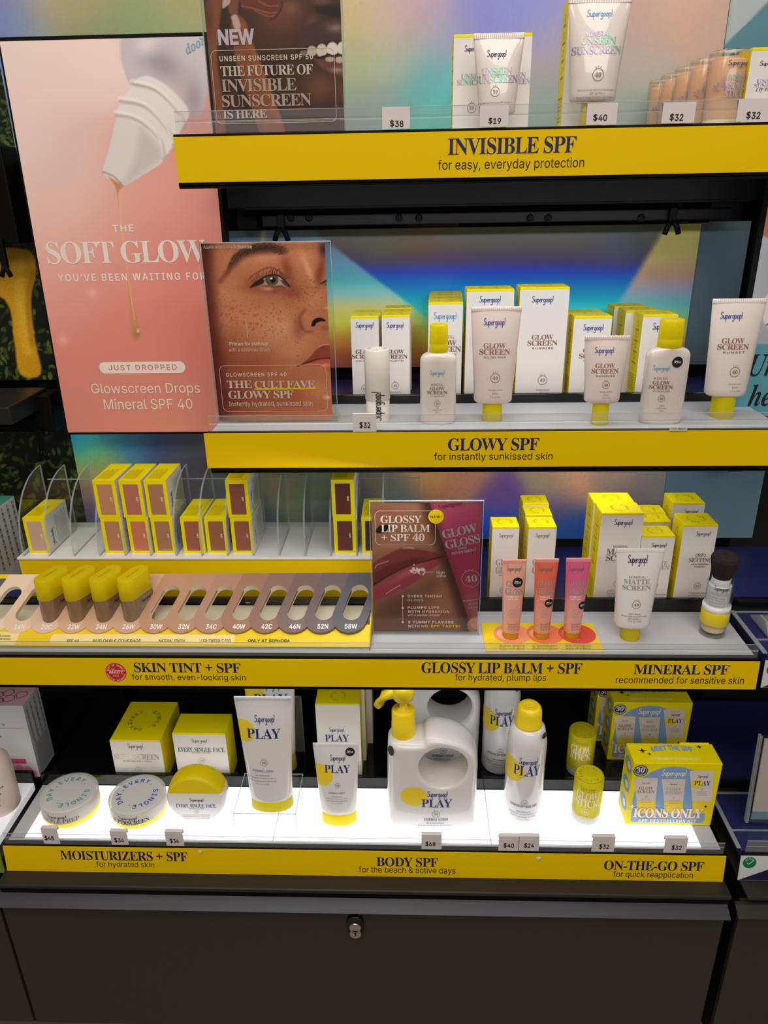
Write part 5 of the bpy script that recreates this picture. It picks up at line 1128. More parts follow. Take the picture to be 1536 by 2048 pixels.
tones = [(238, 214, 190), (236, 202, 174), (228, 190, 170), (214, 172, 138), (206, 166, 132), (204, 164, 136), (188, 142, 112), (184, 140, 110), (176, 134, 112), (160, 118, 94), (142, 108, 94), (124, 100, 94), (110, 96, 96), (92, 88, 94)]
u_last = hv(702, 1254)[0]; u_first = hv(99, 1240)[0]; pitch = (u_last - u_first) / 11
# hole: lower and upper pill centres, measured on the last slot
lo_, hi_ = hv(704, 1228), hv(719, 1190); du = hi_[0] - lo_[0]; v_lo, v_hi = lo_[1], hi_[1]; hr = pitch * 0.34; orr = pitch * 0.63
def pill(c0, c1, r, n=12):
    d = np.array(c1) - np.array(c0); a = math.atan2(d[1], d[0]); P = []
    for k in range(n + 1): q = a - math.pi / 2 + math.pi * k / n; P.append((c1[0] + r * math.cos(q), c1[1] + r * math.sin(q)))
    for k in range(n + 1): q = a + math.pi / 2 + math.pi * k / n; P.append((c0[0] + r * math.cos(q), c0[1] + r * math.sin(q)))
    return P
slots = []
for i, (code, tone) in enumerate(zip(codes, tones)):
    k = i - 2; uc = u_first + pitch * k
    c0 = (uc + (lo_[0] - u_last), v_lo); c1 = (c0[0] + du, v_hi); slots.append((c0, c1))
    dirv = np.array([du, v_hi - v_lo]); dirv /= np.linalg.norm(dirv); slope = du / (v_hi - v_lo)
    far = (c0[0] + slope * (TH - v_lo + 0.02), TH + 0.02)
    out = pill((c0[0] - slope * pitch * 0.22, c0[1] - pitch * 0.22), far, orr, 12); out = [(a, b) for a, b in out]
    # cut at the tray's top edge and right end
    def cut(P, f, g):
        R = []
        for j in range(len(P)):
            a, b = P[j], P[(j + 1) % len(P)]
            if f(a) >= 0: R.append(a)
            if (f(a) >= 0) != (f(b) >= 0):
                s_ = f(a) / (f(a) - f(b)); R.append((a[0] + (b[0] - a[0]) * s_, a[1] + (b[1] - a[1]) * s_))
        return R
    out = cut(out, lambda q: TH - 0.0004 - q[1], None); out = cut(out, lambda q: tx1 - 0.0006 - q[0], None); inn = pill(c0, c1, hr, 12)
    e = 0.0004 + 0.00035 * i; m = MB(); mt = mat('shade_ring_%s' % code.lower(), tone, 0.4); edge = mat('ring_edge', (236, 226, 206), 0.5)
    tri = tessellate_polygon([[Vector((x, y, 0)) for x, y in out], [Vector((x, y, 0)) for x, y in inn]]); pts = out + inn
    F = []
    for q in tri:
        a, b, c_ = (np.array(pts[j]) for j in q); cr = (b[0] - a[0]) * (c_[1] - a[1]) - (b[1] - a[1]) * (c_[0] - a[0])
        if abs(cr) > 1e-12: F.append(q if cr > 0 else (q[0], q[2], q[1]))
    m.add([TPL.at(a, b, e) for a, b in pts], F, mt)
    n = len(inn); vs = [TPL.at(a, b, e) for a, b in inn] + [TPL.at(a, b, -0.0055) for a, b in inn]; m.add(vs, [(j, (j + 1) % n, n + (j + 1) % n, n + j) for j in range(n)], edge)
    n = len(out); vs = [TPL.at(a, b, e) for a, b in out] + [TPL.at(a, b, -0.002) for a, b in out]; m.add(vs, [(j, n + j, n + (j + 1) % n, (j + 1) % n) for j in range(n)], mt)
    ring = m.build('shade_ring', t, '%s-toned ring' % ('dark' if i > 9 else 'skin'))
    L = Label(); ct = np.array([c0[0], c0[1] - hr - (orr + pitch * 0.22 - hr) * 0.5]); V, F = text_geo(code, 'H'); lo2, hi2 = V.min(0), V.max(0); L.geo((V - (lo2 + hi2) / 2) * (0.0052 / (hi2[1] - lo2[1])) * np.array([1, 1.25]) + ct, F, WINK)
    L.build('lettering', ring, on_plane(Plane(TPL.o, TPL.u, TPL.v)), None, e + 0.0002)
L = Label(TP.hit); CR = mat('tray_cream_ink', (250, 226, 150), 0.5)
L.rrect(CR, -60, 1264, 36, 1290, 3); L.T('neutral undertone', 'I', BLACKI, -40, 1269, 22, 1274); L.T('warm undertone', 'I', BLACKI, -30, 1275, 22, 1280)
L.rrect(CR, 101, 1269, 470, 1288, 6)
for s, a, b in (('SPF 40', 133, 158), ('BUILDABLE COVERAGE', 186, 282), ('NATURAL FINISH', 318, 370), ('LIGHTWEIGHT FEEL', 402, 464), ('ONLY AT SEPHORA', 496, 580)): L.T(s, 'H', BLACKI, a, 1279, b, 1285)
L.build('apron_print', t, on_plane(TPL), None, 0.0003)
# bottles standing in the holes
def tint_bottle(label, k, col, px, ytop, group):
    c0, c1 = slots[k]; A = TP.at(*c0), TP.at(*c1); d = A[1] - A[0]; ang = math.atan2(d.y, d.x)
    base = Vector(((A[0].x + A[1].x) / 2, (A[0].y + A[1].y) / 2 - 0.003, ZS + 0.0088))
    half = (Vector((d.x, d.y)).length) / 2 * 0.98; r = hr * 0.93; H = 0.0665
    t = thing('tint_bottle', label, 'bottle', base, ang, group)
    def st(z, s): return [(x, y, z) for x, y in pill((-half, 0), (half, 0), r * s, 12)]
    def loftp(m, rows, mt):
        n = len(rows[0]); vs = [p for q in rows for p in q]
        m.add(vs, [(k_ * n + j, k_ * n + (j + 1) % n, (k_ + 1) * n + (j + 1) % n, (k_ + 1) * n + j) for k_ in range(len(rows) - 1) for j in range(n)], mt, True); m.add(rows[0], [tuple(range(n - 1, -1, -1))], mt); m.add(rows[-1], [tuple(range(n))], mt); return m
    loftp(MB(), [st(0, .92), st(0.002, 1), st(H * 0.60, 1)], mat('tint_%d' % k, col, 0.25, coat=0.4)).build('bottle_body', t, 'tinted glass body')
    loftp(MB(), [st(H * 0.60, 1.02), st(H * 0.605, 1.05), st(H * 0.97, 1.03), st(H, 0.95)], CYEL).build('cap', t, 'yellow cap')
    L = Label(); V, F = text_geo('EVERY SINGLE DAY', 'H'); lo, hi = V.min(0), V.max(0); L.geo((V - (lo + hi) / 2) / (hi - lo) * np.array([half * 1.8, 0.003]), F, DYEL); L.build('lid_print', t, flat_top(H))
    L = Label()
    V, F = logo_geo(); lo, hi = V.min(0), V.max(0); L.geo((V - (lo + hi) / 2) / (hi - lo) * np.array([half * 1.5, 0.006]) + np.array([0.004, H * 0.48]), F, NAVY)
    V, F = text_geo('PROTEC(TINT)', 'S'); lo, hi = V.min(0), V.max(0); L.geo((V - (lo + hi) / 2) / (hi - lo) * np.array([half * 1.7, 0.004]) + np.array([0.003, H * 0.38]), F, SILVER)
    for q in range(7): L.geo(*rrect_quad(-half, half, H * (0.3 - 0.035 * q), H * (0.306 - 0.035 * q)), LGREY)
    L.build('side_print', t, lambda u, v, e: (u, -r - e, v)); return t
for k, col, px, lab in ((2, (150, 112, 92), 106, '20C'), (3, (146, 112, 82), 160, '22W'), (4, (142, 112, 86), 213, '24N'), (5, (140, 118, 94), 265, '26W')):
    tint_bottle('yellow-capped tint tester bottle standing in the ring marked %s' % lab, k, col, px, 1135, 'yellow-capped tint tester bottles')

# ------------------------------------------------------------------ lip gloss on a yellow card
q = [PZ(x, y, ZS + 0.0006) for x, y in ((967, 1300), (1210, 1300), (1180, 1247), (964, 1247))]
y0, y1 = Yf - 0.002, q[2].y; xa, xb = PZ(968, 1285, ZS).x, PZ(1196, 1275, ZS).x
t = thing('gloss_card', 'yellow card with three pink fruit circles under the lip glosses', 'card', ((xa + xb) / 2, (y0 + y1) / 2, ZS))
reparent(MB().box(xa, xb, y0, y1, ZS + 0.0002, ZS + 0.001, TYEL).build('card'), t)
L = Label(lambda px, py: (lambda p: (p.x, p.y))(PZ(px, py, ZS + 0.001)))
for cx, ink, ink2 in ((1024, (240, 150, 110), (246, 190, 150)), (1090, (236, 120, 80), (246, 176, 130)), (1154, (222, 74, 66), (240, 140, 110))):
    a = np.array(L.conv(cx, 1268)); r = L.conv(cx + 37, 1268)[0] - a[0]
    L.geo(*disc_geo(a[0], a[1], r, r * 1.0), mat('fruit_%d' % cx, ink, 0.5)); L.geo(*disc_geo(a[0] - r * 0.2, a[1], r * 0.62), mat('fruit_light_%d' % cx, ink2, 0.5)); L.geo(*disc_geo(a[0] + r * 0.25, a[1] - r * 0.1, r * 0.5), mat('fruit_%d' % cx, ink, 0.5))
for s, s2, c in (('GUAVA SPRITZ', 'Guava cream flavor', 1024), ('STRAWBERRY', 'Fruity berry flavor', 1090), ('PINK PEPPERMINT', 'Sweet mint flavor', 1157)):
    L.T(s, 'H', DYEL, c - 25, 1290, c + 25, 1295); L.T(s2, 'I', BLACKI, c - 25, 1296, c + 25, 1301)
L.build('card_print', t, lambda u, v, e: Vector((u, v, ZS + 0.001 + e)) - t.location)
def gloss(c, x0, x1, ybadge, sticker):
    def f(L):
        L.logo(GREY, x0 + 4, 1136, x1 - 3, 1150); L.T('GLOW', 'S', SILVER, x0 + 3, 1164, x1 - 2, 1176, .9); L.T('GLOSS', 'S', SILVER, x0 + 1, 1178, x1 - 1, 1191, .9); L.T('PARFAIT', 'H', WINK, c - 10, 1193, c + 10, 1196); L.T('SOFT PINK', 'H', WINK, c - 10, 1197.5, c + 10, 1200.5)
        L.badge(LGREY, c - 1, 1226, 8.5, '40')
        for i, s in enumerate(('Broad Spectrum', 'SPF 40 PA+++', '0.5 fl oz')): L.T(s, 'G', GREY, c - 10, 1245 + 5 * i, c + 10, 1248.5 + 5 * i)
        if sticker: try_me(L, *sticker)
    return f
OCAP = tinted('gloss_cap', (238, 176, 40), 0.1)
def grad_mat(name, a, b, z0, z1):
    m = bpy.data.materials.new(name); m.use_nodes = True; nt = m.node_tree; bs = nt.nodes['Principled BSDF']; tc = nt.nodes.new('ShaderNodeTexCoord'); sx = nt.nodes.new('ShaderNodeSeparateXYZ'); mr = nt.nodes.new('ShaderNodeMapRange'); mx = nt.nodes.new('ShaderNodeMixRGB')
    mr.inputs[1].default_value = z0; mr.inputs[2].default_value = z1; mr.interpolation_type = 'SMOOTHSTEP'; mx.inputs[1].default_value = tuple(s2l(a)) + (1,); mx.inputs[2].default_value = tuple(s2l(b)) + (1,)
    nt.links.new(tc.outputs['Object'], sx.inputs[0]); nt.links.new(sx.outputs[2], mr.inputs[0]); nt.links.new(mr.outputs[0], mx.inputs[0]); nt.links.new(mx.outputs[0], bs.inputs['Base Color']); bs.inputs['Roughness'].default_value = 0.3; bs.inputs['Coat Weight'].default_value = 0.4
    return m
SALM = mat('salmon_plastic', (236, 166, 148), 0.3, coat=0.4)
tube('salmon lip gloss tube with black try me sticker near its top', (1003, 1052, 1119), (1006, 1041, 1259), (1006, 1038), ZS + 0.001, 1279, 0.020, SALM, OCAP, gloss(1026, 1010, 1047, 1226, (1036, 1167, 10.5)), 'lip_gloss', 'lip gloss', 'lip glosses on the yellow card', seal=SALM, wide_cap=True)
tube('coral red lip gloss tube, middle one on the yellow card', (1068, 1116, 1117), (1069, 1101, 1259), (1068, 1099), ZS + 0.001, 1279, 0.020, grad_mat('coral_fade', (236, 160, 142), (232, 104, 78), 0.03, 0.075), OCAP, gloss(1090, 1073, 1110, 1226, (1098, 1206, 9)), 'lip_gloss', 'lip gloss', 'lip glosses on the yellow card', seal=SALM, wide_cap=True)
tube('hot pink lip gloss tube beside the white mineral tube', (1130, 1180, 1116), (1130, 1163, 1259), (1130, 1161), ZS + 0.001, 1279, 0.020, grad_mat('pink_fade', (236, 164, 156), (226, 92, 140), 0.03, 0.08), OCAP, gloss(1152, 1135, 1173, 1226, (1166, 1211, 9)), 'lip_gloss', 'lip gloss', 'lip glosses on the yellow card', seal=mat('pink_seal', (236, 150, 160), 0.3), wide_cap=True)

# ------------------------------------------------------------------ mineral goods
ZT = ZS + 0.0003; YF = 0.822
def pr(sub):
    def f(L):
        L.logo(GREY, L.cx - 14, 1066, L.cx + 14, 1078)
        L.T('GLOW', 'S', SILVER, L.cx - 20, 1118, L.cx + 18, 1131, .9); L.T('GLOSS', 'S', SILVER, L.cx - 21, 1133, L.cx + 19, 1147, .9); L.T(sub, 'H', mat('red_ink', (216, 110, 100), 0.5), L.cx - 14, 1149, L.cx + 12, 1152)
        L.badge(GREY, L.cx - 6, 1180, 7, '40'); L.T('Broad Spectrum Sunscreen', 'G', GREY, L.cx - 18, 1191, L.cx + 14, 1194)
    return f
def withc(c, f):
    def g(L): L.cx = c; f(L)
    return g
g = 'gloss cartons behind the lip gloss tubes'
def behind(c, px, py, d, label):
    q = PZ(px, py, c.location.z + c['h']); return dup(c, Vector((q.x, q.y + d / 2, c.location.z)), label)
carton('narrow gloss carton standing alone behind the salmon lip gloss', 985, 1039, 1054, YF, ZT, 0.030, withc(1012, pr('PARFAIT')), ring=DYEL, group=g)
c = carton('front narrow gloss carton of three behind the coral lip gloss', 1058, 1114, 1054, YF, ZT, 0.030, withc(1085, pr('STRAWBERRY')), group=g)
behind(c, 1078, 1030.3, 0.030, 'middle narrow gloss carton of three behind the coral lip gloss'); behind(c, 1072, 1007.7, 0.030, 'rearmost narrow gloss carton of three behind the coral lip gloss')
def pr(L):
    L.logo(NAVY, 1228, 1038, 1265, 1055); L.T('MINERAL', 'H', GREY, 1226, 1091, 1256, 1095, 1.1); L.T('MATTE', 'S', mat('dark_silver_ink', (110, 110, 108), 0.35, metal=0.3), 1213, 1097, 1272, 1109, .9); L.T('SCREEN', 'S', MATS['dark_silver_ink'], 1212, 1110, 1278, 1122, .9); L.badge(GREY, 1236, 1167, 9, '40')
    for i, s in enumerate(('100% Mineral', 'Broad Spectrum Sunscreen', 'SPF 40 PA+++')): L.T(s, 'G', GREY, 1214, 1179 + 6 * i, 1252, 1183 + 6 * i)
c = carton('large white carton behind the white tube lettered mineral', 1204, 1289, 1027, YF, ZT, 0.034, pr, group='large cartons behind the white mineral tube')
behind(c, 1229, 1005.8, 0.034, 'second large carton behind the white mineral tube, yellow lid peeking over the front one')
def pr(L):
    L.logo(NAVY, 1303, 1086, 1333, 1097); L.T('MATTE', 'S', LGREY, 1297, 1122, 1335, 1130, .9); L.T('SCREEN', 'S', LGREY, 1293, 1131, 1338, 1139, .9); L.badge(GREY, 1309, 1170, 7, '40'); L.T('Broad Spectrum Sunscreen', 'G', GREY, 1300, 1187, 1332, 1190.5)
c = carton('front small carton of three between the large white carton and the powder carton', 1284, 1351, 1072, YF, ZT, 0.030, pr, group='small cartons beside the powder carton')
behind(c, 1311, 1043.9, 0.030, 'middle small carton of three beside the powder carton, yellow lid showing'); behind(c, 1302, 1027.9, 0.030, 'rearmost small carton of three beside the powder carton, yellow lid highest')
def pr(L):
    L.logo(NAVY, 1392, 1063, 1421, 1074); L.T('(RE)', 'S', GREY, 1391, 1107, 1412, 1115, .9); L.T('SETTING', 'S', GREY, 1378, 1116, 1425, 1124, .9); L.T('100% MINERAL', 'H', GREY, 1382, 1127, 1418, 1130); L.T('POWDER', 'H', GREY, 1388, 1132, 1410, 1135); L.badge(GREY, 1394, 1172, 7, '35')
    for i, s in enumerate(('Translucent', 'Broad Spectrum Sunscreen', 'SPF 35 PA+++')): L.T(s, 'G', GREY, 1376, 1184 + 5 * i, 1414, 1187.5 + 5 * i)
c = carton('tall powder carton with opened lid beside the powder brush', 1368, 1437, 1050, YF, ZT, 0.036, pr, group='powder cartons')
behind(c, 1378.5, 1006.3, 0.036, 'second tall powder carton behind, against the blue-grey board')
def pr(L):
    L.logo(NAVY, 1259, 1116, 1299, 1138); L.T('MINERAL', 'G', GREY, 1260, 1155, 1294, 1159, 1.15); L.T('MATTE', 'S', MATS['silver_ink'], 1249, 1161, 1302, 1170, .9); L.T('SCREEN', 'S', MATS['silver_ink'], 1246, 1172, 1303, 1181, .9); L.badge(GREY, 1272, 1208, 8.5, '40')
    for i, (s, a) in enumerate((('100% Mineral', 12), ('Broad Spectrum Sunscreen', 25), ('SPF 40 PA+++', 13), ('1.5 fl. oz. / 45 mL', 14))): L.T(s, 'G', GREY, 1268 - a, 1224 + 4.7 * i, 1268 + a, 1227.5 + 4.7 * i)
tube('white mineral tube standing on its yellow cap beside the lip glosses', (1231, 1328, 1097), (1230, 1299, 1248), (1243, 1281), ZS, 1284, 0.028, BOTTLE, CYEL, pr)
# powder brush
P = PZ(1424, 1281, ZS); Y = P.y + 0.017; a, b = PY(1399, 1262, Y), PY(1449, 1262, Y); r = (b.x - a.x) / 2; X = (a.x + b.x) / 2; zz = lambda py: PY(1430, py, Y - r).z - ZS
t = thing('powder_brush', 'powder dispenser with domed black brush and yellow band', 'brush', (X, Y, ZS))
zc = lambda py: PY(1436, py, Y).z - ZS
h1, h2, h3, h4, h5 = zz(1255), zz(1229), zc(1168), zc(1156), zc(1107)
MB().lathe([(r * 0.98, 0), (r * 1.02, 0.001), (r * 1.02, 0.006), (r, h1)], clear('powder_jar_glass', (244, 244, 242), 0.95, 0.02, 1.5), 40).build('glass_base', t, 'clear base')
MB().lathe([(r * 0.84, 0.006), (r * 0.86, h1)], mat('loose_powder', (232, 206, 176), 0.8, noise=0.05, nscale=900), 36).build('loose_powder', t, 'beige loose powder')
MB().lathe([(r * 1.06, h1), (r * 1.09, h1 + 0.0008), (r * 1.09, h2 - 0.0008), (r * 1.05, h2)], mat('band_yellow', (232, 206, 30), 0.35), 40).build('band', t, 'yellow band')
MB().lathe([(r * 1.05, h2), (r * 1.09, h2 + 0.0006), (r * 1.08, h2 + 0.006), (r * 0.9, h2 + 0.007)], BOTTLE, 40).build('white_ring', t)
MB().lathe([(r * 0.86, h2), (r * 0.86, h3)], BOTTLE, 40).build('inner_sleeve', t)
MB().lathe([(r * 0.98, h2), (r * 0.98, h4 - 0.004), (r * 0.95, h4 - 0.003)], clear('powder_cap_glass', (244, 246, 248), 0.95, 0.02, 1.45), 40).build('clear_sleeve', t, 'clear sleeve')
MB().lathe([(r * 0.72, h3 - 0.004), (r * 0.72, h4 + 0.001)], BOTTLE, 32).build('collar', t)
m = MB(); N = 72; secs = []; rb = r * 0.66
prof = [(0.0, 0.72), (0.15, 0.86), (0.35, 1.05), (0.55, 1.2), (0.72, 1.27), (0.85, 1.2), (0.93, 1.0), (0.98, 0.7), (1.0, 0.3)]
vs = []; fs = []; R_ = random.Random(4); hh = h5 - h4 + 0.004
for s_, q in prof:
    for i in range(N):
        an = 2 * math.pi * i / N; k = 1 + 0.05 * (i % 2) + R_.uniform(-0.02, 0.02); vs.append((rb * 1.18 * q * k * math.cos(an), rb * 1.18 * q * k * math.sin(an), h4 - 0.002 + hh * s_ + R_.uniform(-0.0004, 0.0004)))
for a_ in range(len(prof) - 1):
    for i in range(N): fs.append((a_ * N + i, a_ * N + (i + 1) % N, (a_ + 1) * N + (i + 1) % N, (a_ + 1) * N + i))
fs.append(tuple((len(prof) - 1) * N + i for i in range(N))); m.add(vs, fs, mat('brush_hair', (40, 32, 31), 0.85, noise=0.3, nscale=600)); m.build('bristles', t, 'black domed bristles')
L = Label(lambda px, py: ((lambda p: (p.x - X, p.z - ZS))(PY(px, py, Y - r)))); L.logo(NAVY, 1429, 1174, 1459, 1187); L.T('(RE)SETTING', 'S', LGREY, 1420, 1187, 1460, 1195, .9)
for i, s in enumerate(('100% MINERAL POWDER', 'Broad Spectrum', 'Sunscreen SPF 35', 'Translucent')): L.T(s, 'G', GREY, 1417, 1197 + 5 * i, 1450, 1200 + 5 * i)
L.build('front_print', t, lambda u, v, e: ((r * 0.98 + e) * math.sin(u / r), -(r * 0.98 + e) * math.cos(u / r), v), None, 0.0003)
# ------------------------------------------------------------------ lowest shelf goods
ZL = ZB + 0.0009
for lab, a in (('price tag reading $48 on the glowing shelf', (81, 121, 1656, 1687, '$48', 90, 1671, 108, 1679.5)), ('price tag reading $34 below the jar with blue ring lettering', (219, 258, 1662, 1689, '$34', 229, 1675.5, 248, 1684)), ('price tag reading $34 below the round lotion bottle', (329, 369, 1663, 1691, '$34', 340, 1677, 358, 1685.5)), ('price tag reading $68 below the pump bottle', (843, 883, 1669, 1698, '$68', 851, 1683, 871, 1691)), ('price tag reading $40 on the glowing shelf below the spray can', (998, 1037, 1672, 1701, '$40', 1007, 1686, 1028, 1694.5)), ('price tag reading $24 just past the $40 tag', (1038, 1077, 1672, 1701, '$24', 1048, 1686, 1068, 1694.5)), ('price tag reading $32 below the yellow sunscreen stick', (1186, 1227, 1673, 1703, '$32', 1198, 1688, 1218, 1697)), ('price tag reading $32 below the yellow kit box', (1331, 1371, 1676, 1705, '$32', 1343, 1690, 1363, 1699))):
    price_tag(lab, *a, 0.6896, ZB)
# jars
FROSTLID = clear('frosted_lid', (240, 238, 234), 0.5, 0.25, 1.3, 0.5)
def jar(label, x0, x1, ybase, ctop, ink, title, first_letter_shift, ring_ink):
    P = PZ((x0 + x1) / 2, ybase, ZL); r0 = 0.036; Y = P.y + r0
    A, B = PY(x0, ctop, Y), PY(x1, ctop, Y); r = (B.x - A.x) / 2; X = (A.x + B.x) / 2; H = PY((x0 + x1) / 2, ctop, Y).z - ZL; Y = P.y + r * 0.97
    t = thing('cream_jar', label, 'jar', (X, Y, ZL), 0, 'round cream jars with clear lids')
    MB().lathe([(r * 0.9, 0), (r * 0.96, 0.002), (r * 0.98, H * 0.30)], CYEL, 56).build('base', t, 'yellow base')
    MB().lathe([(r * 0.90, H * 0.28), (r * 0.92, H * 0.55), (r * 0.9, H * 0.9), (r * 0.86, H * 0.93)], mat('jar_inner', (228, 224, 218), 0.4), 56).build('inner_cup', t)
    MB().lathe([(r * 0.985, H * 0.30), (r, H * 0.32), (r, H * 0.95), (r * 0.97, H * 0.985), (r * 0.9, H)], FROSTLID, 64).build('clear_lid', t, 'frosted clear lid')
    MB().lathe([(r * 1.0, H * 0.955), (r * 1.004, H * 0.965), (r * 1.0, H * 0.975)], ACREDGE, 64, cap0=False, cap1=False).build('lid_rim', t)
    L = Label(); L.geo(*ring_text('EVERY. SINGLE. DAY.', r * 0.68, r * 0.24, 138 + first_letter_shift, 19.0), ring_ink); L.build('lid_print', t, flat_top(H))
    L = Label(); V, F = logo_geo(); lo, hi = V.min(0), V.max(0); L.geo((V - (lo + hi) / 2) / (hi - lo) * np.array([r * 0.7, 0.0075]) + np.array([-r * 0.05, H * 0.72]), F, NAVY)
    V, F = text_geo(title, 'S', 0.9); lo, hi = V.min(0), V.max(0); L.geo((V - (lo + hi) / 2) / (hi - lo) * np.array([r * 1.4, 0.0065]) + np.array([0, H * 0.5]), F, ink)
    V, F = text_geo('SPF 40 Broad Spectrum', 'G'); lo, hi = V.min(0), V.max(0); L.geo((V - (lo + hi) / 2) / (hi - lo) * np.array([r * 0.8, 0.0018]) + np.array([0, H * 0.38]), F, GREY)
    L.build('side_print', t, lambda u, v, e: ((r + e) * math.sin(u / r), -(r + e) * math.cos(u / r), v)); return t
jar('round clear-lidded jar with green ring lettering, above the $48 tag', 82, 192, 1660, 1584, GREY, 'TRIPLE PREP', 0, mat('mint_foil_ink', (96, 160, 156), 0.4))
jar('round clear-lidded jar with blue ring lettering on its lid', 220, 329, 1661, 1587, BLACKI, 'SUPERSCREEN', 10, mat('bright_blue_ink', (50, 80, 190), 0.45))
# cartons behind
def pr(L):
    L.logo(GREY, 255, 1487, 286, 1500); L.T('SUPERSCREEN', 'S', SILVER, 229, 1508, 318, 1519, .9); L.T('HYDRATING DAILY CREAM', 'G', GREY, 246, 1520.5, 303, 1524); L.badge(LGREY, 277, 1540, 6.5, '40')
carton('square cream carton with a ring of letters on its yellow lid', 219, 320, 1481, 0.806, ZT - ZS + ZB, 0.085, pr, ring=mat('lid_green_ink', (120, 112, 10), 0.5), side_print=False)
def pr(L):
    L.logo(GREY, 383, 1477, 414, 1488); L.T('EVERY. SINGLE. FACE.', 'S', mat('slate_ink', (70, 86, 130), 0.5), 356, 1495, 450, 1503.5, .9); L.T('WATERY LOTION', 'G', GREY, 384, 1504, 420, 1507); L.badge(LGREY, 404, 1521, 6.5, '50')
    for i, s in enumerate(('Broad Spectrum Sunscreen SPF 50', 'Water Resistant (80 minutes)')): L.T(s, 'G', GREY, 378, 1533 + 5 * i, 432, 1536 + 5 * i)
carton('low white lotion carton with plain yellow lid behind the round bottle', 344, 450, 1467, 0.806, ZT - ZS + ZB, 0.042, pr, ring=None, side_print=False)
# round lotion bottle
P = PZ(394, 1644, ZL); dpt = 0.030; Y = P.y; A, B = PY(335, 1592, Y + 0.008), PY(452, 1592, Y + 0.008); R0 = (B.x - A.x) / 2; X = (A.x + B.x) / 2
t = thing('round_lotion_bottle', 'flat round lotion bottle with a yellow half-moon cap', 'bottle', (X, Y + dpt / 2, ZL))
cz = R0 * 0.92; cut = PY(394, 1588, Y).z - ZL
def disc_part(m, lo, hi, mt):
    prof = [(-dpt / 2, 0.90), (-dpt / 2 + 0.0012, 0.95), (-dpt / 2 + 0.004, 0.985), (-dpt / 2 + 0.009, 1.0), (dpt / 2 - 0.009, 1.0), (dpt / 2 - 0.003, 0.97), (dpt / 2, 0.9)]
    N = 64; rows = []
    for y, s in prof:
        row = []
        for i in range(N):
            a = 2 * math.pi * i / N; z = cz + R0 * s * math.sin(a); x = R0 * s * math.cos(a); z2 = min(max(z, lo), hi)
            if z2 != z: x = math.copysign(min(abs(x), math.sqrt(max(0.0, (R0 * s) ** 2 - (z2 - cz) ** 2))), x)
            row.append((x, y, z2))
        rows.append(row)
    vs = [p for r in rows for p in r]; m.add(vs, [(k * N + i, k * N + (i + 1) % N, (k + 1) * N + (i + 1) % N, (k + 1) * N + i) for k in range(len(prof) - 1) for i in range(N)], mt, True)
    m.add(rows[0], [tuple(range(N))], mt, False); m.add(rows[-1], [tuple(range(N - 1, -1, -1))], mt, False); return m
disc_part(MB(), 0.0, cut, BOTTLE).build('bottle_body', t); disc_part(MB(), cut + 0.0003, 2 * R0, CYEL).build('cap', t, 'yellow half-moon cap')
L = Label(lambda px, py: ((lambda p: (p.x - X, p.z - ZL))(PY(px, py, Y)))); L.logo(NAVY, 379, 1596, 407, 1606); L.T('EVERY. SINGLE. FACE.', 'S', BLUE, 352, 1608, 432, 1615, .9); L.T('WATERY LOTION', 'G', GREY, 378, 1616, 408, 1618.5); L.badge(LGREY, 393, 1623.5, 4.5, '50')
for i in range(3): L.T('Broad Spectrum Sunscreen SPF 50 Water Resistant', 'G', GREY, 366, 1629 + 3.2 * i, 420, 1631 + 3.2 * i)
L.build('front_print', t, flat_front(-dpt / 2))
# PLAY tubes
PYELI = mat('play_sun_ink', (246, 214, 40), 0.45); PN = mat('play_navy_ink', (28, 46, 118), 0.5)
def play_print(cx, k, ylogo, yplay, ybadge, yfine, sun, extra=None):
    def f(L):
        L.disc(PYELI, *sun, rings=5); L.logo(PN, cx - 20 * k, ylogo - 10 * k, cx + 21 * k, ylogo + 9 * k); L.T('PLAY', 'S', PN, cx - 34 * k, yplay - 9 * k, cx + 34 * k, yplay + 9 * k, .95)
        if ybadge: L.badge(GREY, cx + 2 * k, ybadge, 6.5 * k + 0.8, '50')
        if yfine:
            L.T('EVERYDAY LOTION', 'S', MATS['slate_ink'], cx - 21 * k, yfine, cx + 21 * k, yfine + 4 * k)
            for i, s in enumerate(('With Sunflower Extract', 'Broad Spectrum Sunscreen SPF 50', 'Water & Sweat Resistant (80 minutes)', '5.5 fl. oz. / 162 mL')): L.T(s, 'G', PN, cx - (14, 27, 28, 14)[i] * k, yfine + (9 + 5.5 * i) * k, cx + (14, 27, 28, 14)[i] * k, yfine + (11.5 + 5.5 * i) * k)
        if extra: extra(L)
    return f
P = PZ(540, 1656, ZL); riser_h = 0.026
t = thing('acrylic_riser', 'clear acrylic riser table under the large yellow-capped lotion tube', 'riser', (0, 0, ZL)); t.location = ((PZ(471, 1655, ZL).x + PZ(593, 1660, ZL).x) / 2, 0.722, ZL)
w_ = (PZ(593, 1660, ZL).x - PZ(471, 1655, ZL).x) / 2; m = MB(); e = MB(); Dp = 0.072
m.rbox(-w_, w_, 0, Dp, riser_h - 0.002, riser_h, ACR, 0.0006); m.box(-w_, -w_ + 0.002, 0, Dp, 0, riser_h - 0.002, ACR); m.box(w_ - 0.002, w_, 0, Dp, 0, riser_h - 0.002, ACR); m.build('table', t)
e.box(-w_, w_, -0.0003, 0.0003, riser_h - 0.001, riser_h, ACREDGE).box(-w_, w_, Dp - 0.0003, Dp + 0.0003, riser_h - 0.001, riser_h, ACREDGE)
for x in (-w_, w_): e.box(x - 0.0004, x + 0.0004, -0.0003, 0.0003, 0, riser_h, ACREDGE).box(x - 0.0004, x + 0.0004, 0, Dp, riser_h - 0.001, riser_h, ACREDGE)
e.build('table_edge', t)
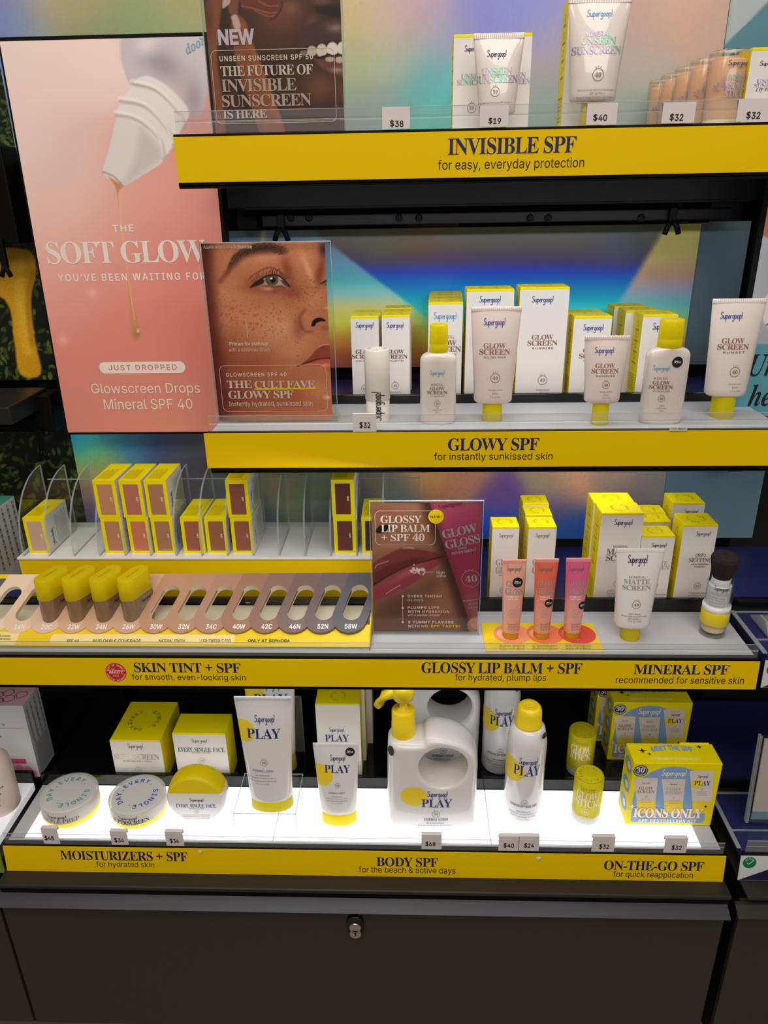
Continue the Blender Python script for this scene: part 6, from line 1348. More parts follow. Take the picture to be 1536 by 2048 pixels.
tube('large white lotion tube standing on the clear riser table', (469, 584, 1393), (500, 584, 1586), (502, 585), ZL + riser_h, 1622, 0.034, BOTTLE, CYEL, play_print(526, 1.0, 1448, 1472, 1525, 1538, (482, 1468, 26)), wide_cap=True)
tube('small white lotion tube with black try me sticker, beside the pump jug', (627, 719, 1486), (640, 713, 1613), (643, 713), ZL, 1650, 0.030, BOTTLE, CYEL, play_print(674, 0.76, 1525, 1542, 1571, 1583, (640, 1554, 25), lambda L: try_me(L, 699, 1513, 9.5)), wide_cap=True)
# second play tube and its holder behind
tube('white lotion tube standing behind the one on the clear riser', (486, 592, 1338), (506, 588, 1502), (506, 588), ZB + 0.0003, 1540, 0.032, BOTTLE, CYEL, play_print(540, 1.0, 1380, 1402, None, None, (500, 1388, 26)), wide_cap=True, Y=0.838)
t = thing('acrylic_holder', 'clear upright acrylic holder behind the largest yellow-capped lotion tubes', 'holder', (PY(575, 1500, 0.868).x, 0.868, ZB + 0.0003))
hw = PY(611, 1400, 0.868).x - PY(575, 1400, 0.868).x; hh = PY(600, 1394, 0.868).z - ZB
MB().rbox(-hw, hw, 0, 0.002, 0, hh, ACRH, 0.0006).rbox(-hw, hw, -0.02, 0, 0, 0.002, ACR, 0.0005).build('back_plate', t); MB().box(-hw, hw, -0.0002, 0.0022, hh - 0.0008, hh, ACREDGE).box(hw - 0.0008, hw, -0.0002, 0.0022, 0, hh, ACREDGE).build('plate_edge', t)
def pr(L):
    L.logo(PN, 658, 1455, 688, 1467); L.T('PLAY', 'S', PN, 650, 1469, 698, 1483, .95)
c = carton('front white carton with yellow lid directly behind the small yellow-capped tube', 630, 719, 1408, 0.815, ZB + 0.0003, 0.034, pr, side_print=False, group='cartons behind the small yellow-capped tube')
dup(c, c.location + Vector((0.004, 0.037, 0.0)), 'middle of three cartons behind the small yellow-capped tube'); dup(c, c.location + Vector((0.012, 0.074, 0.0)), 'rearmost of three cartons behind the small yellow-capped tube, yellow side showing')
# pump jugs
def jug(label, dY, dX, first=None):
    Yc = 0.752; dep = 0.050
    if first is not None: return dup(first, first.location + Vector((dX, dY, 0)), label)
    cpl = lambda px, py: (lambda p: (p.x, p.z))(PY(px, py, Yc + float(np.interp(py, [1436, 1462, 1469, 1500, 1560], [0.016, 0.008, -0.008, -0.012, -0.0225]) if px < 842 else np.interp(py, [1436, 1470, 1500, 1560], [0.016, 0.006, -0.006, -0.0225]))))
    fpl = lambda px, py: (lambda p: (p.x, p.z))(PY(px, py, Yc - dep / 2 * 0.6))
    out = [(790, 1662), (776, 1640), (774, 1590), (775, 1500), (777, 1482), (784, 1476), (806, 1474), (830, 1474), (839, 1467), (845, 1450), (853, 1438), (868, 1435), (890, 1439), (916, 1450), (937, 1468), (951, 1495), (956, 1525), (956, 1570), (954, 1620), (951, 1645), (940, 1664), (910, 1668), (850, 1668)]
    O = [cpl(*p) for p in out]; hc = np.array(fpl(886, 1526)); hr_ = fpl(935, 1526)[0] - hc[0]
    X = (min(a for a, b in O) + max(a for a, b in O)) / 2; zmin = ZL
    O = O[2:18]; xl_, xr_ = O[0][0], O[-1][0]; B_ = ZL + 0.0002
    O += [(xr_ - 0.0008, B_ + 0.010), (xr_ - 0.003, B_ + 0.003), (xr_ - 0.009, B_), ((xl_ + xr_) / 2, B_), (xl_ + 0.009, B_), (xl_ + 0.003, B_ + 0.003), (xl_ + 0.0008, B_ + 0.010)]
    sp_ = spline(O + [O[0]], 10); sp_[:, 1] = np.maximum(sp_[:, 1], ZL + 0.0002)
    gx, gy = float(hc[0]), float(hc[1])
    ang = np.arctan2(sp_[:, 1] - hc[1], sp_[:, 0] - hc[0]); rad = np.hypot(sp_[:, 1] - hc[1], sp_[:, 0] - hc[0])
    N = 120; prof = []
    order = np.argsort(ang); aa, rr = ang[order], rad[order]; A_ = np.linspace(-math.pi, math.pi, N, endpoint=False); RO = np.interp(A_, aa, rr, period=2 * math.pi)
    t = thing('pump_bottle', label, 'bottle', (X, Yc, ZL), 0, 'large pump lotion jugs')
    S = np.concatenate([np.array([0, 0.02, 0.045, 0.08, 0.13, 0.2, 0.3, 0.42, 0.54, 0.66, 0.76, 0.85, 0.92, 0.96, 0.985, 1.0])]); rnd = 0.014; vs = []; fs = []
    prof = [(s, -1) for s in S] + [(s, 1) for s in S[::-1]]
    for s, side in prof:
        for i in range(N):
            L_ = RO[i] - hr_; low = max(0.0, min(1.0, 1 - (hc[1] + RO[i] * math.sin(A_[i]) - ZL) / 0.012)); di, do = s * L_, (1 - s) * L_; ro_ = min(rnd * (1 - low) + 0.003 * low, L_ * 0.48); qo = min(1, do / ro_); qi = min(1, di / min(0.005, L_ * 0.3)); base_ = 0.35 + 0.55 * low
            th = dep / 2 * min(base_ + (1 - base_) * math.sqrt(max(0, 1 - (1 - qo) ** 2)), 0.80 + 0.20 * math.sqrt(max(0, 1 - (1 - qi) ** 2)))
            w = hr_ + L_ * s; vs.append((hc[0] + w * math.cos(A_[i]) - X, side * th, hc[1] + w * math.sin(A_[i]) - ZL))
    K = len(prof)
    for k in range(K):
        for i in range(N): fs.append((k * N + i, k * N + (i + 1) % N, ((k + 1) % K) * N + (i + 1) % N, ((k + 1) % K) * N + i))
    hw_ = max(abs(v[0]) for v in vs); bul = lambda x: 0.80 + 0.24 * math.sqrt(max(0.0, 1 - (x / hw_) ** 2)); vs = [(x, y * bul(x), z) for x, y, z in vs]
    MB().add(vs, fs, BOTTLE, True).build('jug_body', t)
    nx = PY(807, 1476, Yc).x - X; r = (PY(831, 1440, Yc).x - PY(783, 1440, Yc).x) / 2; z = lambda py: PY(806, py, Yc).z - ZL; zn = PY(806, 1481, Yc - r).z - ZL; z2 = z(1418); z3 = z(1400); z4 = z(1372)
    MB().lathe([(r * 0.98, zn - 0.006), (r, zn - 0.002), (r, zn + (z2 - zn) * 0.45), (r * 0.97, zn + (z2 - zn) * 0.47), (r * 0.97, z2 - 0.001), (r * 0.92, z2)], PYEL, 40, (nx, 0)).build('pump_collar', t, 'yellow screw collar')
    MB().lathe([(r * 0.55, z2), (r * 0.55, z2 + 0.003), (r * 0.34, z2 + 0.0035), (r * 0.34, z3 + 0.004)], PYEL, 28, (nx, 0)).build('pump_stem', t)
    m = MB().lathe([(r * 0.5, z3), (r * 0.85, z3 + 0.004), (r * 0.92, z3 + 0.010), (r * 0.90, z4), (r * 0.8, z4 + 0.002)], PYEL, 36, (nx, 0))
    p1 = PY(754, 1412, Yc); m.tube([(nx, 0, z3 + 0.010), (nx - r * 0.9, 0, z3 + 0.011), (nx - r * 1.5, 0, z3 + 0.007), ((p1.x - X) + 0.004, 0, (p1.z - ZL) + 0.006), (p1.x - X, 0, p1.z - ZL)], lambda q: 0.0085 - 0.0035 * q, PYEL, 14)
    m.build('pump_head', t, 'yellow spout')
    L = Label(lambda px, py: (lambda p: (p.x - X, p.z - ZL))(PY(px, py, Yc - dep / 2)))
    L.disc(PYELI, 828, 1592, 27, 24, rings=4); L.logo(PN, 854, 1581, 895, 1597); L.T('PLAY', 'S', PN, 843, 1597, 904, 1613, .95); L.badge(GREY, 872, 1627, 8, '50'); L.T('EVERYDAY LOTION', 'S', PN, 848, 1635, 896, 1640)
    for i, (s, a) in enumerate((('With Sunflower Extract', 18), ('Broad Spectrum Sunscreen SPF 50 PA++++', 34), ('Water Resistant (80 minutes)', 24), ('18 fl. oz. / 532 mL', 13))): L.T(s, 'G', PN, 870 - a, 1643 + 5 * i, 870 + a, 1646 + 5 * i)
    L.build('front_print', t, lambda u, v, e: (u, -dep / 2 * bul(u) - e, max(v, 0.003)), None, 0.0006)
    a, b = PY(780, 1500, Yc - 0.02), PY(780, 1507, Yc - 0.02)
    m = MB().loft([(0, 0.0045, 0.0075, 2), (0.0006, 0.0045, 0.0075, 2)], BLACKI, 24); o = m.build('sticker', t, 'black round sticker'); o.location = (min(v[0] for v in vs) + 0.006, -dep * 0.42, a.z - ZL); o.rotation_euler = (math.radians(90), 0, math.radians(-38))
    return t
j = jug('large white pump jug with yellow pump and round handle hole', 0, 0)
pj = PY(886, 1526, 0.752 - 0.015); q = PZ(899, 1407, pj.z)
jug('second white jug standing behind the front pump jug, its pump hidden', min(q.y - pj.y, 0.19), q.x - pj.x, j)
# spray cans
def can(label, first=None, dX=0, dY=0):
    if first is not None: return dup(first, first.location + Vector((dX, dY, 0.0)), label)
    P = PZ(1045, 1656, ZL); a, b = PY(1007, 1600, P.y + 0.026), PY(1083, 1600, P.y + 0.026); r = (b.x - a.x) / 2; Y = P.y + r; X = (a.x + b.x) / 2; z = lambda py: PY(1045, py, Y).z - ZL
    H1, H2, H3 = z(1476), z(1448), z(1412); rc = (PY(1082, 1440, Y).x - PY(1026, 1440, Y).x) / 2 * 0.96
    t = thing('spray_can', label, 'spray can', (X, Y, ZL), 0, 'white body mist cans')
    MB().lathe([(r * 0.94, 0), (r, 0.003), (r, H1 - 0.004), (r * 0.985, H1 + 0.002), (r * 0.93, H1 + 0.007), (r * 0.84, H2 - 0.002), (rc * 1.0, H2 + 0.001), (rc * 0.9, H2 + 0.002)], BOTTLE, 56).build('can_body', t)
    m = MB().lathe([(rc, H2), (rc * 1.02, H2 + 0.001), (rc * 1.02, H2 + 0.004), (rc * 0.98, H2 + 0.005), (rc * 0.95, H3 - 0.006), (rc * 0.86, H3 - 0.001), (rc * 0.7, H3 + 0.002), (rc * 0.5, H3 + 0.0005), (rc * 0.2, H3 - 0.001)], PYEL, 48); m.build('actuator_cap', t, 'yellow spray cap')
    m = MB().loft([(0, 0.0045, 0.0025, 2), (0.0012, 0.004, 0.002, 2)], PYEL, 20); o = m.build('spray_button', t); o.location = (0, 0, H3 + 0.0002)
    L = Label(lambda px, py: (lambda p: (p.x - X, p.z - ZL))(PY(px, py, Y - r)))
    L.disc(PYELI, 1015, 1547, 34, 29, rings=5); L.logo(PN, 1038, 1518, 1077, 1536); L.T('PLAY', 'S', PN, 1026, 1533, 1082, 1553, .95); L.badge(GREY, 1049, 1607, 7.5, '50'); L.T('ANTIOXIDANT BODY MIST', 'S', PN, 1018, 1611, 1076, 1616)
    for i, (s, a_) in enumerate((('With Vitamin C', 14), ('Broad Spectrum Sunscreen SPF 50 PA++++', 30), ('Water & Sweat Resistant (80 minutes)', 26), ('6 fl. oz. / 177 mL', 12))): L.T(s, 'G', PN, 1046 - a_, 1623 + 5 * i, 1046 + a_, 1626 + 5 * i)
    L.disc(BLACKI, 1094, 1478, 8)
    L.build('front_print', t, lambda u, v, e: ((r + e) * math.sin(u / r), -(r + e) * math.cos(u / r), v), None, 0.0003); return t
c = can('white spray can with visible yellow cap, above the $40 tag')
can('second white spray can standing behind, its cap hidden by the yellow strip', c, -0.020, 0.095)
# glow sticks
def gstick(label, first=None, loc=None):
    if first is not None: return dup(first, loc, label)
    P = PZ(1172, 1652, ZL); a, b = PY(1144, 1610, P.y + 0.018), PY(1201, 1610, P.y + 0.018); r = (b.x - a.x) / 2; Y = P.y + r; X = (a.x + b.x) / 2; z = lambda py: PY(1172, py, Y).z - ZL
    H = z(1548); hb = H * 0.17
    t = thing('balm_stick', label, 'stick', (X, Y, ZL), 0, 'yellow sunscreen sticks')
    MB().lathe([(r * 0.93, 0), (r * 0.96, 0.001), (r * 0.97, hb)], mat('frosted_base', (200, 200, 190), 0.35), 44).build('base', t, 'frosted clear base')
    MB().lathe([(r * 0.99, hb), (r, hb + 0.0008), (r, H * 0.97), (r * 0.93, H)], tinted('glow_yellow', (250, 238, 40), 0.3, 0.15), 48).build('cap', t, 'translucent yellow cap')
    MB().lathe([(r * 0.7, hb), (r * 0.7, H * 0.8)], mat('stick_core', (244, 236, 150), 0.5), 32).build('core', t)
    L = Label(); L.geo(*ring_text('READY. SET. PLAY.', r * 0.7, r * 0.26, 200, 21), DYEL); L.geo(*disc_geo(0, 0, r * 0.95, None, 36, 1, 0.95), DYEL); L.build('lid_print', t, flat_top(H))
    L = Label(lambda px, py: (lambda p: (p.x - X, p.z - ZL))(PY(px, py, Y - r))); L.logo(DYEL, 1160, 1576, 1192, 1586); L.T('GLOW', 'S', WINK, 1152, 1587, 1197, 1602, .9); L.T('STICK', 'S', WINK, 1150, 1602, 1198, 1616, .9); L.badge(WINK, 1171, 1625, 7.5, '50'); L.T('0.70 oz / 20 g', 'G', WINK, 1160, 1634, 1183, 1637)
    L.build('front_print', t, lambda u, v, e: ((r + e) * math.sin(u / r), -(r + e) * math.cos(u / r), v), None, 0.0003); return t
gs = gstick('front yellow sunscreen stick beside the front kit box')
p = PZ(1163, 1556, ZB + 0.0003); gstick('second yellow sunscreen stick standing behind in the dark tray', gs, Vector((p.x, p.y + 0.018, ZB + 0.0003)))
# kit boxes
KB = mat('kit_blue_ink', (132, 168, 214), 0.5)
def kit(label, first=None, loc=None):
    if first is not None: return dup(first, loc, label)
    Y = PZ(1335, 1650, ZL).y; A, B = PY(1251, 1647, Y), PY(1421, 1650, Y); X = (A.x + B.x) / 2; w = (B.x - A.x); H = PY(1350, 1527, Y).z - ZL; D = 0.037
    t = thing('kit_box', label, 'box', (X, Y + D / 2, ZL), 0, 'yellow kit boxes')
    MB().rbox(-w / 2, w / 2, -D / 2, D / 2, 0, H, BYEL, 0.0006, 1).build('carton_body', t)
    MB().rbox(w * 0.12, w / 2 - 0.004, D / 2 - 0.001, D / 2 + 0.0004, H - 0.006, H + 0.0015, BYEL, 0.0003, 1).build('lid_tab', t)
    L = Label(lambda px, py: (lambda p: (p.x - X, p.z - ZL))(PY(px, py, Y)))
    arch = [(1264, 1640), (1265, 1600), (1272, 1574), (1284, 1557), (1302, 1544), (1324, 1536), (1347, 1533), (1370, 1535), (1390, 1542), (1404, 1556), (1409, 1580), (1409, 1640)]
    L.poly(KB, arch); L.rrect(KB, 1262, 1622, 1408, 1645, 6)
    for x0, x1, y0, y1, y2, nm in ((1268, 1316, 1556, 1602, 1626, 'GLOW'), (1323, 1371, 1558, 1602, 1626, 'UNSEEN'), (1379, 1428, 1541, 1602, 1626, 'PLAY')):
        q = 5; L.poly(PEARL, [(x0, y0), (x1, y0), (x1 - q, y1), (x0 + q, y1)]); L.poly(PYELI, [(x0 + q, y1), (x1 - q, y1), (x1 - q - 1, y2), (x0 + q + 1, y2)])
        cxx = (x0 + x1) / 2
        if nm == 'PLAY': L.disc(PYELI, x0 + 14, y0 + 26, 12); L.T('PLAY', 'S', NAVY, cxx - 15, y0 + 20, cxx + 17, y0 + 29); L.logo(NAVY, cxx - 8, y0 + 8, cxx + 12, y0 + 16)
        else: L.logo(GREY, cxx - 8, y0 + 7, cxx + 8, y0 + 13); L.T(nm, 'S', ROSE if nm == 'GLOW' else SILVER, cxx - 14, y0 + 17, cxx + 14, y0 + 23); L.T('SCREEN' if nm == 'GLOW' else 'SUNSCREEN', 'S', ROSE if nm == 'GLOW' else SILVER, cxx - 17, y0 + 24, cxx + 17, y0 + 30)
        L.badge(GREY, cxx, y0 + 37, 2.6, '40', False)
        for i in range(3): L.T('Broad Spectrum Sunscreen', 'G', GREY, cxx - 10, y0 + 41 + i * 3.4, cxx + 10, y0 + 42.6 + i * 3.4)
    L.logo(WINK, 1322, 1538, 1372, 1556)
    L.disc(NAVY, 1281, 1541, 14.5); a = L._c(1281, 1541, 12.4); L.geo(*disc_geo(a[0][0], a[0][1], a[1], None, 30, 1, 0.92), WINK); L.T('30', 'S', WINK, 1273, 1534, 1289, 1544); L.T('FEEL GOOD', 'G', WINK, 1272, 1546, 1290, 1549)
    OR = mat('kit_shadow_ink', (226, 160, 30), 0.5)
    L.T('ICONS ONLY', 'S', OR, 1267.5, 1617.2, 1406.5, 1636, .9, 0.02); L.T('ICONS ONLY', 'S', WINK, 1266, 1616, 1405, 1634.5, .9, 0.012); L.T('SPF BESTSELLERS KIT', 'H', WINK, 1276, 1637.5, 1392, 1644, 1.1)
    for cx, cy, r, c_ in ((1264, 1612, 6, WINK), (1257, 1621, 4, WINK), (1411, 1612, 4, BLACKI)): L.poly(c_, [(cx, cy - r), (cx + r * .25, cy - r * .25), (cx + r, cy), (cx + r * .25, cy + r * .25), (cx, cy + r), (cx - r * .25, cy + r * .25), (cx - r, cy), (cx - r * .25, cy - r * .25)])
    L.build('front_print', t, flat_front(-D / 2))
    L = Label(); 
    for s, m_, v, ww, hh in (('MEET THE SPF', KB, 0.006, 0.052, 0.0095), ("EVERYONE'S TALKING ABOUT", LGREY, -0.010, 0.06, 0.0035)):
        V, F = text_geo(s, 'H' if m_ is KB else 'G', 1.0, 0.02 if m_ is KB else 0); lo, hi = V.min(0), V.max(0); V = (V - (lo + hi) / 2) / (hi - lo) * np.array([ww, hh]) + np.array([0, v]); V[:, 1] += (0.004 - V[:, 0] ** 2 * 5 if m_ is KB else 0); L.geo(V, F, m_ if m_ is KB else WINK)
    for cx, cy, r in ((-0.038, 0.004, 0.005), (-0.031, -0.002, 0.003), (0.036, 0.012, 0.004)): L.geo(np.array([(cx + (r if k % 2 == 0 else r * .35) * math.cos(k * math.pi / 4), cy + (r if k % 2 == 0 else r * .35) * math.sin(k * math.pi / 4)) for k in range(8)]), [tuple(range(8))], BLACKI)
    L.build('lid_print', t, flat_top(H))
    L = Label()
    for v in (0.22, 0.52, 0.82): V, F = disc_geo(0, H * v, D * 0.34, H * 0.10, 24); L.geo(V, F, KB); L.geo(*disc_geo(0.003, H * v + 0.001, D * 0.16, H * 0.05, 20), WINK)
    L.build('side_print', t, lambda u, v, e: (-w / 2 - e, -u, v)); return t
kb = kit('front yellow kit box with three printed tubes, on the glowing shelf')
Yb_ = PZ(1290, 1520, ZB + 0.0003).y
def at_front(px0, px1, y, Y): return (PY(px0, y, Y).x + PY(px1, y, Y).x) / 2
kit('second yellow kit box standing behind the front one in the dark tray', kb, Vector((at_front(1216, 1367, 1510, Yb_), Yb_ + 0.0185, ZB + 0.0003)))
kit('rearmost yellow kit box, only its side and lid corner showing', kb, Vector((at_front(1216, 1367, 1510, Yb_) - 0.012, Yb_ + 0.0185 + 0.0395, ZB + 0.0003)))

# ------------------------------------------------------------------ neighbouring bays
NW = mat('neighbour_white', (214, 216, 218), 0.5)
# pink and white serum carton, on the neighbour's glowing deck
def nshelf(label, x0, x1, Yf, Yr, Z, dm, name='display_shelf', strip=None):
    t = thing(name, label, 'shelf', ((x0 + x1) / 2, Yf, Z))
    reparent(MB().rbox(x0, x1, Yf + 0.004, Yr, Z - 0.012, Z, dm, 0.001).build('deck'), t); reparent(MB().rbox(x0, x1, Yf, Yf + 0.0038, Z - 0.034, Z + 0.002, BLACK, 0.001).build('front_rail'), t)
    reparent(MB().rbox(x0, x1, Yr + 0.0005, Yr + 0.006, Z - 0.02, Z + 0.018, GLOSSBLACK, 0.001).build('riser_bar'), t); reparent(MB().box(x0, x1, Yr + 0.0065, 0.998, Z - 0.02, Z, dm if dm is GLOSSNAVY else GLOSSBLACK).build('rear_tray'), t); return t
xg = XL - 0.012
nshelf('neighbouring pale shelf deck under the pale pink serum bottle', -0.95, xg, 0.687, 0.80, ZB, mat('neighbour_deck', (226, 226, 230), 0.3, emit=(240, 240, 245), es=0.35))
gr = MB().box(-0.95, XL - 0.004, 0.6845, 0.6868, 0.705, ZB - 0.006, mat('neighbour_green', (120, 150, 30), 0.5)); tag(gr.build('price_rail'), 'green shelf strip sliver of the bay left of the yellow MOISTURIZERS strip', 'sign')
Yq = 0.812; A, B, C = PY(37, 1543, Yq), PY(76, 1543, Yq), PY(70, 1400, Yq); xr_ = PY(78, 1543, Yq).x; hq = PY(46, 1412, Yq).z - ZB
wq = xr_ - PY(-14, 1543, Yq).x; dq = 0.046
t = thing('serum_carton', 'white and pink vitamin serum carton beside the gap on the neighbouring shelf', 'box', (xr_ - wq / 2, Yq + dq / 2, ZB + 0.0003))
MB().box(-wq / 2, wq / 2, -dq / 2, dq / 2, 0, hq, NW, dict(top=mat('soft_pink', (240, 196, 204), 0.5), right=mat('carton_grey', (178, 178, 182), 0.5))).build('carton_body', t)
L = Label(); PK = mat('raspberry_ink', (214, 60, 110), 0.5); Gk = GREY
V, F = text_geo('FARMACY', 'S'); L.geo(V * 0.0062 + np.array([-wq * 0.42, hq * 0.72]), F, Gk)
L.geo(*rrect_quad(-wq * .42, wq * .4, hq * .69, hq * .694), PK)
for i, s in enumerate(('1%', 'VITAMIN A', 'RETINOL', 'SERUM')): V, F = text_geo(s, 'H'); L.geo(V * 0.0056 + np.array([-wq * 0.42, hq * (0.62 - 0.055 * i)]), F, BLACKI)
for i, s in enumerate(('firms + lifts', 'smooths', 'collagen support', 'for all skin')): V, F = text_geo(s, 'G'); L.geo(V * 0.0032 + np.array([-wq * 0.42, hq * (0.405 - 0.035 * i)]), F, GREY)
L.geo(*rrect_quad(-wq * .42, wq * .28, hq * .19, hq * .26), PK)
def hexes(L, pts, r, m, fill=True):
    for cx, cy in pts: L.geo(*disc_geo(cx, cy, r, None, 6, 1, 0.0 if fill else 0.82), m)
hexes(L, [(wq * .1, hq * .13), (wq * .28, hq * .11), (wq * .2, hq * .05), (wq * .38, hq * .04)], wq * .1, mat('hex_pink', (232, 140, 164), 0.5)); L.build('front_print', t, flat_front(-dq / 2))
L = Label(); hexes(L, [(-wq * .2, 0), (0, dq * .12), (wq * .1, -dq * .16), (wq * .3, dq * .05), (-wq * .1, -dq * .3)], wq * .13, PK, False); L.build('lid_print', t, flat_top(hq))
L = Label(); rg = random.Random(2)
for i in range(6):
    for k in range(4): L.geo(*disc_geo(-dq * .36 + k * dq * .24, hq * (.93 - .08 * i), 0.0022, None, 10, 1, 0.6), GREY); L.geo(*rrect_quad(-dq * .38 + k * dq * .24, -dq * .32 + k * dq * .24, hq * (.86 - .08 * i), hq * (.90 - .08 * i)), GREY)
for i in range(14): L.geo(*rrect_quad(-dq * .4, dq * .4, hq * (.42 - .028 * i), hq * (.428 - .028 * i)), GREY)
L.build('side_print', t, lambda u, v, e: (wq / 2 + e, u, v))
r = 0.026; P = PZ(-8, 1640, ZB); P.x = PZ(27, 1630, ZB).x - r - 0.002
t = thing('serum_bottle', 'pale pink serum bottle in front of the pink and white serum carton', 'bottle', (P.x + 0.002, P.y + r, ZB + 0.0003))
MB().lathe([(r * .94, 0), (r, 0.003), (r, 0.06), (r * .93, 0.078), (r * .6, 0.088), (r * .4, 0.09)], mat('blush_bottle', (226, 206, 196), 0.35), 44).build('bottle_body', t); MB().lathe([(r * .42, 0.09), (r * .42, 0.105), (r * .38, 0.106)], NW, 32).build('cap', t)
L = Label()
for i, s in enumerate(('1%', 'VITAMIN A', 'RETINOL', 'SERUM', 'FIRMS')): V, F = text_geo(s, 'H'); L.geo(V * 0.0055 + np.array([0.004, 0.055 - 0.009 * i]), F, (BLACKI, BLACKI, BLACKI, GREY, PK)[i])
L.build('front_print', t, lambda u, v, e: ((r + e) * math.sin(u / r), -(r + e) * math.cos(u / r), v))
# doodle carton beside the organiser
Yq = 0.86; zq = ZS + 0.0; xr_ = PY(46, 1130, Yq).x; hq = PY(30, 1015, Yq).z - zq; wq = 0.055; dq = 0.06
nshelf('neighbouring dark shelf below the doodle-printed carton', -0.95, -0.602, 0.72, 0.80, ZS, BLACK)
X_ = PY(28, 1060, 0.84).x
t = thing('doodle_carton', 'white carton printed with grey doodles beside the first clear divider', 'box', (PY(27, 992, 0.937).x - 0.020, 0.895, ZS + 0.0003)); wq = 0.040; dq = 0.085; hq = PY(28, 992, 0.937).z - ZS
MB().box(-wq / 2, wq / 2, -dq / 2, dq / 2, 0, hq, NW, dict(top=mat('mint_top', (70, 150, 130), 0.5))).build('carton_body', t)
L = Label(); rg = random.Random(8)
for i in range(9):
    for k in range(6): L.geo(*disc_geo(-dq * .42 + k * dq * .165, hq * (.94 - .08 * i), 0.0022, None, 8, 1, 0.6), GREY); L.geo(*rrect_quad(-dq * .44 + k * dq * .165, -dq * .39 + k * dq * .165, hq * (.875 - .08 * i), hq * (.905 - .08 * i)), GREY)
L.build('side_print', t, lambda u, v, e: (wq / 2 + e, u, v))
L = Label(); V, F = text_geo('1%', 'H'); L.geo(V * 0.006 + np.array([-0.012, hq * .6]), F, BLACKI); L.build('front_print', t, flat_front(-dq / 2))
# neighbour's black shelf and bracket beside the pink poster
def dark_shelf(label, py0, py1, pxr, Y0, Y1):
    z1, z0 = PY(60, py0, Y1).z, PY(60, py1, Y0).z; x1 = -0.478
    t = thing('shelf_bracket', label, 'bracket', ((-0.95 + x1) / 2, Y0, z0))
    reparent(MB().rbox(-0.95, x1 - 0.02, Y0, Y1, z0 + (z1 - z0) * 0.45, z1, mat('dark_shelf', (34, 31, 29), 0.4, spec=0.4), 0.002).build('deck'), t)
    reparent(MB().rbox(-0.95, x1 - 0.004, Y1 - 0.03, Y1 + 0.01, z0 - 0.012, z1 - 0.004, BLACK, 0.002).build('cross_rail'), t)
    m = MB().prism([(Y0 + 0.01, z1 - 0.004), (Y1, z0 - 0.01), (Y1 + 0.005, z0 - 0.01), (Y1 + 0.005, z1 - 0.004)], x1 - 0.035, x1 - 0.031, BLACK, 'x'); reparent(m.build('bracket_arm'), t)
    m = MB().rbox(x1 - 0.03, x1 - 0.022, Y1 - 0.036, Y1 - 0.03, z0 - 0.04, z0 - 0.006, BLACK, 0.001)
    for s in (-1, 1): m.tube([(x1 - 0.026, Y1 - 0.034, z0 - 0.036), (x1 - 0.026 + s * 0.006, Y1 - 0.035, z0 - 0.05)], 0.003, BLACK)
    reparent(m.build('wing_clamp'), t)
dark_shelf('black shelf with clamp of the bay beside the lower part of the pink poster', 775, 880, 110, 0.88, 0.985)
dark_shelf('black shelf bracket of the bay beside the upper part of the pink poster', 285, 470, 60, 0.90, 0.985)
# bay on the other side
YP = 0.84; x0 = PY(1497, 640, YP).x
t = thing('poster', 'grey and teal poster with dark italic lettering beside the sunset tube', 'poster', (x0 + 0.15, YP, PY(1510, 830, YP).z)); zA, zB_ = PY(1510, 832, YP).z, PY(1520, 300, YP).z
p = front_plane(0, YP, 0)
def art_n(px, py):
    img = np.zeros(px.shape + (3,)) + np.array([176, 178, 182]); over(img, (94, 160, 178), sst(-1.5, 1.5, py - 688)); over(img, (170, 110, 84), sst(-3, 3, 470 - py + (px - 1520) * 0.4)); over(img, (232, 220, 224), ellip(px, py, 1566, 622, 44, 46, 0, 0.04)); return img
sheet('printed_sheet', p, x0, x0 + 0.2, zA, zB_, 130, 300, art_n, PRINT, t, 0.95)
reparent(MB().box(x0 - 0.001, x0 + 0.2, YP + 0.0005, YP + 0.012, zA - 0.001, zB_ + 0.001, BLACK).build('frame'), t)
L = Label(p.hit); L.T('Unlock', 'I', BLACKI, 1500, 706, 1640, 752); L.T('healthy', 'I', BLACKI, 1497, 768, 1640, 824); a = np.array(L.conv(1566, 622)); k = L.conv(1576, 622)[0] - a[0]; L.geo(*ring_text('FACE CARE', k * 3.6, k * 1.1, 226, -14, a[0], a[1], inward=True), mat('teal_ink', (70, 120, 140), 0.5))
L.build('lettering', t, on_plane(Plane(p.o - t.location, p.u, p.v)), None, 0.0003)
t = thing('upright', 'black post between the middle shelf and the grey and teal poster', 'upright', (0.44, 0.97, ZG - 0.1))
reparent(MB().rbox(0.4275, 0.447, 0.955, 1.0, ZG - 0.12, ZI + 0.02, BLACK, 0.001).build('post'), t)
t = nshelf('neighbouring navy shelf past the mineral strip, holding a clear sign foot', XR + 0.012, 0.75, YS + 0.004, 0.812, ZS, GLOSSNAVY)
t2 = nshelf('neighbouring navy shelf past the glowing shelf, holding a clear sign holder', XR + 0.022, 0.75, 0.693, 0.797, ZB, GLOSSNAVY)
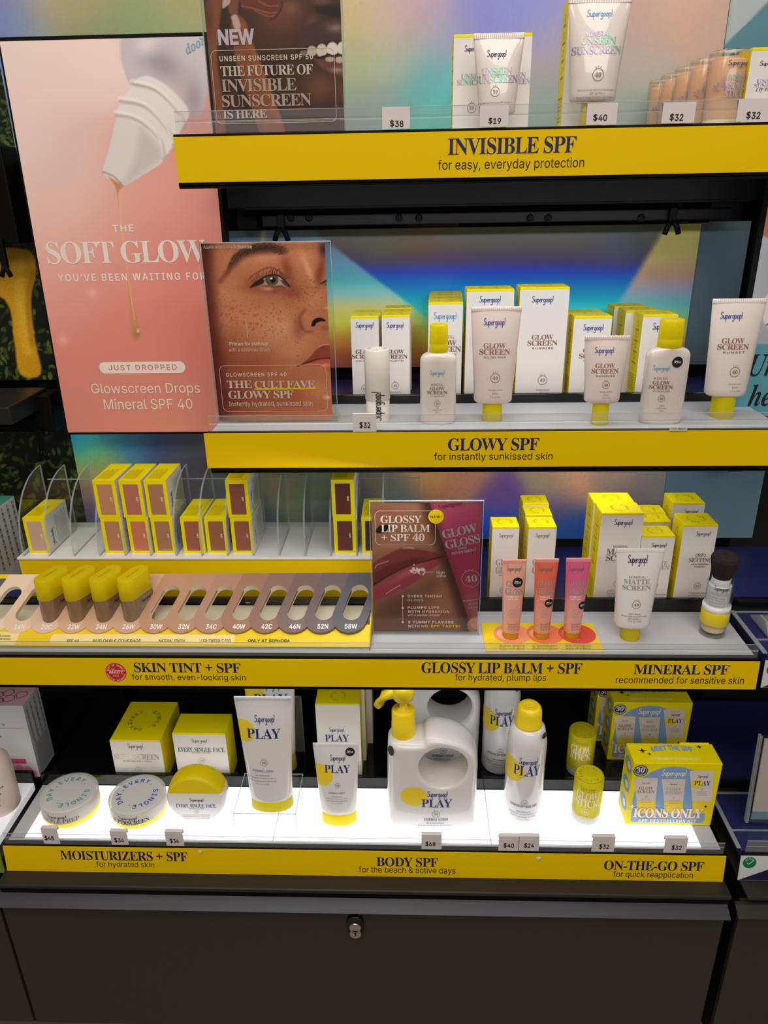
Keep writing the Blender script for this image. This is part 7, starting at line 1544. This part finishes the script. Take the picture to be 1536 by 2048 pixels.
def add2(t, Yf, Z, x0, Yr):
    reparent(MB().box(x0 + 0.003, 0.75, Yf + 0.001, Yf + 0.002, Z + 0.002, Z + 0.021, ACRH).build('clear_lip'), t); reparent(MB().box(x0 + 0.003, 0.75, Yf + 0.0007, Yf + 0.0013, Z + 0.0205, Z + 0.0211, ACREDGE).box(x0 + 0.003, 0.75, Yf + 0.0007, Yf + 0.0013, Z + 0.0115, Z + 0.012, ACREDGE).build('lip_edge'), t)
    reparent(MB().box(x0 - 0.004, x0 + 0.001, Yf + 0.008, Yr, Z + 0.0006, Z + 0.002, ACREDGE).build('edge_profile', None, 'white edge profile'), t); reparent(MB().box(x0 + 0.001, 0.75, Yr - 0.004, Yr - 0.001, Z + 0.0006, Z + 0.0018, ACREDGE).box(x0 + 0.001, 0.75, Yf + 0.036, Yf + 0.038, Z + 0.0002, Z + 0.0014, ACREDGE).build('deck_line'), t)
add2(t, YS + 0.004, ZS, XR + 0.012, 0.812); add2(t2, 0.693, ZB, XR + 0.022, 0.797)
def clean_strip(label, tl, bl, Yt, Yb, cx, cy, r):
    A, B = PY(*tl, Yt), PY(*bl, Yb); xl = (A.x + B.x) / 2; A = Vector((xl, Yt - 0.0012, A.z)); B = Vector((xl, Yb - 0.0012, B.z)); v = (A - B).normalized(); H = (A - B).length
    t = thing('header_strip', label, 'sign', B); p = Plane((0, 0, 0), (1, 0, 0), v); W = 0.75 - xl
    m = MB(); q = [p.at(a, b, e) for e in (0, -0.0008) for b in (0, H) for a in (0, W)]; m.add(q, [(0, 1, 3, 2), (4, 6, 7, 5), (0, 4, 5, 1), (2, 3, 7, 6), (0, 2, 6, 4), (1, 5, 7, 3)], NW); m.build('strip', t)
    pw = Plane(B, (1, 0, 0), v); L = Label(pw.hit); nb = H * 2.1
    L.geo(np.array([(0.001, 0.0005), (W, 0.0005), (W, H), (nb, H)]), [(0, 1, 2, 3)], mat('deep_navy_ink', (30, 26, 70), 0.5)); L.disc(mat('clean_green', (0, 120, 70), 0.5), cx, cy, r)
    a = np.array(L.conv(cx, cy)); k = L.conv(cx + r, cy)[0] - a[0]; L.geo(*ring_text('CLEAN', k * .72, k * .34, 140, 25, a[0], a[1]), WINK)
    V, F = ribbon([(-0.35, -0.05), (-0.1, -0.3), (0.4, 0.25)], 0.12); L.geo(V * k + a, F, WINK); L.build('lettering', t, on_plane(p), None, 0.0003)
clean_strip('white and navy strip with round green CLEAN badge, past the ON-THE-GO strip', (1481.5, 1710.5), (1474, 1758.5), 0.693, 0.689, 1499, 1725, 13.5)
clean_strip('white and navy strip beyond the end of the MINERAL SPF strip', (1531, 1320), (1519.5, 1374), YS + 0.004, YS + 0.002, 1546, 1339, 13)
# clear sign holder of the neighbour
P = PZ(1492, 1655, ZB); x = P.x
t = thing('acrylic_sign_holder', 'clear leaning sign holder with beige card past the glowing shelf', 'holder', (x + 0.06, P.y, ZB + 0.0036))
zt_, yt_ = PY(1534, 1455, P.y + 0.012).z - ZB, 0.012; s_ = 0.03 / 1.0
pl = Plane((0, 0.004, 0.003), (1, 0, 0), (0, yt_, zt_))
def sl(m, u0, u1, v0, v1, e0, e1, mt):
    q = [pl.at(a - 0.06, b, e) for e in (e0, e1) for b in (v0, v1) for a in (u0, u1)]; m.add(q, [(0, 1, 3, 2), (4, 6, 7, 5), (0, 4, 5, 1), (2, 3, 7, 6), (0, 2, 6, 4), (1, 5, 7, 3)], mt); return m
m = sl(MB(), 0, 0.14, 0, 0.13, 0.001, 0.003, ACR); sl(m, 0, 0.14, 0, 0.13, -0.003, -0.001, ACR); m.rbox(-0.066, 0.08, -0.03, 0.05, -0.0012, 0.0008, ACR, 0.0004); m.build('acrylic', t)
m = sl(MB(), -0.001, 0.002, 0, 0.13, -0.003, 0.003, ACREDGE); m.build('acrylic_edge', t)
m = sl(MB(), 0.006, 0.135, 0.016, 0.125, -0.0008, 0.0008, mat('beige_card', (206, 192, 180), 0.5)); sl(m, 0.006, 0.135, 0.004, 0.016, -0.0008, 0.0008, mat('teal_card', (110, 150, 156), 0.5)); m.build('card', t, 'beige card with teal foot')
P = PZ(1520, 1262, ZS)
t = thing('acrylic_stand', 'clear acrylic sign foot on the navy shelf past the powder brush', 'holder', (P.x + 0.04, P.y, ZS + 0.0036))
MB().rbox(-0.04, 0.08, -0.02, 0.03, -0.0012, 0.001, ACRH, 0.0004).prism([(-0.02, 0.001), (0.012, 0.001), (0.008, 0.014), (-0.008, 0.014)], -0.04, -0.037, ACREDGE, 'x').rbox(-0.037, 0.08, 0.0, 0.003, 0.001, 0.016, ACRH, 0.0006).build('acrylic', t)
# crumbs on the lowest strip
for px, py, lab in ((399, 1706, 'white paper crumb on the yellow strip above MOISTURIZERS'), (1078, 1719, 'larger white paper crumb stuck on the yellow strip beside BODY SPF')):
    p = PY(px, py, 0.684); rr = random.Random(px); m = MB(); bm = bmesh.new(); bmesh.ops.create_icosphere(bm, subdivisions=2, radius=0.003 if px > 900 else 0.0022)
    for v in bm.verts: v.co *= rr.uniform(0.6, 1.2); v.co.y *= 0.35
    bm.verts.index_update(); m.add([v.co for v in bm.verts], [[v.index for v in f.verts] for f in bm.faces], mat('paper', (236, 230, 222), 0.7)); bm.free(); o = m.build('paper_crumb'); o.location = (p.x, 0.6858, p.z); tag(o, lab, 'paper scrap')
